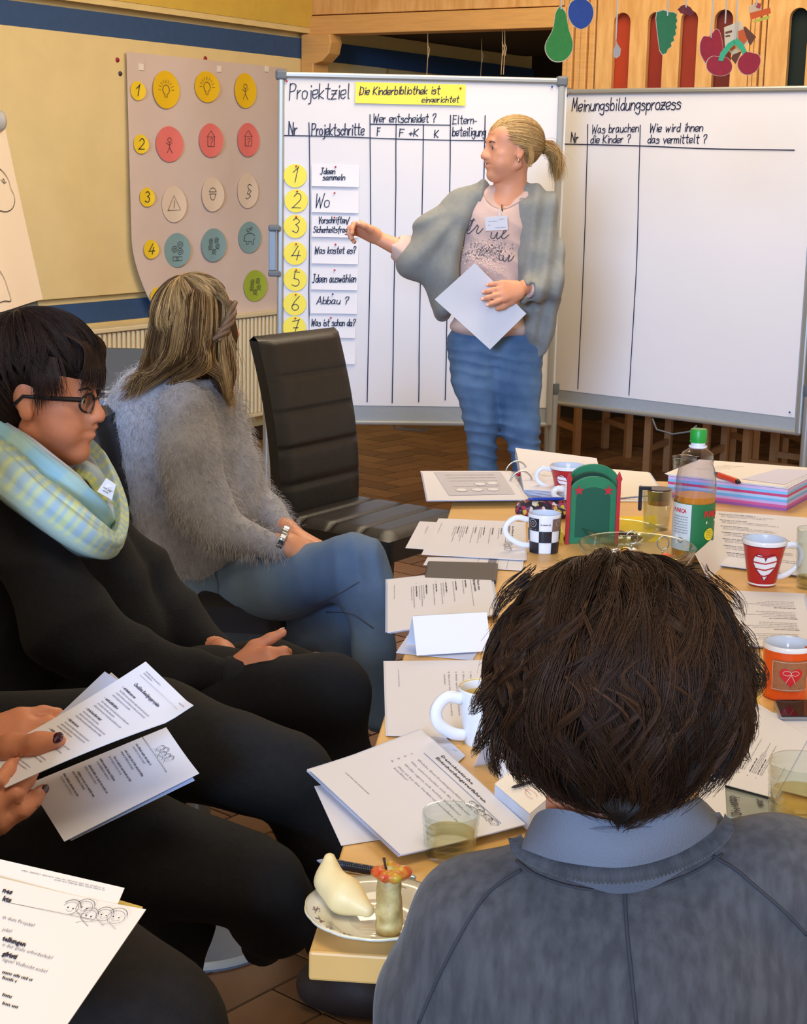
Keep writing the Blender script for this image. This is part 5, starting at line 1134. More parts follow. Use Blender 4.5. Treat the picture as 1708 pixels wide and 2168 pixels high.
p_, t_, w_ = sph_hair(H3.p(0, -.016, .044), (.094, .120, .112), H3.R @ R3, 9000, 16, rs3, lambda a: (1.50+.10*max(0, math.sin(a))) if math.sin(a) > -.15 else 1.55+.75*min(1, (-math.sin(a)-.15)*1.6), (.94, 1.03), .14, clumps=160, flick=.03, col=((24, 18, 17), (56, 40, 34)), wav=.005)
# fringe falling forward over the forehead
for i in range(900):
    x = rs3.uniform(-.07, .07); b = [H3.p(x*.7, .03+.02*rs3.rand(), .128), H3.p(x*.9, .085, .108), H3.p(x, .108-.25*abs(x), .070), H3.p(x+.006*rs3.randn(), .108-.35*abs(x)+.004*rs3.randn(), .036+.5*abs(x)*.2+.012*rs3.randn())]
    p_.append(smooth_path(b, 12)); a = rs3.rand(); t_.append(np.array(lin((26, 19, 18)))*(1-a)+np.array(lin((70, 50, 42)))*a); w_.append(.0007)
for sd in (-1, 1):
    for i in range(260):   # side hair in front of the ear
        y = rs3.triangular(-.004, .012, .066); ez = .016-.040*max(0, 1-abs(y-.010)/.020)*rs3.rand()+.010*rs3.randn()*.7; b = [H3.p(sd*.080, y-.012, .085), H3.p(sd*.091, y+.004, .050), H3.p(sd*(.086-.10*max(0, y-.02)), y+.010+.004*rs3.randn(), ez)]
        p_.append(smooth_path(b, 10)); a = rs3.rand(); t_.append(np.array(lin((24, 18, 17)))*(1-a)+np.array(lin((56, 40, 34)))*a); w_.append(.0007)
for i in range(50):
    t = rs3.rand(); b = H3.p(rs3.uniform(-.05, .05), rs3.uniform(-.09, .05), .125); d = V(rs3.uniform(-.03, .01), 0, rs3.uniform(.01, .022)); p_.append(smooth_path([b, b+d*.6, b+d+V(-.015, 0, -.003)], 8)); t_.append(np.array(lin((40, 30, 26)))); w_.append(.0004)
strands('hair', p_, w_, HAIRM, W3, t_)['label'] = 'short dark brown hair'
# ================================================================ PERSON HOLDING THE HANDOUTS (left edge)
leather_chair(at(-420, 1560, 2.3).xy, math.radians(5), 'black leather high-back chair just outside the left edge under the handout reader')
W4 = person('seated person in dark trousers at the left edge, hands holding open handouts')
wa = at(-70, 1590, 2.06); ha, ta = hand(wa, at(60, 1550, 2.07)-wa, V(.1, .55, -.8), 1, [(18, 30, 18), (20, 30, 18), (22, 30, 18), (24, 30, 18)], (12, 6, 3), 1.0, 4, .078)
wb = at(-120, 1750, 1.88); hb_, tb_ = hand(wb, at(-20, 1696, 1.84)-wb, V(.25, .75, .25), -1, [(30, 45, 20), (34, 48, 22), (40, 50, 24), (44, 52, 24)], (14, 8, 6), 1.05, 5, .080)
q = ha + hb_ + chain([(-60, 1600, 2.02, 46), (30, 1586, 1.93, 30), (84, 1576, 1.90, 22), (122, 1568, 1.89, 18)], .006) + [ell(at(-330, 1260, 2.27), (.11, .15, .17), None, .02), ell(at(-330, 1500, 2.3), (.12, .15, .12), None, .02)] + chain([(-250, 1250, 2.4, 70), (-180, 1530, 2.3, 55), (-70, 1592, 2.04, 42)], .015) + chain([(-300, 1280, 2.0, 70), (-280, 1680, 1.9, 60), (-120, 1750, 1.88, 40)], .015)
q += chain([(-330, 1120, 2.25, 60), (-320, 1000, 2.25, 70)], .02) + [ell(at(-310, 880, 2.25), (.075, .09, .11), None, .02)]
q += chain([(-250, 1600, 2.35, 80), (330, 1570, 2.25, 60), (600, 1645, 2.17, 52), (680, 1810, 2.17, 34), (690, 1960, 2.2, 30)], .02)
b4 = blob('body', q, .0055, .014, SKIN2, W4); VAR = mat('nail_dark_varnish', (62, 24, 40), .2, coat=.5)
nails([tb_[0], tb_[4]], b4, VAR, [0, 1])
MB().ell(at(122, 1562, 1.882), (.0095, .0075, .003), frame3(at(122, 1562, 1.88)-at(60, 1578, 1.90), z=(0, -.75, .65))).build('fingernail', VAR, b4, smooth=True)
blob('jumper', [ell(at(-340, 1270, 2.27), (.16, .21, .22)), ell(at(-330, 1480, 2.3), (.17, .2, .16))] + chain([(-250, 1230, 2.40, 90), (-180, 1530, 2.3, 75), (-60, 1582, 2.08, 52)], .02) + chain([(-300, 1270, 2.0, 90), (-280, 1680, 1.9, 80), (-170, 1742, 1.89, 55)], .02), .01, .02, BLKN, W4)
blob('trousers', [ell(at(-300, 1640, 2.3), (.2, .2, .12))] + chain([(-250, 1590, 2.35, 120), (330, 1560, 2.25, 105), (600, 1640, 2.15, 98)], .025) + chain([(620, 1650, 2.15, 92), (680, 1800, 2.17, 58), (690, 1990, 2.2, 50)], .02) +
     chain([(-250, 1800, 2.08, 115), (250, 1800, 2.02, 115), (520, 1860, 1.97, 105)], .025) + chain([(560, 1868, 1.95, 92), (580, 1930, 1.99, 76), (556, 2000, 2.1, 46)], .02) + chain([(330, 1820, 2.0, 90), (372, 1960, 2.02, 56), (378, 2300, 2.1, 50)], .02),
     .010, .015, mat('charcoal_trousers', (22, 21, 23), .95, noise=.3, nscale=90, bump=.4, bscale=300), W4, disp=lambda P: .004*hsin(P, 9, 20)+folds(P, 33, (1, 0, .3), 35, .004, .7))
for a, b, Y in ((690, 2010, 2.2), (400, 2320, 2.1)): shoe(W4, at(a, b, Y), (1, -.1), MATS['boot_dark'])
# ================================================================ PERSON AT THE BOTTOM LEFT CORNER (legs only)
W5 = person('seated person at the bottom left corner, only dark legs under handouts showing')
blob('body', [ell(at(-420, 1900, 1.6), (.12, .16, .2)), ell(at(-400, 1500, 1.6), (.09, .15, .12)), ell(at(-380, 1200, 1.6), (.075, .09, .11))] + chain([(-400, 1500, 1.6, 80), (-380, 1300, 1.6, 70)]) + chain([(-400, 2150, 1.65, 100), (100, 2095, 1.61, 90), (290, 2205, 1.57, 80), (340, 2420, 1.58, 60)]), .012, .03, SKIN2, W5)
blob('jumper', [ell(at(-430, 1900, 1.6), (.17, .2, .24)), ell(at(-420, 1650, 1.6), (.16, .2, .14))], .014, .03, BLKN, W5)
blob('trousers', [ell(at(-400, 2150, 1.65), (.2, .22, .12))] + chain([(-400, 2150, 1.65, 180), (100, 2090, 1.60, 165), (290, 2200, 1.56, 150), (340, 2420, 1.58, 120), (330, 2900, 1.7, 90)], .03), .012, .02, mat('dark_brown_trousers', (26, 21, 20), .95, noise=.35, nscale=60, bump=.4, bscale=300), W5, disp=lambda P: .004*hsin(P, 19, 20))
# ================================================================ WOMAN IN THE FOREGROUND, from behind
W6 = person('woman in the foreground seen from behind with brown bobbed hair and grey sweatshirt')
H6 = Head(at(1310, 1490, 1.40), (-.10, .96, -.22), (-.02, .2, 1), .93)
q = H6.prims() + chain([(1308, 1570, 1.40, 115), (1302, 1715, 1.415, 116), (1305, 1775, 1.44, 92)], .02) + [ell(at(1320, 2130, 1.50), (.12, .065, .10), None, .02), ell(at(1330, 2500, 1.5), (.14, .11, .25), None, .03), ell(at(1330, 3000, 1.55), (.17, .16, .10), None, .03)]
q += chain([(1250, 1930, 1.50, 60), (1010, 1960, 1.48, 75), (930, 2250, 1.5, 75), (860, 2650, 1.55, 70), (1000, 2600, 1.85, 50)], .02) + chain([(1400, 1920, 1.50, 60), (1640, 1890, 1.48, 75), (1790, 2200, 1.5, 75), (1840, 2600, 1.55, 70), (1600, 2500, 1.9, 50)], .02)
q += chain([(1200, 3000, 1.6, 150), (1150, 2500, 2.0, 90), (1120, 3000, 2.1, 60)], .02) + chain([(1450, 3000, 1.6, 150), (1500, 2500, 2.0, 90), (1480, 3000, 2.1, 60)], .02)
b6 = blob('body', q, .007, .02, SKIN2, W6)
SWT = mat('sweatshirt_grey', (84, 83, 86), .95, rgb2=(66, 65, 68), nscale=90, stretch=(1, 1, .25), bump=.35, bscale=600, sheen=.15)
sq = chain([(1245, 1905, 1.47, 100), (1010, 1950, 1.47, 118), (935, 2120, 1.49, 120), (880, 2400, 1.52, 125)], .016) + chain([(1400, 1885, 1.47, 100), (1640, 1860, 1.47, 112), (1760, 1900, 1.48, 120), (1830, 2150, 1.50, 125), (1850, 2400, 1.52, 125)], .016)
sq += [ell(at(1320, 2080, 1.465), (.185, .110, .128), None, .016), ell(at(1340, 2420, 1.48), (.18, .12, .18), None, .016)] + chain([(1160, 1890, 1.47, 85), (1310, 1985, 1.45, 112), (1480, 1860, 1.47, 85)], .016)
swt = blob('sweatshirt', sq, .006, .02, SWT, W6, disp=lambda P: .002*hsin(P, 3, 25), subs=[ell(at(1312, 1758, 1.435), (.094, .066, .030))])
blob('trousers', [ell(at(1330, 2950, 1.6), (.20, .2, .12))]+chain([(1200, 2980, 1.62, 170), (1150, 2520, 2.0, 110), (1120, 3000, 2.1, 75)], .02)+chain([(1450, 2980, 1.62, 170), (1500, 2520, 2.0, 110), (1480, 3000, 2.1, 75)], .02), .012, .02, BLKT, W6)
bs_ = bvh_of(swt)
SM = mat('sweatshirt_seam', (62, 62, 68), .95)
seam(bs_, [(1103, 1842), (1060, 1868), (1018, 1908), (968, 1990), (925, 2075), (885, 2167)], .0016, SM, swt)
seam(bs_, [(1508, 1812), (1555, 1840), (1603, 1880), (1660, 1930), (1708, 1980)], .0016, SM, swt)
seam(bs_, [(1322, 1880), (1326, 1960), (1336, 2060), (1347, 2168)], .0018, SM, swt)
RIB = mat('rib_knit', (84, 85, 92), .95, bump=1.0, bscale=55, wave='X', bdist=.004)
# ribbed collar: a band built from upright ribs around the neckline
nkp = [(1075, 1775), (1088, 1808), (1130, 1838), (1200, 1862), (1290, 1872), (1380, 1862), (1460, 1835), (1520, 1800), (1552, 1762), (1556, 1738)]
up_ = [(1100, 1768), (1118, 1790), (1155, 1808), (1215, 1826), (1290, 1832), (1375, 1824), (1445, 1800), (1500, 1772), (1530, 1745), (1538, 1728)]
def back_pt(x, y, Y0): return at(x, y, Y0)
mb = MB(); nU = 180; xs_ = smooth_path([(a, b, 0) for a, b in nkp], nU+1); xu = smooth_path([(a, b, 0) for a, b in up_], nU+1)
rows_ = []
for i in range(nU+1):
    f = i/nU; Y0 = 1.345+.085*abs(2*f-1)**2.2; lo_ = at(xs_[i][0], xs_[i][1], Y0); hi_ = at(xu[i][0], xu[i][1], Y0+.006); r_ = .0012*(1 if i % 2 else -.5)
    o_ = V(0, -1, .2); rows_.append([lo_+V(0, .008, 0), lo_+o_*r_, lo_*.5+hi_*.5+o_*(.004+r_), hi_+o_*(.001+r_), hi_+V(0, .008, 0)])
vs = [p for r in rows_ for p in r]; mb.add(vs, [(i*5+j, i*5+j+1, (i+1)*5+j+1, (i+1)*5+j) for i in range(nU) for j in range(4)]); mb.build('ribbed_neckband', SWT, W6, smooth=True)
seam(bs_, [(1092, 1822), (1135, 1852), (1205, 1876), (1290, 1886), (1385, 1876), (1465, 1848), (1530, 1808)], .0014, SM, swt)
# polo collar
COLR = mat('collar_blue_grey', (112, 118, 132), .9, bump=.4, bscale=500)
def collar(nU, top, bot, Yt, Yb, name, thick=.003):
    T_ = smooth_path([(a, b, c) for a, b, c in top], nU+1); B_ = smooth_path([(a, b, c) for a, b, c in bot], nU+1); mb = MB()
    def fn(a, b):
        i = min(nU, int(round(a*nU))); P = at(*T_[i])*(b)+at(*B_[i])*(1-b); return P+V(0, -.006*math.sin(b*math.pi)-.001*math.sin(a*23+b*4), 0)
    mb.grid(fn, nU, 8); return mb.build(name, COLR, W6, smooth=True, solid=thick)
collar(60, [(1118, 1760, 1.46), (1145, 1718, 1.40), (1200, 1716, 1.352), (1310, 1738, 1.340), (1420, 1712, 1.352), (1470, 1690, 1.39), (1492, 1700, 1.46)],
       [(1098, 1790, 1.46), (1112, 1800, 1.39), (1190, 1822, 1.345), (1310, 1836, 1.325), (1430, 1806, 1.35), (1510, 1762, 1.39), (1538, 1742, 1.45)], 0, 0, 'shirt_collar')
collar(60, [(1120, 1780, 1.44), (1150, 1750, 1.38), (1250, 1752, 1.336), (1370, 1750, 1.336), (1470, 1722, 1.38), (1520, 1720, 1.44)],
       [(1110, 1800, 1.45), (1135, 1835, 1.40), (1230, 1868, 1.385), (1310, 1890, 1.385), (1400, 1866, 1.385), (1480, 1812, 1.40), (1540, 1745, 1.45)], 0, 0, 'collar_fold')
rs6 = np.random.RandomState(21)
HB6 = mat('hair_base_brown_black', (26, 18, 14), .95, spec=.05, bump=.3, bscale=200)
C6 = at(1306, 1452, 1.40); s6 = pxm(C6)
Rk = Matrix(((1, 0, 0), (0, 1, 0), (0, 0, 1)))
blob('hair_base', [ell(C6, (262/s6, .118, 262/s6), None, .01), ell(at(1310, 1590, 1.375), (180/s6, .07, 110/s6), None, .02)], .006, .012, HB6, W6, disp=lambda P: .004*hsin(P, 5, 30))['label'] = 'dense dark underlayer of the bobbed hair'
def pe6(a):
    b = -math.sin(a)      # towards the camera side
    return 1.95+1.05*max(0, b)-.30*max(0, -b)+.09*math.sin(a*5+1)
p_, t_, w_ = sph_hair(C6, (276/s6, .124, 278/s6), Matrix.Rotation(math.radians(-30), 3, 'X'), 17000, 20, rs6, pe6, (.93, 1.03), .34, clumps=90, flick=.10, width=.00062, col=((15, 10, 9), (74, 47, 28)), wav=.036)
for i in range(90):       # loose waves lying over the crown and sides
    a0 = rs6.uniform(-2.9, -.25); p0 = rs6.uniform(.5, 1.35); L_ = rs6.uniform(.35, .8); sg = rs6.choice([-1, 1])*rs6.uniform(.05, .26); t = np.linspace(0, 1, 12); kk = rs6.rand()
    po = p0+L_*t; az = a0+sg*np.sin(t*2.6)+.1*np.sin(t*6); q0 = np.stack([np.sin(po)*np.cos(az), -np.abs(np.sin(po)*np.sin(az)), np.cos(po)], 1)
    Rr = np.array([276/s6, .124, 278/s6])
    for j in range(45):
        o_ = rs6.randn(3)*.010; q1 = q0+o_*(.5+.5*t[:, None]); q1 = q1/np.linalg.norm(q1, axis=1)[:, None]; r_ = 1.0+.035*np.sin(t*3.1)*rs6.rand()+.01*rs6.randn()
        p_.append(np.array(C6)+q1*Rr*r_[:, None]); c_ = np.clip(kk*.7+.4*rs6.rand(), 0, 1); t_.append(np.array(lin((18, 12, 10)))*(1-c_)+np.array(lin((84, 54, 33)))*c_); w_.append(.0005)
for i in range(120):       # short tuft at the nape and loose side flicks
    x = 1312+rs6.randn()*26; b = at(x, 1690, 1.30); p_.append(smooth_path([b, at(x*.6+1312*.4, 1718, 1.296), at(1314+rs6.randn()*5, 1740+8*rs6.rand(), 1.298)], 8)); t_.append(np.array(lin((28, 20, 16)))); w_.append(.0007)
for gx, n_ in (([(1060, 1480, 1.36), (1032, 1540, 1.35), (1012, 1580, 1.35), (1000, 1600, 1.35)], 90), ([(1070, 1520, 1.36), (1050, 1580, 1.35), (1046, 1620, 1.35), (1062, 1650, 1.35)], 110), ([(1050, 1440, 1.36), (1022, 1470, 1.35), (1004, 1500, 1.35), (992, 1508, 1.35)], 60), ([(1100, 1560, 1.35), (1090, 1620, 1.34), (1110, 1670, 1.34)], 90),
               ([(1570, 1380, 1.38), (1606, 1420, 1.37), (1612, 1450, 1.37), (1590, 1490, 1.37)], 60), ([(1550, 1320, 1.38), (1590, 1370, 1.38), (1610, 1420, 1.37)], 40), ([(1570, 1460, 1.37), (1588, 1540, 1.36), (1575, 1590, 1.36)], 90), ([(1500, 1220, 1.4), (1560, 1270, 1.4), (1580, 1320, 1.4)], 25), ([(1560, 1540, 1.35), (1570, 1590, 1.35), (1590, 1615, 1.35)], 30), ([(1120, 1215, 1.4), (1060, 1270, 1.4), (1040, 1330, 1.39)], 50)):
    for s_ in lock([at(*g) for g in gx], [.010, .010, .006, .002], n_, 14, rs6, .003): p_.append(s_); a = rs6.rand(); t_.append(np.array(lin((24, 16, 13)))*(1-a)+np.array(lin((84, 56, 36)))*a); w_.append(.0005)
strands('hair', p_, w_, HAIRM, W6, t_)['label'] = 'tousled brown bob with lighter brown strands'
# ================================================================ TABLE AND WHAT LIES ON IT
TZ = .74
TAB = mat('table_beech', (226, 178, 104), .42, noise=.08, nscale=5, stretch=(1, 8, 1), bump=.05, bscale=30)
tn0 = onz(653, 2015, TZ); tf0 = onz(957, 1065, TZ); td = (tf0-tn0); td.z = 0; td.normalize(); tw = V(td.y, -td.x, 0)
far = (onz(975, 1003, TZ)-tn0).dot(td)
tbl = empty('meeting_table', 'long beech topped table covered with handouts, mugs and glasses', 'table')
def tp(u, v, z=TZ): return V(tn0.x, tn0.y, 0)+tw*u+td*v+ZZ*z
TM_ = Matrix((tw, td, ZZ)).transposed()
for v0, v1 in ((0, far*.5-.001), (far*.5+.001, far)):
    o = MB().box(tp(.80, (v0+v1)/2, TZ-.016), (1.6, v1-v0, .032), TM_).build('table_top', TAB, tbl, bevel=.003)
for u in (.09, 1.5):
    for v in (.07, far*.5-.06, far-.07): MB().tube([tp(u, v, TZ-.03), tp(u, v, 0)], .024, 16).build('leg', mat('table_leg_brown', (112, 84, 56), .5), tbl, smooth='auto')
for v in (.07, far-.07): MB().box(tp(.8, v, TZ-.06), (1.4, .02, .05), TM_).build('apron', MATS['table_leg_brown'], tbl)
PAPW = mat('copy_paper', (226, 224, 230), .75); PAPB = mat('copy_paper_under', (200, 208, 234), .75); PAPC = mat('paper_cream', (240, 232, 222), .75)
def quadfn(c, z, curl=None):
    P = [onz(*q, z) for q in c]              # text frame: bottom-left, bottom-right, top-right, top-left
    Wd = .21; Hd = .297
    def fn(u, v, l=0):
        a, b = u/Wd, v/Hd; p = P[0]*(1-a)*(1-b)+P[1]*a*(1-b)+P[2]*a*b+P[3]*(1-a)*b
        return p+ZZ*(l+(curl(a, b) if curl else 0))
    return fn
def pages(label, c, z=TZ, n=1, curl=None, m=PAPW, group=None, under=PAPB, jit=.004, name='handout', cat='papers', tf=None):
    """a pile of n sheets; the top one carries print. returns (root, Sheet)"""
    root = empty(name, label, cat, group); r_ = random.Random(len(label)*7+n)
    nsh = min(n, 5); top = None; th = .0011 if n > 1 else .0006
    for i in range(nsh):
        zz = z+.0004+(n*.0006 if nsh < n else .0008*1)*(i/max(1, nsh-1))*(nsh > 1)+(i*.0012 if nsh > 1 else 0)
        dx, dy = (0, 0) if i == nsh-1 else (r_.uniform(-jit, jit)*1.6, r_.uniform(-jit, jit)*1.6)
        f = quadfn(c, zz, curl); mb = MB(); mb.grid(lambda a, b: f(a*.21, b*.297)+V(dx, dy, 0), 10 if curl else 3, 12 if curl else 3)
        mb.build('sheet', m if i == nsh-1 else (under if i % 2 else m), root, smooth=True, solid=.0009 if n > 1 else .0007)
    return root, Sheet(quadfn(tf or c, zz, None if tf else curl), .0011)
def kids(s, x, y, k=1.0, mi=0, w=.0005):            # row of little drawn children's heads
    for i, (dx, dy, r) in enumerate(((0, 0, .0075), (.012, .004, .0078), (.021, -.004, .0072), (.034, .001, .0072), (.046, .002, .0082))):
        cx, cy = x+dx*k, y+dy*k; s.circle(cx, cy, r*k, w, mi=mi, n=14); s.circle(cx, cy+r*k*.25, r*k*1.15, w*1.8, .3, 2.8, n=8, mi=mi)
        s.disc(cx-r*k*.35, cy, .0009*k, mi, 6); s.disc(cx+r*k*.35, cy, .0009*k, mi, 6); s.stroke([(cx-r*k*.4, cy-r*k*.4), (cx, cy-r*k*.6), (cx+r*k*.4, cy-r*k*.4)], w*.8, mi)
        s.stroke([(cx-r*k, cy-r*k*1.5), (cx-r*k*.3, cy-r*k*1.0), (cx+r*k*.8, cy-r*k*1.6)], w, mi)
INKS = [BLK, GREYINK, mat('print_blue', (60, 110, 180), .6)]
def body_print(s, x0, y0, nl, wmax, seed, size=.0023, lead=.0062, bold_every=3, mi=1):
    r_ = random.Random(seed)
    for i in range(nl):
        b = bold_every and i % bold_every == 0
        s.greek(x0+(0 if b else .004), y0-i*lead, wmax*(.35+.2*r_.random() if b else .55+.45*r_.random()), size, 0 if b else mi, seed*50+i, 1.5 if b else 1)
def phasen(s, x0=.028, top=.255, seed=1, head=True):
    if head:
        s.font("Die 6 Phasen eines", x0, top, .0065, bold=.0002); s.font("Beteiligungsprojekts", x0, top-.011, .0065, bold=.0002)
    s.stroke([(x0-.004, top-.019), (x0+.135, top-.019)], .0008, 0)
    for k, (nm, nl) in enumerate((("Themenfindung", 1), ("Zielformulierung", 1), ("Zuordnungen", 2), ("Klärung", 1), ("Planung", 3), ("Umsetzung", 2))):
        y = top-.036-k*.028; s.font("%d." % (k+1), x0+.004, y, .0042); s.greek(x0+.016, y, .035+.004*(k % 3), .0031, 0, seed+k, 1.6)
        for j in range(nl): s.greek(x0+.016, y-.0075-j*.006, .06+.03*((k+j) % 2), .0024, 1, seed*9+k*3+j)
    s.greek(x0, .018, .06, .0018, 1, seed)
# page 1: Demokratische Entscheidungsverfahren
cz = lambda a, b: .012*max(0, (1-b)-.6)**1.2*(1-a*.4)
r, s = pages('stack of handouts headed Demokratische Entscheidungsverfahren nearest the drinking glass', [(846, 1812), (656, 1640), (888, 1542), (1128, 1742)][0:1] + [(846, 1812)][1:] + [(1130, 1745)][1:] if False else [(654, 1636), (848, 1814), (1112, 1745), (892, 1545)], TZ+.004, 8, cz, jit=.003)
s2 = s
s.build_ = None
def demo(s):
    s.font("Demokratische", .060, .276, .0076, bold=.0002, sx=1.0); s.font("Entscheidungsverfahren", .060, .262, .0076, bold=.0002)
    s.stroke([(.045, .250), (.200, .250)], .0012, 2)
    for k, (t1, t2) in enumerate((("Welche Entscheidungsverfahren gibt es?", None), ("Wie unterscheiden sich die Verfahren?", None), ("Wofür eignen sich welche Verfahren?", None), ("Was ist bei den Verfahren besonders zu", "beachten?"))):
        y = .222-k*.0175; s.font("%d." % (k+1), .036, y, .0056, mi=1); s.font(t1, .052, y, .0056, mi=1, maxw=.145)
        if t2: s.font(t2, .052, y-.010, .0056, mi=1)
    kids(s, .158, .236, .8); s.greek(.030, .060, .055, .0022, 1, 5)
# orientation: lines run from the far left edge towards the lower right, heading along the right edge
demo(s); s.build('print', INKS, r)
r, s = pages('single handout sheet with a small yellow mark sticking out under the front stack', [(665, 1665), (722, 1790), (905, 1762), (850, 1640)], TZ+.0012, 1); s.poly([(.09, .13), (.115, .125), (.115, .138), (.095, .142)], 1); s.build('print', [BLK, YCARD, BLK], r)
r, s = pages('sheet with a stapled blue-shaded corner below the white mug', [(870, 1620), (940, 1640), (985, 1600), (915, 1536)], TZ+.0025, 1, m=PAPB); s.stroke([(.15, .26), (.17, .268)], .002, 0); s.build('print', INKS, r)
# pile 2: sheet left of the white mug
r, s = pages('white handout sheet lying left of the big white mug', [(815, 1400), (820, 1557), (1060, 1566), (1040, 1398)], TZ+.001, 2, jit=.002)
s.greek(.03, .035, .05, .002, 1, 4)
for k, t_ in enumerate(("1. Welche Entscheidungsverfahren", "2. Wie unterscheiden sich die", "3. Wofür eignen sich welche Verfahren", "4. Was ist bei den Verfahren besonders", "    beachten?")): s.font(t_, .035, .232-k*.020+(.008 if k == 4 else 0), .0055, mi=1)
s.build('print', INKS, r)
# pile 3: Die 6 Phasen, left middle
r, s = pages('pile of handouts headed Die 6 Phasen behind the white folded name card', [(820, 1228), (820, 1340), (1052, 1300), (1036, 1204)], TZ+.002, 6, jit=.003); phasen(s, seed=3); s.build('print', INKS, r)
r, s = pages('white sheet under the folded name card left of the foreground head', [(838, 1382), (1000, 1398), (1040, 1335), (880, 1320)], TZ+.001, 1, m=PAPB); s.greek(.1, .1, .05, .002, 1, 2); s.build('print', INKS, r)
# pile 4: nearest the chair seat, three overlapping sheets
r, s = pages('white sheet furthest left under the handouts beside the black coffee mug', [(888, 1104), (858, 1160), (1010, 1172), (1030, 1110)], TZ+.001, 1); s.greek(.04, .05, .06, .002, 1, 2); s.greek(.04, .045, .05, .002, 1, 3); s.build('print', INKS, r)
r, s = pages('table plan sheet showing from under the handouts beside the tablet', [(905, 1180), (896, 1196), (1105, 1208), (1110, 1180)], TZ+.002, 1)
for i in range(4): s.stroke([(.02, .16+.03*i), (.20, .16+.03*i)], .0008, 1)
s.poly([(.03, .19), (.19, .19), (.19, .215), (.03, .215)], 1); s.build('print', INKS, r)
r, s = pages('handouts headed Die 6 Phasen with a line drawing, left of the black coffee mug', [(928, 1098), (892, 1174), (1112, 1186), (1110, 1106)], TZ+.0035, 2, jit=.002); phasen(s, seed=6); kids(s, .120, .245, .9); s.build('print', INKS, r)
tb = MB(); f = quadfn([(905, 1196), (896, 1232), (1050, 1238), (1054, 1200)], TZ+.003); c4 = [f(0, 0), f(.21, 0), f(.21, .297), f(0, .297)]
o = MB().hexa(c4, [p+ZZ*.009 for p in c4]).build('tablet', mat('tablet_black', (34, 34, 40), .35), None, bevel=.004); tag(o, 'black tablet in a dark sleeve between two piles of handouts on the left edge', 'tablet')
# pile 5: far left corner, grey printed sheet on top
r, s = pages('thick pile of handouts with a grey slide print on the far left table corner', [(905, 1060), (1112, 1058), (1075, 998), (893, 998)], TZ+.004, 14, jit=.006)
s = Sheet(quadfn([(950, 1050), (1090, 1047), (1060, 1000), (918, 1000)], TZ+.0178), .0012)
G1 = mat('slide_grey', (196, 194, 204), .7); s.poly([(0, 0), (.21, 0), (.21, .297), (0, .297)], 0)
s3 = Sheet(quadfn([(950, 1050), (1090, 1047), (1060, 1000), (918, 1000)], TZ+.0178), .0020)
for x, y in ((.05, .06), (.10, .06), (.15, .06), (.12, .13), (.16, .14)): s3.disc(x, y, .018, 0, 14, ry=.020); s3.circle(x, y, .018, .0008, mi=1, ry=.020)
for y in (.10, .17, .21, .25): s3.greek(.03, y, .15, .004, 1, int(y*100))
s.build('slide', G1, r); s3.build('print', [CARD, BLK], r)
# ring binder
rb = empty('ring_binder', 'open ring binder with steel rings and a thick sheaf of pages behind the napkin holder', 'binder')
f = quadfn([(1108, 1050), (1280, 1062), (1262, 985), (1090, 968)], TZ+.002)
for i in range(6): g = MB(); g.grid(lambda a, b: f(a*.21, b*.297, .002+.0028*i+.012*math.sin(b*2.2)*(.3+.7*(1-a))*(i/5)), 6, 6); g.build('page', PAPW if i % 2 else PAPB, rb, smooth=True, solid=.0014)
s = Sheet(lambda u, v, l=0: f(u, v, .018+.012*math.sin(v/.297*2.2)*(.3+.7*(1-u/.21))+l), .001); s.greek(.02, .05, .03, .003, 0, 3); s.greek(.03, .09, .05, .003, 1, 4); s.build('print', INKS, rb)
base_ = MB().hexa([onz(1098, 1050, TZ+.001), onz(1140, 1058, TZ+.001), onz(1120, 1000, TZ+.001), onz(1082, 998, TZ+.001)], [onz(1098, 1050, TZ+.004), onz(1140, 1058, TZ+.004), onz(1120, 1000, TZ+.004), onz(1082, 998, TZ+.004)]).build('mechanism_plate', ALU, rb)
for x, y in ((1093, 1000), (1103, 1022)):
    c = onz(x, y+12, TZ); MB().tube([c+V(.030*math.cos(t)-.0, 0, .004+.040*math.sin(t)) for t in [math.pi*i/12 for i in range(13)]], .0022, 8).build('ring', mat('steel', (205, 210, 220), .2, metal=1), rb, smooth=True)
MB().ell(onz(1098, 1002, TZ+.02), (.008, .008, .008)).build('ring_lever', mat('lever_red', (196, 40, 50), .4), rb, smooth=True)
r, s = pages('blank white page pile right of the napkin holder at the table back', [(1268, 1058), (1402, 1045), (1372, 1000), (1255, 990)], TZ+.002, 3, m=PAPC); s.greek(.02, .03, .06, .003, 1, 6); s.build('print', INKS, r)
r, s = pages('small white sheet with red notes in front of the blank page pile', [(1280, 1062), (1392, 1062), (1362, 1030), (1290, 1026)], TZ+.001, 1); s.greek(.05, .03, .10, .006, 0, 9); s.build('print', [mat('print_red', (176, 110, 100), .7)], r)
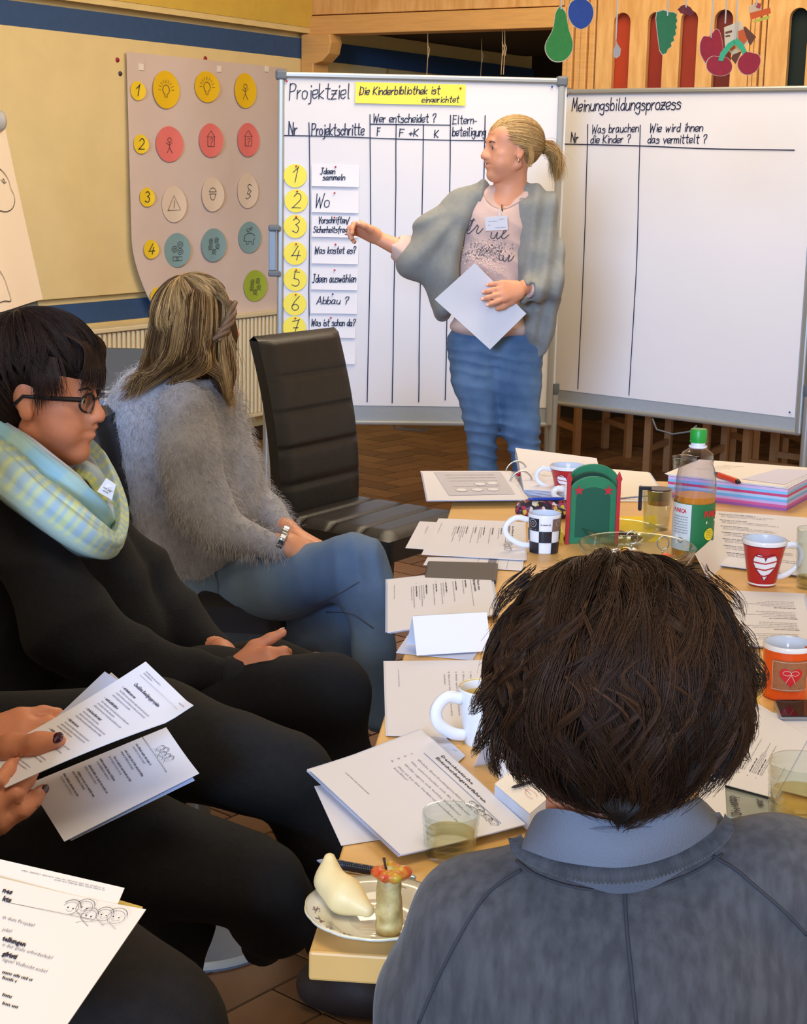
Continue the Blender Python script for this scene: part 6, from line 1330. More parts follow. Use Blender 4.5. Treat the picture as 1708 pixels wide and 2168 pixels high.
# ---- mugs
def mug(label, px, py, rpx, hpx, m_out, m_in, taper=1.0, handle=None, hs=1.0, group=None, hm=None, rim=None, stand=TZ, hw=.0055, body_prof=None):
    """px,py centre of the foot on the table; rpx rim radius, hpx height in photo px"""
    c = onz(px, py, stand); s_ = pxm(c); R = rpx/s_; h = hpx/s_; t = .0032; root = empty('mug', label, 'mug', group); rb_ = R*taper
    prof = body_prof(R, h) if body_prof else [(0, .003), (rb_-.006, .003), (rb_-.004, 0), (rb_, .003), (rb_+(R-rb_)*.5, h*.5), (R, h-.002), (R-t*.4, h), (R-t, h-.002), (rb_+(R-rb_)*.6-t, h*.6), (rb_-t, .010), (0, .008)]
    n_o = len(prof)//2
    MB().lathe(prof, c, 40).build('cup', m_out, root, smooth='auto')
    inn = [(R-t*.35, h+.0003), (R-t*1.0, h-.0018), ((rb_+(R-rb_)*.6-t*1.08) if not body_prof else R*.84, h*.6), (rb_-t*1.15, .012), (0, .010)]
    MB().lathe(inn, c, 40).build('inside', m_in, root, smooth=True)
    if rim: MB().lathe([(R+.0004, h-.007), (R+.0008, h-.003), (R-t*.3, h+.0006)], c, 40).build('rim', rim, root, smooth=True)
    if handle is not None:
        a = math.radians(handle); d = V(math.cos(a), math.sin(a), 0); rr = lambda z: rb_+(R-rb_)*z
        P = [c+d*(rr(.8)-.002)+ZZ*h*.82, c+d*(rr(.8)+.018*hs)+ZZ*h*.88, c+d*(rr(.7)+.032*hs)+ZZ*h*.68, c+d*(rr(.5)+.030*hs)+ZZ*h*.42, c+d*(rr(.3)+.014*hs)+ZZ*h*.22, c+d*(rr(.2)-.002)+ZZ*h*.16]
        g = smooth_path(P, 22); MB().tube([V(*p) for p in g], hw, 10, flat=1.3).build('handle', hm or m_out, root, smooth=True)
    return root, c, R, h, rb_
def wrapfn(c, R, h, rb_, a0, lift=.0008):
    return lambda u, v, l=0: c + V(math.cos(a0+u/R), math.sin(a0+u/R), 0)*(rb_+(R-rb_)*(v/h)+lift+l)+ZZ*v
WHC = mat('ceramic_white', (232, 234, 238), .12, coat=.3); WHG = mat('ceramic_bluegrey', (198, 208, 226), .15, coat=.3)
REDM = mat('mug_red', (178, 34, 40), .25, coat=.3)
def heart(cx, cy, w_, h_, n=26):
    out = []
    for i in range(n):
        t = 2*math.pi*i/n; out.append((cx+w_*.5*math.sin(t)**3, cy+h_*.5*(.8125*math.cos(t)-.3125*math.cos(2*t)-.125*math.cos(3*t)-.0625*math.cos(4*t))))
    return out
def heart_mug(label, px, py, rpx, hpx, handle, face, hsx=1.0):
    root, c, R, h, rb_ = mug(label, px, py, rpx, hpx, REDM, WHG, .62, handle, 1.15, 'red mugs with striped hearts', WHC, WHC, hw=.0045)
    f = wrapfn(c, R, h, rb_, math.radians(face)); s = Sheet(f, .0006); hp = heart(0, h*.50, R*1.30, h*.66)
    s.fill(hp, 0, 22, 8); s.build('heart', WHC, root); s = Sheet(f, .0012); s.dense = .003; s.stroke(hp+[hp[0]], .0010, 1)
    xs_ = lambda y: max([abs(p[0]) for p in hp if abs(p[1]-y) < h*.06] or [0])
    for k in range(4):
        y = h*(.30+.14*k); w_ = xs_(y)*.93; s.stroke([(-w_, y-.001), (0, y-.003), (w_, y+.002)], h*.030, 0)
    s.build('heart_stripes', [REDM, INK], root)
    MB().lathe([(rb_+.0006, .004), (rb_+.0012, .006), (rb_+.0006, .008)], c, 36).build('foot_ring', WHC, root, smooth=True)
    s = Sheet(f, .0010); s.dense = .004; s.stroke([(R*math.pi*2*i/60-R*math.pi, h*.90) for i in range(61)], .0009, 0); s.stroke([(R*math.pi*2*i/60-R*math.pi, h*.94) for i in range(61)], .005, 1); s.build('rim_bands', [INK, WHC], root)
    return root
heart_mug('red mug with a big white striped heart on the right of the table', 1612, 1238, 46, 100, 5, -96)
heart_mug('red mug with a small striped heart behind the green napkin holder', 1200, 1046, 38, 62, 178, -100)
mug('small white cup beside the green napkin holder, mostly hidden', 1212, 1066, 22, 36, WHC, WHC, .8, 178, .7)
# black-and-white coffee motif mug with a large handle
root, c, R, h, rb_ = mug('white mug printed with black coffee squares and a large curved handle', 1150, 1168, 35, 84, WHC, WHG, .86, 188, 1.5, hw=.0048)
f = wrapfn(c, R, h, rb_, math.radians(-90)); s = Sheet(f, .0008); q_ = R*.82; TAN = mat('mug_tan', (120, 96, 82), .4); MBK = mat('mug_black', (38, 38, 46), .3)
for j in range(3):
    for i in range(-3, 4):
        y0 = h*(.02+.29*j) if j < 2 else h*.60; y1 = y0+h*(.29 if j < 2 else .32); mi = (0 if (i+j) % 2 else 2) if not (i == 1 and j == 2) else 1
        if mi != 2: s.fill([(q_*(i-.5), y0), (q_*(i+.5), y0), (q_*(i+.5), y1), (q_*(i-.5), y1)], mi, 2, 5)
s.build('coffee_squares', [MBK, TAN, WHC], root)
s = Sheet(f, .0014); s.dense = .003; s.greek(-R*.30, h*.76, R*.6, .0022, 0, 2, 1.3); s.circle(0, h*.44, .007, .0014, 3.14, 6.28, ry=.009, mi=0); s.stroke([(-.007, h*.44), (.007, h*.44)], .0014); s.circle(.008, h*.42, .003, .0012); s.stroke([(-.010, h*.33), (.010, h*.33)], .0012)
s.build('coffee_print', BLK, root)
s = Sheet(f, .0014); s.circle(-q_, h*.80, .008, .0012); s.circle(-q_, h*.80, .003, .001); s.stroke([(-q_-.008, h*.64), (-q_+.008, h*.64)], .001); s.circle(q_, h*.8, .006, .001); s.build('coffee_print', mat('print_pale', (170, 168, 170), .5), root)
# big white mug half hidden by the hair
def bp(R, h): return [(0, .004), (R*.72, .004), (R*.74, 0), (R*.78, .006), (R*.80, h*.25), (R*.92, h*.55), (R*.98, h*.85), (R, h-.002), (R-.0015, h), (R-.004, h-.003), (R*.86, h*.5), (R*.7, .012), (0, .01)]
mug('big white mug with a stout handle beside the foreground head', 1028, 1570, 62, 122, WHC, mat('mug_inside_cream', (216, 190, 120), .3), .78, 200, 1.15, hw=.0068, body_prof=bp)
# orange mug
ORM = mat('mug_orange', (226, 82, 24), .25, coat=.3)
root, c, R, h, rb_ = mug('orange mug with a red heart patch at the right edge of the table', 1660, 1474, 51, 118, ORM, WHG, .90, 20, 1.0, rim=WHC)
f = wrapfn(c, R, h, rb_, math.radians(-92)); s = Sheet(f, .0007); a_ = R*.80; b0, b1 = h*.22, h*.78
s.fill([(-a_, b0), (a_, b0), (a_, b1), (-a_, b1)], 0, 2, 10); s.build('patch', mat('patch_brown', (168, 108, 70), .6, noise=.2, nscale=200), root)
s = Sheet(f, .0013); s.fill(heart(0, h*.5, a_*1.2, h*.40), 0, 18, 6); s.build('heart', mat('heart_red', (206, 34, 42), .4), root)
s = Sheet(f, .0019); s.dense = .003
for sx in (-1, 1): s.circle(sx*.006, h*.56, .006, .0006, ry=.0035); s.stroke([(0, h*.53), (sx*.004, h*.45), (sx*.007, h*.38)], .0006)
s.stroke([(-a_*.95, b0+.002), (a_*.95, b0+.002), (a_*.95, b1-.002), (-a_*.95, b1-.002), (-a_*.95, b0+.002)], .0005); s.build('string_bow', mat('string_pale', (236, 214, 196), .6), root)
# ---- glasses
GL1 = glassm('drinking_glass'); WAT = glassm('water', (246, 240, 214), .0)
def tumbler(label, px, py, rpx, hpx, taper, water=.35, ribs=6, rings=True, name='drinking_glass'):
    c = onz(px, py, TZ); s_ = pxm(c); R = rpx/s_; h = hpx/s_; rb_ = R*taper; root = empty(name, label, 'glass'); t = .0022
    outer = [(0, 0), (rb_-.002, 0), (rb_, .003)]; N = 40
    for i in range(N+1):
        z = .004+(h-.006)*i/N; r = rb_+(R-rb_)*(z/h); zz = z/h
        outer.append((r+(.0009*max(0, math.sin(zz*ribs*2*math.pi)) if rings and .25 < zz < .88 else 0), z))
    outer += [(R-.0006, h), (R-t, h-.0015)]
    inner = [(rb_+(R-rb_)*f-t, .008+(h-.012)*f) for f in (1, .75, .5, .25, 0)] + [(0, .007)]
    MB().lathe(outer+inner, c, 44).build('vessel', GL1, root, smooth=True)
    if water: MB().lathe([(0, .0072), (rb_-t-.0003, .0078)]+[(rb_+(R-rb_)*(f*water)-t-.0003, .008+h*water*f) for f in (.33, .66, 1)]+[(0, .008+h*water)], c, 40).build('water', WAT, root, smooth='auto')
    return root
tumbler('short ribbed water glass standing before the front handouts', 952, 1812, 61, 100, .84, .42, 7)
tumbler('large ringed water glass in the lower right beside the grey sleeve', 1688, 1752, 70, 148, .86, .45, 9)
tumbler('tall plain glass at the right edge behind the orange mug', 1712, 1244, 34, 128, .80, .12, 8)
tumbler('small ribbed glass behind the juice bottle at the table back', 1446, 1022, 26, 56, .8, 0, 6)
# mocha glass with black holder
cg_ = onz(1388, 1120, TZ); sg = pxm(cg_); root = empty('coffee_glass', 'clear cup with black square handle and coffee remains left of the juice bottle', 'glass')
MB().lathe([(0, 0), (.026, 0), (.028, .004), (.0345, .090), (.033, .091), (.0265, .008), (0, .007)], cg_, 36).build('vessel', GL1, root, smooth=True)
for x0_, x1_ in ((-.044, -.036),): MB().box(cg_+V(-.040, -.012, .072), (.008, .012, .056)).build('handle', MBK, root, bevel=.003)
MB().box(cg_+V(-.030, -.016, .096), (.026, .010, .008)).build('handle_bar', MBK, root, bevel=.002)
MB().lathe([(0, .058), (.024, .058), (.027, .092), (.0, .092)], cg_+V(.004, .004, 0), 24).build('filter_cup', mat('filter_dark', (60, 50, 50), .3), root, smooth='auto')
MB().lathe([(0, .056), (.0245, .056), (.025, .066), (.0, .066)], cg_+V(.004, .003, 0), 24).build('coffee', mat('coffee_remains', (130, 62, 36), .4), root, smooth='auto')
# ---- juice bottle
cb = onz(1463, 1186, TZ); sb = pxm(cb); H = 280/sb; root = empty('juice_bottle', 'half full orange juice bottle with a green cap and green label', 'bottle'); rB = 43/sb
pr = [(0, 0), (.86, 0), (.98, .02), (1, .06), (1, .46), (1.0, .52), (1.02, .60), (.97, .68), (.88, .755), (.78, .80), (.80, .815), (.80, .86), (.74, .885), (.56, .905), (.40, .925), (.36, .935), (.34, .96)]
prof = [(r*rB, z*H*.93) for r, z in pr]
bt_ = MB().lathe(prof+[(r-.0008, z) for r, z in prof[::-1] if r > .01], cb, 44, wob=None).build('bottle_shell', glassm('bottle_plastic', (244, 244, 250), .05), root, smooth=True)
JU = mat('orange_juice', (236, 150, 28), .3, noise=.12, nscale=60)
MB().lathe([(0, .004), (rB*.84, .004), (rB*.975, .02*H), (rB*.975, .505*H), (0, .505*H)], cb, 40).build('juice', JU, root, smooth='auto')
capz = H*.905
MB().lathe([(0, 0), (.017, 0), (.0172, .003), (.0165, .0035), (.0165, .006), (.017, .0065), (.0172, .024), (.0155, .027), (0, .027)], cb+ZZ*capz, 60, wob=lambda t, r: .02*math.sin(t*30) if r > .016 else 0).build('cap', mat('cap_green', (28, 150, 56), .35), root, smooth='auto')
MB().lathe([(.0145, -.012), (.0185, -.010), (.0185, -.007), (.0145, -.006), (.0145, 0)], cb+ZZ*capz, 36).build('neck_ring', mat('bottle_neck_clear', (225, 228, 238), .15), root, smooth=True)
lr = rB+.0006; lz0, lz1 = .10*H, .46*H
MB().lathe([(lr, lz0), (lr, lz1)], cb, 60).build('label', mat('label_green', (26, 112, 66), .4), root, smooth=True)
fb = lambda u, v, l=0: cb + V(math.cos(math.radians(-90)+u/lr), math.sin(math.radians(-90)+u/lr), 0)*(lr+.0006+l)+ZZ*v
s = Sheet(fb, .0001); s.fill([(-lr*1.75, lz0+.001), (-lr*.3, lz0+.001), (-lr*.3, lz1-.001), (-lr*1.75, lz1-.001)], 0, 2, 12); s.build('label_back', mat('label_white', (206, 216, 218), .4), root)
s = Sheet(fb, .0009); RL = 0
s.font("PUNICA", lr*.30, lz1-.026, .0125, 1, bold=.0009, sx=.62, slant=.15); s.font("PUNICA", -lr*1.30, lz1-.019, .0085, 1, bold=.0004, sx=.75)
for k in range(7): s.greek(-lr*1.25, lz1-.028-k*.0055, lr*.8, .0016, 2, k)
s.poly([(lr*.42, lz1-.040), (lr*1.2, lz1-.037), (lr*1.2, lz1-.033), (lr*.42, lz1-.035)], 3)
s.disc(lr*.66, lz1-.062, .0125, 4, 20); s.poly([(-lr*1.05, lz1-.085), (-lr*.5, lz1-.085), (-lr*.5, lz1-.066), (-lr*1.05, lz1-.066)], 3); s.circle(-lr*.78, lz1-.076, .005, .001, mi=2)
for x, y, r_ in ((.55, .105, .008), (.95, .100, .009), (.78, .088, .006), (.4, .115, .007), (1.1, .112, .008)): s.disc(lr*x, lz1-y, r_, 1, 12)
s.build('label_print', [BLK, mat('label_red', (206, 28, 44), .4), mat('label_ink', (60, 66, 90), .5), WHC, mat('label_yellow', (238, 214, 40), .4)], root)
s = Sheet(fb, .0016)
for k in range(5): s.greek(lr*.66-.009, lz1-.055-k*.0035, .018, .0013, 0, k)
s.build('label_small_print', BLK, root)
# ---- napkin holder
NG = mat('napkin_holder_green', (36, 122, 82), .5, noise=.08, nscale=30); NGD = mat('napkin_holder_felt', (22, 84, 62), .7); NR = mat('napkin_holder_red', (186, 40, 52), .45)
cn = onz(1250, 1150, TZ); sn = pxm(cn); root = empty('napkin_holder', 'green arched wooden napkin holder with red stars and red side posts', 'napkin holder')
hw = 52/sn; hh = 150/sn*1.04
def arch(wd, z0, z1, n=16): return [(-wd, z0), (wd, z0)] + [(wd*math.cos(math.pi*k/n), z1-wd*.72+wd*.72*math.sin(math.pi*k/n)) for k in range(n+1)]
Un = V(.995, .1, 0); Nn_ = V(.1, -.995, 0)
MB().prism(arch(hw, 0, hh*.93), cn, Un, ZZ, Nn_, .006).build('front_panel', NG, root, bevel=.0015)
MB().prism(arch(hw*.70, .015, hh*.78), cn+Nn_*.006, Un, ZZ, Nn_, .0016).build('inset', NGD, root, bevel=.0005)
MB().prism(arch(hw*1.08, 0, hh*1.04), cn-Nn_*.05+Un*.010, Un, ZZ, Nn_, .006).build('back_panel', NG, root, bevel=.0015)
MB().box(cn-Nn_*.022+ZZ*.004, (hw*2, .05, .008), Matrix((Un, -Nn_, ZZ)).transposed()).build('base', NG, root)
MB().prism(arch(hw*.9, .01, hh*.96), cn-Nn_*.025, Un, ZZ, Nn_, .012).build('napkins', mat('napkin_dark_green', (18, 62, 48), .9), root)
for x in (-1, 1):
    MB().prism([(-.004, 0), (.004, 0), (.004, hh*.86), (.0065, hh*.90), (.0, hh*1.0), (-.0065, hh*.90), (-.004, hh*.86)], cn+Un*(x*hw*1.02)+Nn_*.004, Un, ZZ, Nn_, .008).build('side_post', NR, root, bevel=.001)
    st_ = []
    for k in range(10): a = math.pi/2+k*math.pi/5; r_ = (.0115 if k % 2 == 0 else .0046); st_.append((x*hw*.60+r_*math.cos(a), hh*.735+r_*math.sin(a)))
    MB().prism(st_, cn+Nn_*.0062, Un, ZZ, Nn_, .0022).build('star', NR, root)
# ---- pencil case, pens
pc = empty('pencil_case', 'floral patterned fabric pencil case behind the coffee motif mug', 'pencil case')
c = onz(1142, 1098, TZ); FLO = bpy.data.materials.new('floral_fabric'); FLO.use_nodes = True; nt = FLO.node_tree; b = nt.nodes['Principled BSDF']; b.inputs['Roughness'].default_value = .8
vo = nt.nodes.new('ShaderNodeTexVoronoi'); vo.inputs['Scale'].default_value = 130; tc = nt.nodes.new('ShaderNodeTexCoord'); nt.links.new(tc.outputs['Object'], vo.inputs[0]); cr_ = nt.nodes.new('ShaderNodeValToRGB'); sp = nt.nodes.new('ShaderNodeSeparateColor')
nt.links.new(vo.outputs['Color'], sp.inputs[0]); nt.links.new(sp.outputs[0], cr_.inputs[0]); cr_.color_ramp.interpolation = 'CONSTANT'
for i, (p_0, cc) in enumerate(((0, (44, 30, 38)), (.35, (170, 50, 70)), (.5, (220, 208, 190)), (.62, (60, 40, 60)), (.78, (206, 176, 60)), (.9, (120, 80, 110)))):
    e = cr_.color_ramp.elements[i] if i < 2 else cr_.color_ramp.elements.new(p_0); e.position = p_0; e.color = lin(cc)+(1,)
nt.links.new(cr_.outputs[0], b.inputs['Base Color'])
blob('case_body', [wcone(c+V(-.035, 0, .020), c+V(.05, .008, .020), .020, .022), wcone(c+V(-.035, .022, .018), c+V(.05, .030, .018), .018, .020)], .003, .006, FLO, pc, disp=lambda P: .001*hsin(P, 2, 80))
MB().tube([c+V(-.045, .0, .037), c+V(.0, .002, .043), c+V(.06, .008, .041)], .0018, 6).build('zip', MBK, pc, smooth=True)
def pen(label, A, B, r, m, m2=None, tip=None, name='pen', grip=None):
    A = Vector(A); B = Vector(B); d = B-A; root = empty(name, label, 'pen')
    MB().tube([A+d*.13, A+d*.82], r, 14).build('barrel', m, root, smooth='auto')
    MB().tube([A+d*.13, A+d*.04, A], [r*.97, r*.5, r*.12], 12).build('tip', tip or ALU, root, smooth='auto')
    MB().tube([A+d*.82, A+d*.97, B], [r*.95, r*.72, r*.4], 12).build('end', m2 or ALU, root, smooth='auto')
    return root
pen('blue ballpoint pen lying on the floral pencil case', c+V(-.03, -.004, .046), c+V(.055, .004, .047), .004, mat('pen_blue', (24, 60, 160), .3), MATS['pen_blue'], MATS['pen_blue'])
pz = TZ+.007
PB_ = mat('pen_black_blue', (22, 30, 58), .3, bump=.8, bscale=300, bdist=.001)
r = pen('black textured pen with silver ends lying across the near table edge', onz(671, 1822, pz), onz(880, 1860, pz), .0055, PB_, mat('pen_silver_blue', (170, 196, 228), .2, metal=.6), mat('pen_tip_silver', (190, 194, 214), .25, metal=.5))
dm = MB(); A_, B_ = onz(671, 1822, pz), onz(880, 1860, pz)
for i in range(34):
    for j in (-1, 0, 1): dm.ell(A_+(B_-A_)*(.15+.66*i/34)+V(0, 0, 0)+(V(0, -.7, 1).normalized()*.0052)+V(0, .0022*j, -.0012*abs(j))*1, (.0006, .0006, .0004), n=5)
o = dm.build('grip_dots', mat('pen_dots', (150, 190, 226), .3), r); o['kind'] = 'stuff'
# ---- glass bowls with sweets
def bowl(label, px, py, rpx, hpx, n=1):
    c = onz(px, py, TZ); s_ = pxm(c); R = rpx/s_; h = hpx/s_; root = empty('glass_bowl', label, 'bowl')
    prof = [(0, 0), (R*.45, 0), (R*.7, h*.25), (R*.9, h*.65), (R, h), (R-.002, h+.0005), (R-.004, h-.001), (R*.87, h*.65), (R*.66, h*.27), (R*.42, .004), (0, .004)]
    MB().lathe(prof, c, 56).build('vessel', GL1, root, smooth=True); MB().lathe([(R-.0002, h-.0012), (R+.0010, h+.0002), (R-.0016, h+.0018), (R-.0034, h)], c, 56).build('rim', glassm('glass_rim', (240, 246, 240), .1), root, smooth=True); return c, R, h
c1_, R1_, h1b = bowl('wide clear glass bowl of sweets just above the foreground hair', 1345, 1215, 124, 62)
c2_, R2_, h2b = bowl('smaller clear glass bowl behind the wide one, beside the napkin holder', 1310, 1150, 84, 34)
wr = [mat('wrap_chrome', (210, 214, 222), .15, metal=.9), mat('wrap_gold', (224, 176, 40), .2, metal=.7), mat('wrap_brown', (92, 52, 36), .4), mat('wrap_white', (226, 224, 224), .4), mat('wrap_orange', (228, 110, 60), .4)]
for i in range(34):
    a = rnd.uniform(0, 6.28); rr = R1_*.60*rnd.random()**.5; p = c1_+V(rr*math.cos(a), rr*math.sin(a), .014+.010*(i > 17)+h1b*.3*(rr/R1_))
    mb = MB(); M3 = rotz(rnd.uniform(0, 3)) @ Matrix.Rotation(rnd.uniform(-.5, .5), 3, 'X'); mb.ell(p, (.011, .008, .006), M3, n=8)
    for sx in (-1, 1): mb.add([p+M3 @ V(sx*.010, 0, 0), p+M3 @ V(sx*.018, .007, .003), p+M3 @ V(sx*.019, -.006, .001)], [(0, 1, 2)])
    k = rnd.randrange(5); tag(mb.build('wrapped_sweet', wr[k], None, smooth=True), 'small wrapped sweet inside the wide clear glass bowl, '+('silver', 'gold', 'brown', 'white', 'orange')[k]+' wrapper', 'sweet', ('silver', 'gold', 'brown', 'white', 'orange')[k]+' wrapped sweets in the wide bowl')
for i in range(7):
    a = rnd.uniform(0, 6.28); p = c2_+V(R2_*.45*math.cos(a), R2_*.45*math.sin(a), .012)
    mb = MB()
    for k in range(7): mb.ell(p+V(rnd.uniform(-.01, .01), rnd.uniform(-.01, .01), rnd.uniform(-.002, .006)), (.005, .003, .003), rotz(rnd.uniform(0, 3)), n=6)
    tag(mb.build('nut_cluster', wr[2], None, smooth=True), 'dark dried fruit piece in the smaller glass bowl', 'snack', 'dried fruit in the small bowl')
for k, (x, y) in enumerate(((1336, 1140), (1402, 1152))):
    cc = onz(x, y+26, TZ+.01); MB_ = MB().tube([cc+V(.012*math.cos(t), 0, .028+.014*math.sin(t)) for t in [6.28*i/20 for i in range(21)]], .0016, 6, cap=False); MB_.tube([cc+V(0, 0, .014), cc+V(0, .004, -.002)], .0016, 6)
    tag(MB_.build('tongs_loop', mat('steel', (205, 210, 220), .2, metal=1), None, smooth=True), ('steel loop handle of a small spoon in the wide bowl, left one', 'steel loop handle of a small spoon in the wide bowl, right one')[k], 'spoon')
ynp = quadfn([(1312, 1148), (1400, 1146), (1388, 1092), (1306, 1094)], TZ+.0006); mb = MB(); mb.grid(lambda a, b: ynp(a*.21, b*.297), 3, 3)
tag(mb.build('paper_napkin', mat('napkin_yellow', (244, 204, 30), .8), None, solid=.001), 'yellow paper napkin under the smaller glass bowl', 'napkin')
mb = MB(); ynp2 = quadfn([(1196, 1160), (1192, 1172), (1182, 1112), (1188, 1108)], TZ+.0006)
MB().box(onz(1184, 1145, TZ)+V(0, 0, .012), (.012, .05, .024)).build('card_pack', YCARD, None); tag(bpy.data.objects['card_pack'], 'small yellow pack between the coffee motif mug and napkin holder', 'pack')
yb = quadfn([(1560, 1500), (1606, 1490), (1606, 1420), (1570, 1410)], TZ+.0006); mb = MB(); mb.grid(lambda a, b: yb(a*.21, b*.297), 3, 3)
tag(mb.build('yellow_card', YCARD, None, solid=.001), 'yellow card glimpsed between the foreground hair and the orange mug', 'card')
# ---- striped folder box with paper and red marker
sbx = empty('striped_folder', 'thick pink and blue striped folder box at the far right of the table', 'folder')
P0, P1, P3 = onz(1412, 1052, TZ), onz(1664, 1082, TZ), onz(1412, 1018, TZ); P2 = onz(1740, 1040, TZ)
dv = (P2-P1); P3 = P0+dv*.82; hb = .052
cols = [(150, 90, 160), (206, 92, 150), (196, 170, 220), (110, 176, 226), (170, 200, 232), (198, 66, 118), (120, 190, 236), (200, 180, 224)]
n_ = len(cols)
for i, cc in enumerate(cols):
    z0_, z1_ = hb*i/n_, hb*(i+1)/n_
    MB().hexa([p+ZZ*z0_ for p in (P0, P1, P2, P3)], [p+ZZ*z1_ for p in (P0, P1, P2, P3)]).build('stripe_layer', mat('folder_stripe_%s' % 'abcdefgh'[i], cc, .5), sbx)
for i in range(3):
    dx = .004*i; mb = MB(); mb.grid(lambda a, b: (P0*(1-a)+P1*a)*(1-b)+(P3*(1-a)+P2*a)*b+ZZ*(hb+.0015+.0014*i)+V(-dx, dx, 0), 3, 3); mb.build('paper_sheet', PAPC if i == 2 else PAPW, sbx, solid=.001)
ff = lambda u, v, l=0: (P0*(1-u/.297)+P1*(u/.297))*(1-v/.21)+(P3*(1-u/.297)+P2*(u/.297))*(v/.21)+ZZ*(hb+.0052+l)
s = Sheet(ff, .0004); s.poly([(.17, .03), (.28, .02), (.285, .19), (.20, .17)], 1)
for k in range(5): s.greek(.03+.01*k, .09+.018*k, .05, .0035, 0, k)
s.build('print', [mat('print_ochre', (190, 160, 120), .7), mat('sheet_lilac', (214, 212, 232), .7), BLK], sbx)
zf = TZ+hb+.012
r = pen('red marker pen with dark cap lying on the striped folder box', onz(1568, 1022, zf), onz(1512, 1002, zf), .0068, mat('marker_red', (214, 60, 30), .35), mat('marker_cap_navy', (34, 44, 96), .4), mat('marker_tip_dark', (40, 34, 44), .4), name='marker_pen')
# ---- right side papers
r, s = pages('handout sheets right of the juice bottle with slanted print', [(1520, 1196), (1720, 1222), (1720, 1098), (1500, 1082)], TZ+.001, 4, m=PAPW)
for k in range(7): body_print(s, .02, .28-k*.036, 3, .16, 30+k, .0030, .008)
s.build('print', INKS, r)
r, s = pages('handout pile before the striped heart mug at the right edge', [(1530, 1366), (1725, 1372), (1700, 1258), (1555, 1252)], TZ+.001, 4, tf=[(1700, 1258), (1555, 1252), (1530, 1366), (1725, 1372)])
for k in range(4): body_print(s, .03, .27-k*.06, 5, .14, 60+k, .0028, .009, 5)
s.build('print', INKS, r)
r, s = pages('handout with numbered Phasen list lying right of the foreground head', [(1455, 1640), (1640, 1690), (1712, 1560), (1560, 1470)], TZ+.003, 3, tf=[(1640, 1690), (1712, 1560), (1560, 1470), (1455, 1640)]); phasen(s, .03, .262, 5, True); s.build('print', INKS, r)
r, s = pages('plain sheet with pencil marks lying at the right edge below the phone', [(1600, 1660), (1760, 1700), (1780, 1540), (1640, 1510)], TZ+.0015, 2); s.greek(.04, .15, .05, .004, 1, 3); s.greek(.06, .2, .05, .004, 1, 4); s.build('print', INKS, r)
# printed colour sheet reading Die entsp...
r, s = pages('printed colour sheet reading Die ent in a clear sleeve at lower right', [(1630, 1775), (1650, 1640), (1520, 1610), (1530, 1780)], TZ+.0012, 1, m=mat('sheet_grey_green', (150, 156, 150), .6, noise=.15, nscale=30))
s = Sheet(quadfn([(1530, 1780), (1640, 1790), (1650, 1640), (1510, 1600)], TZ+.0022), .0006)
s.poly([(.0, .02), (.21, .02), (.21, .055), (.0, .055)], 1); s.poly([(.0, .055), (.21, .055), (.21, .08), (.0, .08)], 2); s.build('picture_bands', [BLK, mat('sheet_pale_green', (206, 214, 186), .6), mat('sheet_blue', (130, 170, 190), .6)], r)
f = flatfn(onz(1570, 1727, TZ+.0040), onz(1548, 1660, TZ+.0040)-onz(1570, 1727, TZ+.0040), ZZ.cross(onz(1548, 1660, TZ+.0040)-onz(1570, 1727, TZ+.0040)))
s = Sheet(f, .0008); s.font("Die entsp", 0, .0, .013, bold=.0004, sx=.9); s.build('print', BLK, r)
f = flatfn(onz(1620, 1716, TZ+.0040), onz(1604, 1668, TZ+.0040)-onz(1620, 1716, TZ+.0040), ZZ.cross(onz(1604, 1668, TZ+.0040)-onz(1620, 1716, TZ+.0040)))
s = Sheet(f, .0008); s.font("war", .012, 0, .011, bold=.0004, sx=.9, slant=.2); s.build('print', BLK, r)
# folded cards
def tent(label, A, B, h, lean, m=CARD, flip=1, name='name_card', txt=None):
    """A,B foot line points of the visible face; the ridge stands h above, leaning back by lean"""
    A = Vector(A); B = Vector(B); U_ = (B-A).normalized(); N_ = V(U_.y, -U_.x, 0)*flip; root = empty(name, label, 'name card')
    ra, rb2 = A-N_*lean+ZZ*h, B-N_*lean+ZZ*h; ba, bb = A-N_*lean*2, B-N_*lean*2
    MB().hexa([A, B, rb2, ra], [p-N_*.0008 for p in (A, B, rb2, ra)]).build('front_flap', m, root)
    MB().hexa([ra, rb2, bb, ba], [p-N_*.0008 for p in (ra, rb2, bb, ba)]).build('back_flap', m, root)
    if txt: f = flatfn(A, B-A, ra-A); s = Sheet(f, .0014 if flip > 0 else -.0014); txt(s); s.build('card_writing', BLK, root)
    return root
tent('blank white folded name card lying before the 6 Phasen pile', onz(882, 1388, TZ+.005), onz(1040, 1378, TZ+.005), .058, .030)
tent('white folded name card below the big white mug, half behind the foreground hair', onz(1058, 1652, TZ), onz(1165, 1625, TZ), .052, .028)
tent('folded name card seen end-on with dark inside, right of the juice bottle', onz(1500, 1228, TZ), onz(1545, 1185, TZ), .050, .030, PAPC, 1, txt=lambda s: s.text('ke', .006, .014, .022, .0016, seed=3))
r, s = pages('white card sticking up beside the foreground collar at lower right', [(1480, 1760), (1540, 1768), (1534, 1655), (1478, 1645)], TZ+.006, 1); s.greek(.2, .28, .001, .001, 1); s.build('print', INKS, r)
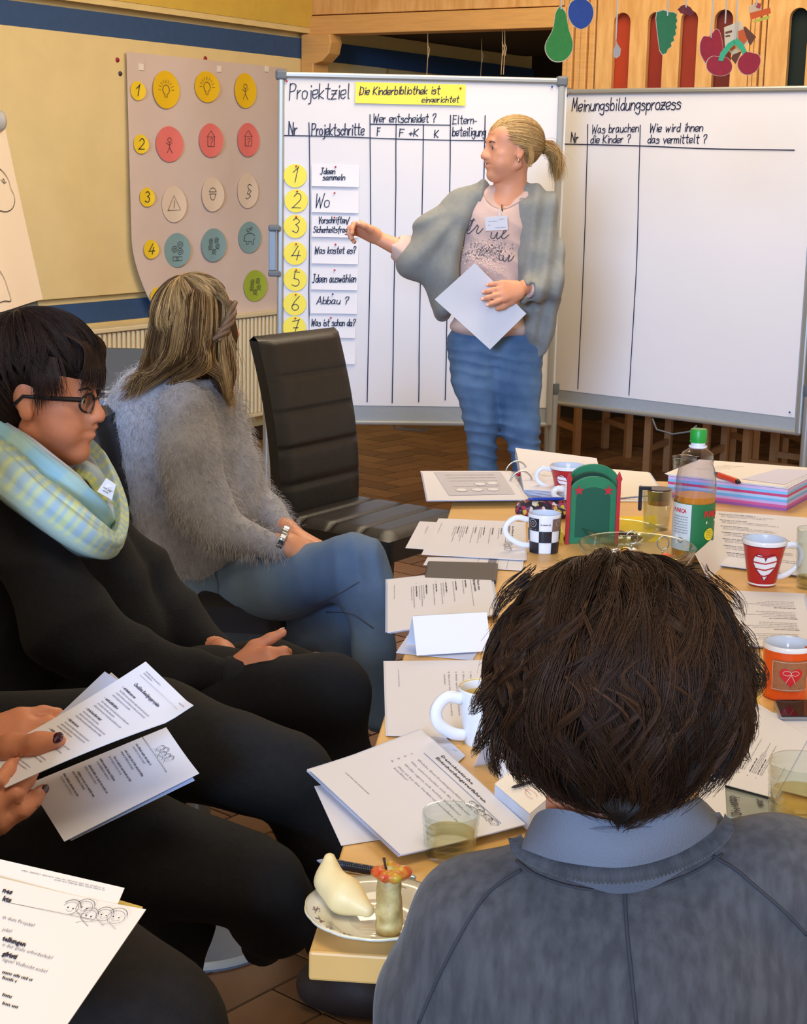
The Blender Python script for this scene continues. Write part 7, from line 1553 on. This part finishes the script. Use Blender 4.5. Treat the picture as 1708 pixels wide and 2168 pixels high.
# little box with a flower card and pen
bx = empty('card_box', 'small white paper box with a red flower print and a pen on top', 'box')
fb_ = quadfn([(1046, 1688), (1120, 1752), (1180, 1700), (1105, 1640)], TZ+.012); c4 = [fb_(0, 0), fb_(.21, 0), fb_(.21, .297), fb_(0, .297)]; lo4 = [p-ZZ*.0 for p in [onz(*q, TZ+.012)+ZZ*0 for q in ((1046, 1688), (1120, 1752), (1180, 1700), (1105, 1640))]]
MB().hexa([p-ZZ*.006 for p in c4], [p+ZZ*.016 for p in c4]).build('box_body', mat('box_pale_blue', (206, 218, 240), .6), bx, bevel=.001)
mb = MB(); mb.grid(lambda a, b: fb_(a*.21, b*.297, .0175), 2, 2); mb.build('lid', PAPC, bx, solid=.001)
s = Sheet(lambda u, v, l=0: fb_(u, v, .0190+l), .0004); s.disc(.05, .19, .012, 0, 9); s.disc(.065, .205, .010, 0, 9); s.stroke([(.06, .19), (.085, .15)], .004, 1); s.circle(.15, .12, .030, .003, .5, 5.5, mi=2); s.build('flower_print', [mat('flower_red', (216, 70, 50), .6), mat('stem_green', (90, 130, 60), .6), mat('pencil_rose', (214, 150, 150), .7)], bx)
pen('slim dark pen resting on the small flower box', onz(1082, 1668, TZ+.034), onz(1140, 1650, TZ+.034), .0022, MBK, MBK, MBK)
# phone
fp = quadfn([(1650, 1522), (1745, 1522), (1730, 1486), (1637, 1486)], TZ+.008); c4 = [fp(0, 0), fp(.21, 0), fp(.21, .297), fp(0, .297)]; ph = empty('smartphone', 'black smartphone with silver edge lying below the orange mug', 'phone')
MB().hexa([p-ZZ*.005 for p in c4], [p+ZZ*.003 for p in c4]).build('casing', mat('phone_silver', (150, 156, 170), .25, metal=.8), ph, bevel=.003)
mb = MB(); mb.grid(lambda a, b: fp(.008+a*.194, .008+b*.281, .0036), 2, 2); mb.build('screen', mat('phone_glass_black', (14, 12, 16), .08), ph, solid=.0008)
r, s = pages('white booklet lying under the smartphone', [(1645, 1545), (1760, 1560), (1760, 1490), (1640, 1490)], TZ+.0012, 2, under=mat('booklet_blue', (60, 90, 150), .6)); s.greek(.1, .05, .02, .001, 1); s.build('print', INKS, r)
# ---- plate with fruit
cp = onz(797, 1957, TZ); sp_ = pxm(cp); Rp = 152/sp_
pl = empty('plate', 'white scalloped side plate with tiny flower sprigs at the near table corner', 'plate')
wob = lambda t, r: .012*abs(math.sin(t*7))*(r/Rp)**6
CER = mat('plate_porcelain', (222, 218, 204), .08, coat=.6)
MB().lathe([(0, .002), (Rp*.50, .002), (Rp*.52, 0), (Rp*.55, .003), (Rp*.8, .011), (Rp*.99, .0185), (Rp, .0198), (Rp*.995, .0210), (Rp*.8, .0150), (Rp*.66, .0090), (Rp*.62, .0062), (Rp*.58, .0050), (Rp*.42, .0046), (Rp*.40, .0052), (Rp*.38, .0046), (0, .0046)], cp, 112, wob=wob).build('dish', CER, pl, smooth=True)
MB().lathe([(Rp*.992, .0200), (Rp*1.0, .0212), (Rp*.985, .0214)], cp, 112, wob=wob).build('rim_glaze', mat('rim_cream', (238, 230, 190), .1, coat=.5), pl, smooth=True)
fpz = lambda r: .0150+(r-Rp*.8)/(Rp*.2)*.006
rs_m = [mat('sprig_red', (168, 70, 84), .4), mat('sprig_green', (90, 116, 84), .4), mat('sprig_lilac', (150, 116, 150), .4)]
for k, a in enumerate((3.55, 3.88, 4.22, 3.2, 4.65, 2.2, 1.2, .3, 5.4)):
    f = lambda u, v, l=0, a=a: cp+V(math.cos(a+u/(Rp*.84))*(Rp*.84+v), math.sin(a+u/(Rp*.84))*(Rp*.84+v), fpz(Rp*.84+v)+.0004+l)
    s = Sheet(f, .0002); r_ = random.Random(k)
    for _ in range(9): s.disc(r_.gauss(0, .003), r_.gauss(0, .0022), r_.uniform(.0008, .0018), r_.choice((0, 0, 1, 2)), 7)
    s.stroke([(-.009, -.001), (0, 0), (.008, .002)], .0006, 1); s.build('flower_sprig', rs_m, pl)
PE = mat('pear_flesh', (236, 214, 158), .45, noise=.06, nscale=40, sss=.15)
pa = [onz(695, 1860, TZ+.05), onz(705, 1895, TZ+.03), onz(735, 1925, TZ+.018), onz(765, 1945, TZ+.016)]
o = blob('pear_slice', wchain([cp+V(-.052, .042, .054), cp+V(-.050, .032, .034), cp+V(-.034, .014, .025), cp+V(-.010, -.004, .018)], [.006, .0150, .0175, .0075]), .0022, .005, PE, None, subs=[ell(cp+V(-.020, .040, .056), (.020, .018, .020))])
tag(o, 'peeled curved pear slice leaning on the side plate', 'fruit')
ac = empty('apple_core', 'eaten apple core standing on the side plate with red skin left on top', 'fruit'); ca_ = onz(822, 1970, TZ+.006); APF = mat('apple_flesh', (208, 190, 128), .5, rgb2=(170, 140, 80), nscale=60, bump=.4, bscale=120)
blob('core', wchain([ca_+V(0, 0, .006), ca_+V(.001, .002, .022), ca_+V(0, .004, .040), ca_+V(.0, .006, .056)], [.0145, .011, .0105, .0125]), .0022, .004, APF, ac, disp=lambda P: .002*hsin(P, 4, 260))
def crown(P):
    q = P-np.array(ca_); an = np.arctan2(q[:, 1], q[:, 0]); return .0012*np.sin(an*5)+.0010*hsin(P, 8, 300)
blob('skin_cap', [ell(ca_+V(.002, .005, .062), (.0205, .017, .0085))], .0020, .003, mat('apple_skin', (206, 52, 40), .3, rgb2=(196, 168, 50), nscale=70), ac, disp=crown, subs=[ell(ca_+V(.002, .003, .074), (.009, .007, .006))])
MB().tube([ca_+V(-.002, .002, .060), ca_+V(-.005, .001, .074), ca_+V(-.006, .0, .080)], [.0014, .0012, .0018], 6).build('stalk', mat('stalk_brown', (60, 40, 26), .7), ac, smooth=True)
# spoon handle peeping out behind the plate
tag(MB().tube([onz(792, 1855, TZ+.006), onz(815, 1852, TZ+.009), onz(835, 1858, TZ+.006)], .003, 8).build('spoon_end', mat('spoon_bronze', (170, 140, 110), .3, metal=.7), None, smooth=True), 'tip of a dull metal spoon peeping out behind the side plate', 'spoon')
# ================================================================ HANDOUTS HELD AND LYING AT THE LEFT
def qfn(P4): 
    P4 = [Vector(p) for p in P4]
    return lambda u, v, l=0: (lambda a, b: (P4[0]*(1-a)*(1-b)+P4[1]*a*(1-b)+P4[2]*a*b+P4[3]*(1-a)*b))(u/.21, v/.297)+((P4[1]-P4[0]).cross(P4[3]-P4[0]).normalized()*l)
def held(label, P4, curl=None, m=PAPW, name='handout', cat='papers'):
    root = empty(name, label, cat); f0 = qfn(P4)
    f = (lambda u, v, l=0: f0(u, v, l+curl(u/.21, v/.297))) if curl else f0
    mb = MB(); mb.grid(lambda a, b: f(a*.21, b*.297), 14, 18); mb.build('sheet', m, root, smooth=True, solid=.0008)
    return root, Sheet(f, .0012)
# lower, open sheet: frame bottom-left .. (text lines run down to the right)
P4 = [at(60, 1660, 1.98), at(136, 1782, 1.86), at(421, 1636, 1.90), at(352, 1540, 2.02)]
r, s = held('lower open handout with a drawn children row held by the reader at left', P4, lambda a, b: -.006*math.sin(a*3)*b)
s.stroke([(.0, .245), (.150, .245)], .0009, 0); kids(s, .060, .262, 1.0)
for k, (t1, t2) in enumerate((("Fragen?", None), ("verbindlich?", None), ("fachlich nicht?", None), ("Kinder?", None), ("informiert?", None), ("eingeschränkt?", None))):
    pass
for k in range(7): s.greek(.015+.006*(k % 3), .225-k*.026, .085+.012*((k*5) % 3), .0036, 0, k+20, 1.2); s.greek(.02, .217-k*.026, .07, .0032, 0 if k % 2 else 1, k+40)
s.build('print', INKS, r)
P5 = [p+V(-.006, .006, -.006) for p in P4]; P5[2] = at(412, 1652, 1.905); P5[1] = at(150, 1780, 1.87)
held('sheet just under the lower open handout held at left', P5, None, PAPB)[1].mb
# upper sheet
P4 = [at(-30, 1640, 1.94), at(20, 1672, 1.86), at(420, 1508, 1.86), at(300, 1402, 1.96)]
P4 = [at(-60, 1615, 1.95), at(12, 1668, 1.84), at(420, 1508, 1.86), at(308, 1400, 1.97)]
r, s = held('upper handout headed Checkliste held by the reader at left', P4, lambda a, b: .010*math.sin(b*3)*(a-.5)+.012*max(0, a-.8)*max(0, b-.85)*30)
s.font("Checkliste Beteiligungsprojekte", .045, .258, .0060, bold=.0002, maxw=.125); s.greek(.03, .285, .06, .0018, 1, 3); s.greek(.03, .281, .035, .0018, 1, 4); s.greek(.165, .285, .03, .0016, 1, 5); s.stroke([(.028, .276), (.19, .276)], .0004, 1)
for k in range(7):
    y = .243-k*.031; s.disc(.034, y+.0015, .001, 0, 6); s.greek(.040, y, .05+.008*(k % 3), .0030, 0, 70+k, 1.5)
    for j in range(3): s.greek(.040, y-.0068-j*.0062, .13-.05*((k+j) % 3 == 2), .0022, 1, 90+k*4+j)
s.build('print', INKS, r)
for k, (dx, c2) in enumerate(((0, (222, 1422)), (6, (230, 1424)))):
    P4 = [at(60, 1575, 2.03+.004*k), at(120, 1610, 1.99), at(268, 1452, 1.99), at(c2[0]+dx, c2[1], 2.05+.004*k)]
    held(('folded blank page behind the upper handout held at left, front one', 'folded blank page behind the upper handout held at left, rear one')[k], P4, None, PAPW if k else PAPB)
# big sheets at the bottom left corner
P4 = [at(-330, 2240, 1.38), at(130, 2300, 1.28), at(308, 1924, 1.42), at(-190, 1800, 1.56)]
P4 = [at(-300, 2330, 1.22), at(115, 2178+30, 1.27), at(309, 1925, 1.44), at(-230, 1812, 1.50)]
r, s = held('large printed handout with a row of drawn children at the bottom left corner', P4, lambda a, b: .002*math.sin(a*6), m=mat('handout_warm_white', (240, 230, 216), .75))
f0 = s.fn
s.stroke([(.02, .262), (.176, .256)], .0006, 0)
s.build('print', INKS, r)
def px_sheet(P4, lift):     # writing placed by where it sits on the page
    O_ = Vector(P4[2]); N_ = (Vector(P4[1])-Vector(P4[0])).cross(Vector(P4[3])-Vector(P4[0])).normalized()
    return O_, N_
bvp = bvh_of([c_ for c_ in r.children if c_.name.startswith('sheet')][0])
def lineprint(txt, x, y, hpx, dirpx, mi, fs, bold=.0002, greek=False, seed=1, sx=1.0, par=None):
    dn_ = (.45, -.89)
    def f(u, v, l=0):
        p = onto(bvp, x+dirpx[0]*u+dn_[0]*v, y+dirpx[1]*u+dn_[1]*v, .0022); return p if p is not None else Vector(P4[0])
    s = Sheet(f, 0)
    if greek: s.greek(0, 0, fs, hpx*.6, mi, seed, 1.3)
    else: s.font(txt, 0, 0, hpx, mi, bold=bold*2200, sx=sx)
    return s.build('print', INKS, par)
dr_ = (.96, .27)
for t_, x, y, h_, mi, bo in (("nes", 4, 1888, 11, 0, .0003), ("kts", 4, 1906, 11, 0, .0003), ("in dem Projekt?", 4, 1944, 8, 1, 0), ("jekt?", 4, 1970, 8, 1, 0), ("tellungen", 4, 1990, 10, 0, .0003), ("n der Ziele erforderlich?", 4, 2002, 8, 1, 0),
                     ("gfristi", 4, 2022, 10, 0, .0003), ("tigen? Vielleicht nicht?", 4, 2034, 8, 1, 0)): lineprint(t_, x, y, h_, dr_, mi, 0, bo, par=r)
for x, y, L_ in ((4, 2060, 64), (4, 2072, 30), (4, 2108, 20), (4, 2126, 32)): lineprint('', x, y, 8, dr_, 0, L_, greek=True, seed=y, par=r)
O_, N_ = px_sheet(P4, 0)
A = onp(134, 1944, O_, N_); B = onp(232, 1968, O_, N_); U_ = (B-A).normalized(); Vv = N_.cross(U_); Vv = Vv if Vv.z > 0 else -Vv
s = Sheet(lambda u, v, l=0: A+U_*u+Vv*v+N_*((l+.0045)*(1 if N_.z > 0 else -1)), .0004); kids(s, .003, .010, 1.05, w=.00035); s.build('drawing', BLK, r)
P6 = [p+V(-.002, .010, -.004) for p in (at(-300, 2330, 1.24), at(140, 2178, 1.29), at(264, 1882, 1.46), at(-230, 1768, 1.52))]
r2, s = held('second handout sheet showing above the large one at the bottom left corner', P6, None, MATS['handout_warm_white']); s.greek(.12, .285, .075, .0016, 1, 3); s.greek(.15, .281, .045, .0016, 1, 4); s.build('print', INKS, r2)
P7 = [p+V(0, .012, -.010) for p in (at(-300, 2330, 1.26), at(110, 2200, 1.30), at(298, 1912, 1.46), at(-230, 1760, 1.53))]
held('yellow card folder under the bottom left handouts', P7, None, mat('folder_yellow', (226, 200, 112), .7), 'card_folder', 'folder')
# ================================================================ HANGING PAPER FRUIT
hang = mat('cotton_string', (236, 232, 224), .8); CUT = mat('cut_card_edge', (214, 190, 160), .8)
HY = 4.9
def fruit(label, outline, m, strx, strtop=-40, y_at=None, Y=HY, name='paper_fruit', edge=True, extra=None):
    root = empty(name, label, 'decoration', None)
    P = [at(x, y, Y) for x, y in outline]; O = P[0]; U_ = V(1, .10, 0).normalized(); N_ = V(U_.y, -U_.x, 0)
    poly = [((p-O).dot(U_), p.z-O.z) for p in P]; cx = sum(a for a, b in poly)/len(poly); cy = sum(b for a, b in poly)/len(poly)
    big = [(cx+(a-cx)*1.05, cy+(b-cy)*1.04) for a, b in poly]
    if edge: MB().prism(big, O, U_, ZZ, N_, .0015).build('card_back', CUT, root)
    MB().prism(poly, O+N_*.0016, U_, ZZ, N_, .0015).build('painted_front', m, root)
    yt = y_at if y_at is not None else min(y for x, y in outline)+6
    a = at(strx, yt, Y)+N_*.004; b = a+ZZ*1.1
    MB().tube([a, b], .0024, 6).build('string', hang, root, smooth=True)
    return root, (lambda x, y, l=.004: at(x, y, Y)+N_*l)
def sm(pts, n=48): 
    p = smooth_path([(a, b, 0) for a, b in pts]+[(pts[0][0], pts[0][1], 0)], n); return [(a, b) for a, b, _ in p[:-1]]
cG_ = mat('paint_green', (50, 132, 54), .7, noise=.12, nscale=80); cBl = mat('paint_blue', (38, 70, 140), .7, noise=.1, nscale=60); cT = mat('paint_green_teal', (44, 118, 74), .7, noise=.12, nscale=60); cR = mat('paint_red', (164, 36, 52), .7, noise=.12, nscale=60)
fruit('green paper pear hanging on a string, leftmost decoration', sm([(1185, 14), (1197, 28), (1203, 60), (1212, 90), (1208, 112), (1192, 128), (1170, 128), (1156, 112), (1155, 92), (1170, 62), (1176, 28)]), cG_, 1187)
fruit('round blue paper plum hanging beside the green pear', sm([(1230, -6), (1250, 8), (1256, 28), (1248, 50), (1230, 61), (1212, 52), (1202, 30), (1208, 6)]), cBl, 1229, y_at=0)
jag = [(1404, 22), (1414, 26), (1424, 26), (1433, 30), (1431, 37), (1434, 44), (1430, 50), (1433, 58), (1429, 64), (1431, 72), (1425, 78), (1427, 86), (1420, 90), (1421, 98), (1413, 104), (1410, 112), (1402, 115), (1396, 106), (1393, 84), (1390, 60), (1388, 40), (1390, 26)]
fruit('green jagged paper leaf hanging in the middle', jag, cT, 1412, y_at=34)
fruit('red paper tulip shape hanging behind the cherries', sm([(1500, 78), (1508, 70), (1516, 62), (1524, 70), (1530, 100), (1528, 130), (1520, 146), (1500, 140), (1484, 118), (1481, 96), (1488, 78)]), cR, 1504, y_at=80, Y=HY+.08)
rt, pt = fruit('pair of red paper cherries on a green stem, lowest decoration', sm([(1520, 120), (1538, 122), (1549, 136), (1546, 152), (1530, 160), (1510, 158), (1496, 146), (1496, 130), (1506, 120)]), cR, 1555, y_at=84)
P_ = sm([(1578, 110), (1592, 112), (1607, 118), (1609, 134), (1600, 150), (1584, 158), (1570, 154), (1561, 140), (1564, 124)]); U_ = V(1, .10, 0).normalized(); N_ = V(U_.y, -U_.x, 0); O__ = at(P_[0][0], P_[0][1], HY)
poly = [((at(x, y, HY)-O__).dot(U_), at(x, y, HY).z-O__.z) for x, y in P_]; cx = sum(a for a, b in poly)/len(poly); cy = sum(b for a, b in poly)/len(poly)
MB().prism([(cx+(a-cx)*1.05, cy+(b-cy)*1.05) for a, b in poly], O__, U_, ZZ, N_, .0015).build('card_back', CUT, rt); MB().prism(poly, O__+N_*.0016, U_, ZZ, N_, .0015).build('painted_front', cR, rt)
STG = mat('paint_mint', (66, 176, 126), .7)
for L_ in ([(1519, 128), (1524, 112), (1540, 92), (1556, 82), (1560, 90), (1546, 102), (1534, 118), (1529, 130)], [(1552, 86), (1558, 80), (1572, 92), (1580, 108), (1586, 120), (1577, 126), (1568, 108), (1558, 96)]):
    O2 = pt(*L_[0]); MB().prism([((pt(x, y)-O2).dot(U_), (pt(x, y)-O2).z) for x, y in L_], O2, U_, ZZ, N_, .0015).build('stem', STG, rt)
rt, pt = fruit('small cream printed packet with an orange picture hanging behind the cherries', [(1532, 58), (1568, 44), (1584, 92), (1552, 118), (1534, 100)], mat('packet_cream', (226, 206, 170), .6), 1534, Y=HY+.05, edge=False, name='paper_packet')
for L_, m_ in (([(1562, 66), (1574, 62), (1582, 82), (1572, 96), (1562, 84)], mat('packet_orange', (214, 92, 40), .5)), ([(1542, 96), (1552, 90), (1556, 102), (1546, 108)], MATS['packet_orange']), ([(1576, 56), (1600, 78), (1588, 96), (1584, 92), (1572, 58)], mat('packet_brown', (110, 60, 40), .6)), ([(1534, 68), (1548, 64), (1549, 68), (1535, 72)], MATS['packet_brown']), ([(1534, 76), (1544, 74), (1545, 77), (1535, 79)], MATS['packet_brown']), ([(1550, 116), (1570, 108), (1556, 136), (1546, 124)], MATS['packet_brown'])):
    O2 = pt(*L_[0]); MB().prism([((pt(x, y)-O2).dot(U_), (pt(x, y)-O2).z) for x, y in L_], O2, U_, ZZ, N_, .0015).build('printed_picture', m_, rt)
rt, pt = fruit('small collage of orange and yellow shapes hanging top right', [(1584, 14), (1600, 6), (1612, 14), (1612, 26), (1600, 34), (1586, 30)], mat('collage_cream', (222, 190, 150), .6), 1600, Y=HY+.1, edge=False, name='paper_collage')
for L_, m_ in (([(1586, 28), (1630, 16), (1632, 28), (1588, 42)], mat('collage_orange', (220, 92, 30), .5)), ([(1592, 44), (1630, 32), (1628, 40), (1596, 48)], mat('collage_lime', (196, 190, 70), .5)), ([(1598, 6), (1610, 8), (1608, 18), (1600, 16)], mat('collage_red', (180, 60, 60), .5))):
    O2 = pt(*L_[0]); MB().prism([((pt(x, y)-O2).dot(U_), (pt(x, y)-O2).z) for x, y in L_], O2, U_, ZZ, N_, .0015).build('shape', m_, rt)
rt, pt = fruit('small crumpled dark red flower cutting hanging right of the leaf', [(1434, 20), (1442, 12), (1452, 10), (1462, 16), (1470, 28), (1462, 34), (1450, 30), (1440, 28)], mat('crumple_dark_red', (120, 44, 54), .7, noise=.4, nscale=150), 1451, Y=HY+.1, edge=False, name='paper_cutting')
rt, pt = fruit('little silver drop hanging before the first red slot', [(1302, 78), (1306, 92), (1314, 104), (1312, 118), (1304, 124), (1298, 120), (1297, 108), (1302, 96)], mat('foil_silver', (170, 168, 172), .3, metal=.6), 1303, Y=HY+.15, edge=False, name='foil_drop')
# ---- laptop on a side table between the two seated women
lt = at(232, 840, 5.3); sd = empty('side_table', 'small dark side table by the radiator carrying the open laptop', 'table'); TZ2 = lt.z-.012
MB().box(V(lt.x, lt.y+.05, TZ2-.015), (.55, .45, .03)).build('table_top', mat('side_table_dark', (70, 52, 40), .5), sd, bevel=.003)
for a in (-.24, .24):
    for b in (-.15, .24): MB().box(V(lt.x+a, lt.y+b, (TZ2-.03)/2), (.04, .04, TZ2-.03)).build('leg', MATS['side_table_dark'], sd)
lp_ = empty('laptop', 'open grey laptop seen between the two seated women', 'laptop')
MB().box(V(lt.x, lt.y, TZ2+.009), (.33, .23, .018)).build('keyboard_deck', mat('laptop_silver', (214, 220, 232), .35), lp_, bevel=.003)
MB().box(V(lt.x, lt.y+.125, TZ2+.085), (.33, .012, .15), Matrix.Rotation(-.25, 3, 'X')).build('lid', mat('laptop_grey', (84, 78, 68), .6), lp_, bevel=.003)
kb = MB()
for i in range(13):
    for j in range(4): kb.box((lt.x-.145+.024*i, lt.y-.06+.028*j, TZ2+.0195), (.018, .020, .003))
kb.build('keys', mat('key_dark', (60, 60, 74), .5), lp_)['kind'] = 'stuff'
# pale pedestal foot on the floor between the legs
ft = onz(440, 1985, 0); pd = MB().lathe([(0, .03), (.03, .03), (.16, .016), (.168, .008), (.168, 0), (0, 0)], ft+V(-.02, .02, 0), 44).build('pedestal_foot', mat('pedestal_pale', (96, 104, 116), .5), None, smooth='auto')
MB().tube([ft+V(-.02, .02, .02), ft+V(-.02, .02, .36)], .024, 16).build('column', ALU, pd, smooth='auto')
MB().lathe([(0, .36), (.17, .36), (.175, .38), (.16, .40), (0, .40)], ft+V(-.02, .02, 0), 40).build('seat', mat('stool_seat_dark', (30, 30, 34), .7), pd, smooth='auto')
MB().lathe([(.160, .018), (.169, .012), (.1705, .006)], ft+V(-.02, .02, 0), 44).build('rim', mat('pedestal_rim', (150, 150, 144), .4), pd, smooth=True)
tag(pd, 'round pale foot of a pedestal stool on the floor between the dark trouser legs', 'stool')
# ================================================================ each thing's empty goes to the thing's base
bpy.context.view_layer.update()
for o in list(SC.objects):
    if o.type == 'EMPTY' and o.parent is None:
        vs = [c_.matrix_world @ Vector(b) for c_ in o.children_recursive if c_.type == 'MESH' for b in c_.bound_box]
        if not vs: continue
        lo = Vector([min(v[i] for v in vs) for i in range(3)]); hi = Vector([max(v[i] for v in vs) for i in range(3)])
        base = V((lo.x+hi.x)/2, (lo.y+hi.y)/2, lo.z); o.location = base
        for c_ in o.children: c_.matrix_parent_inverse = Matrix.Translation(-base)
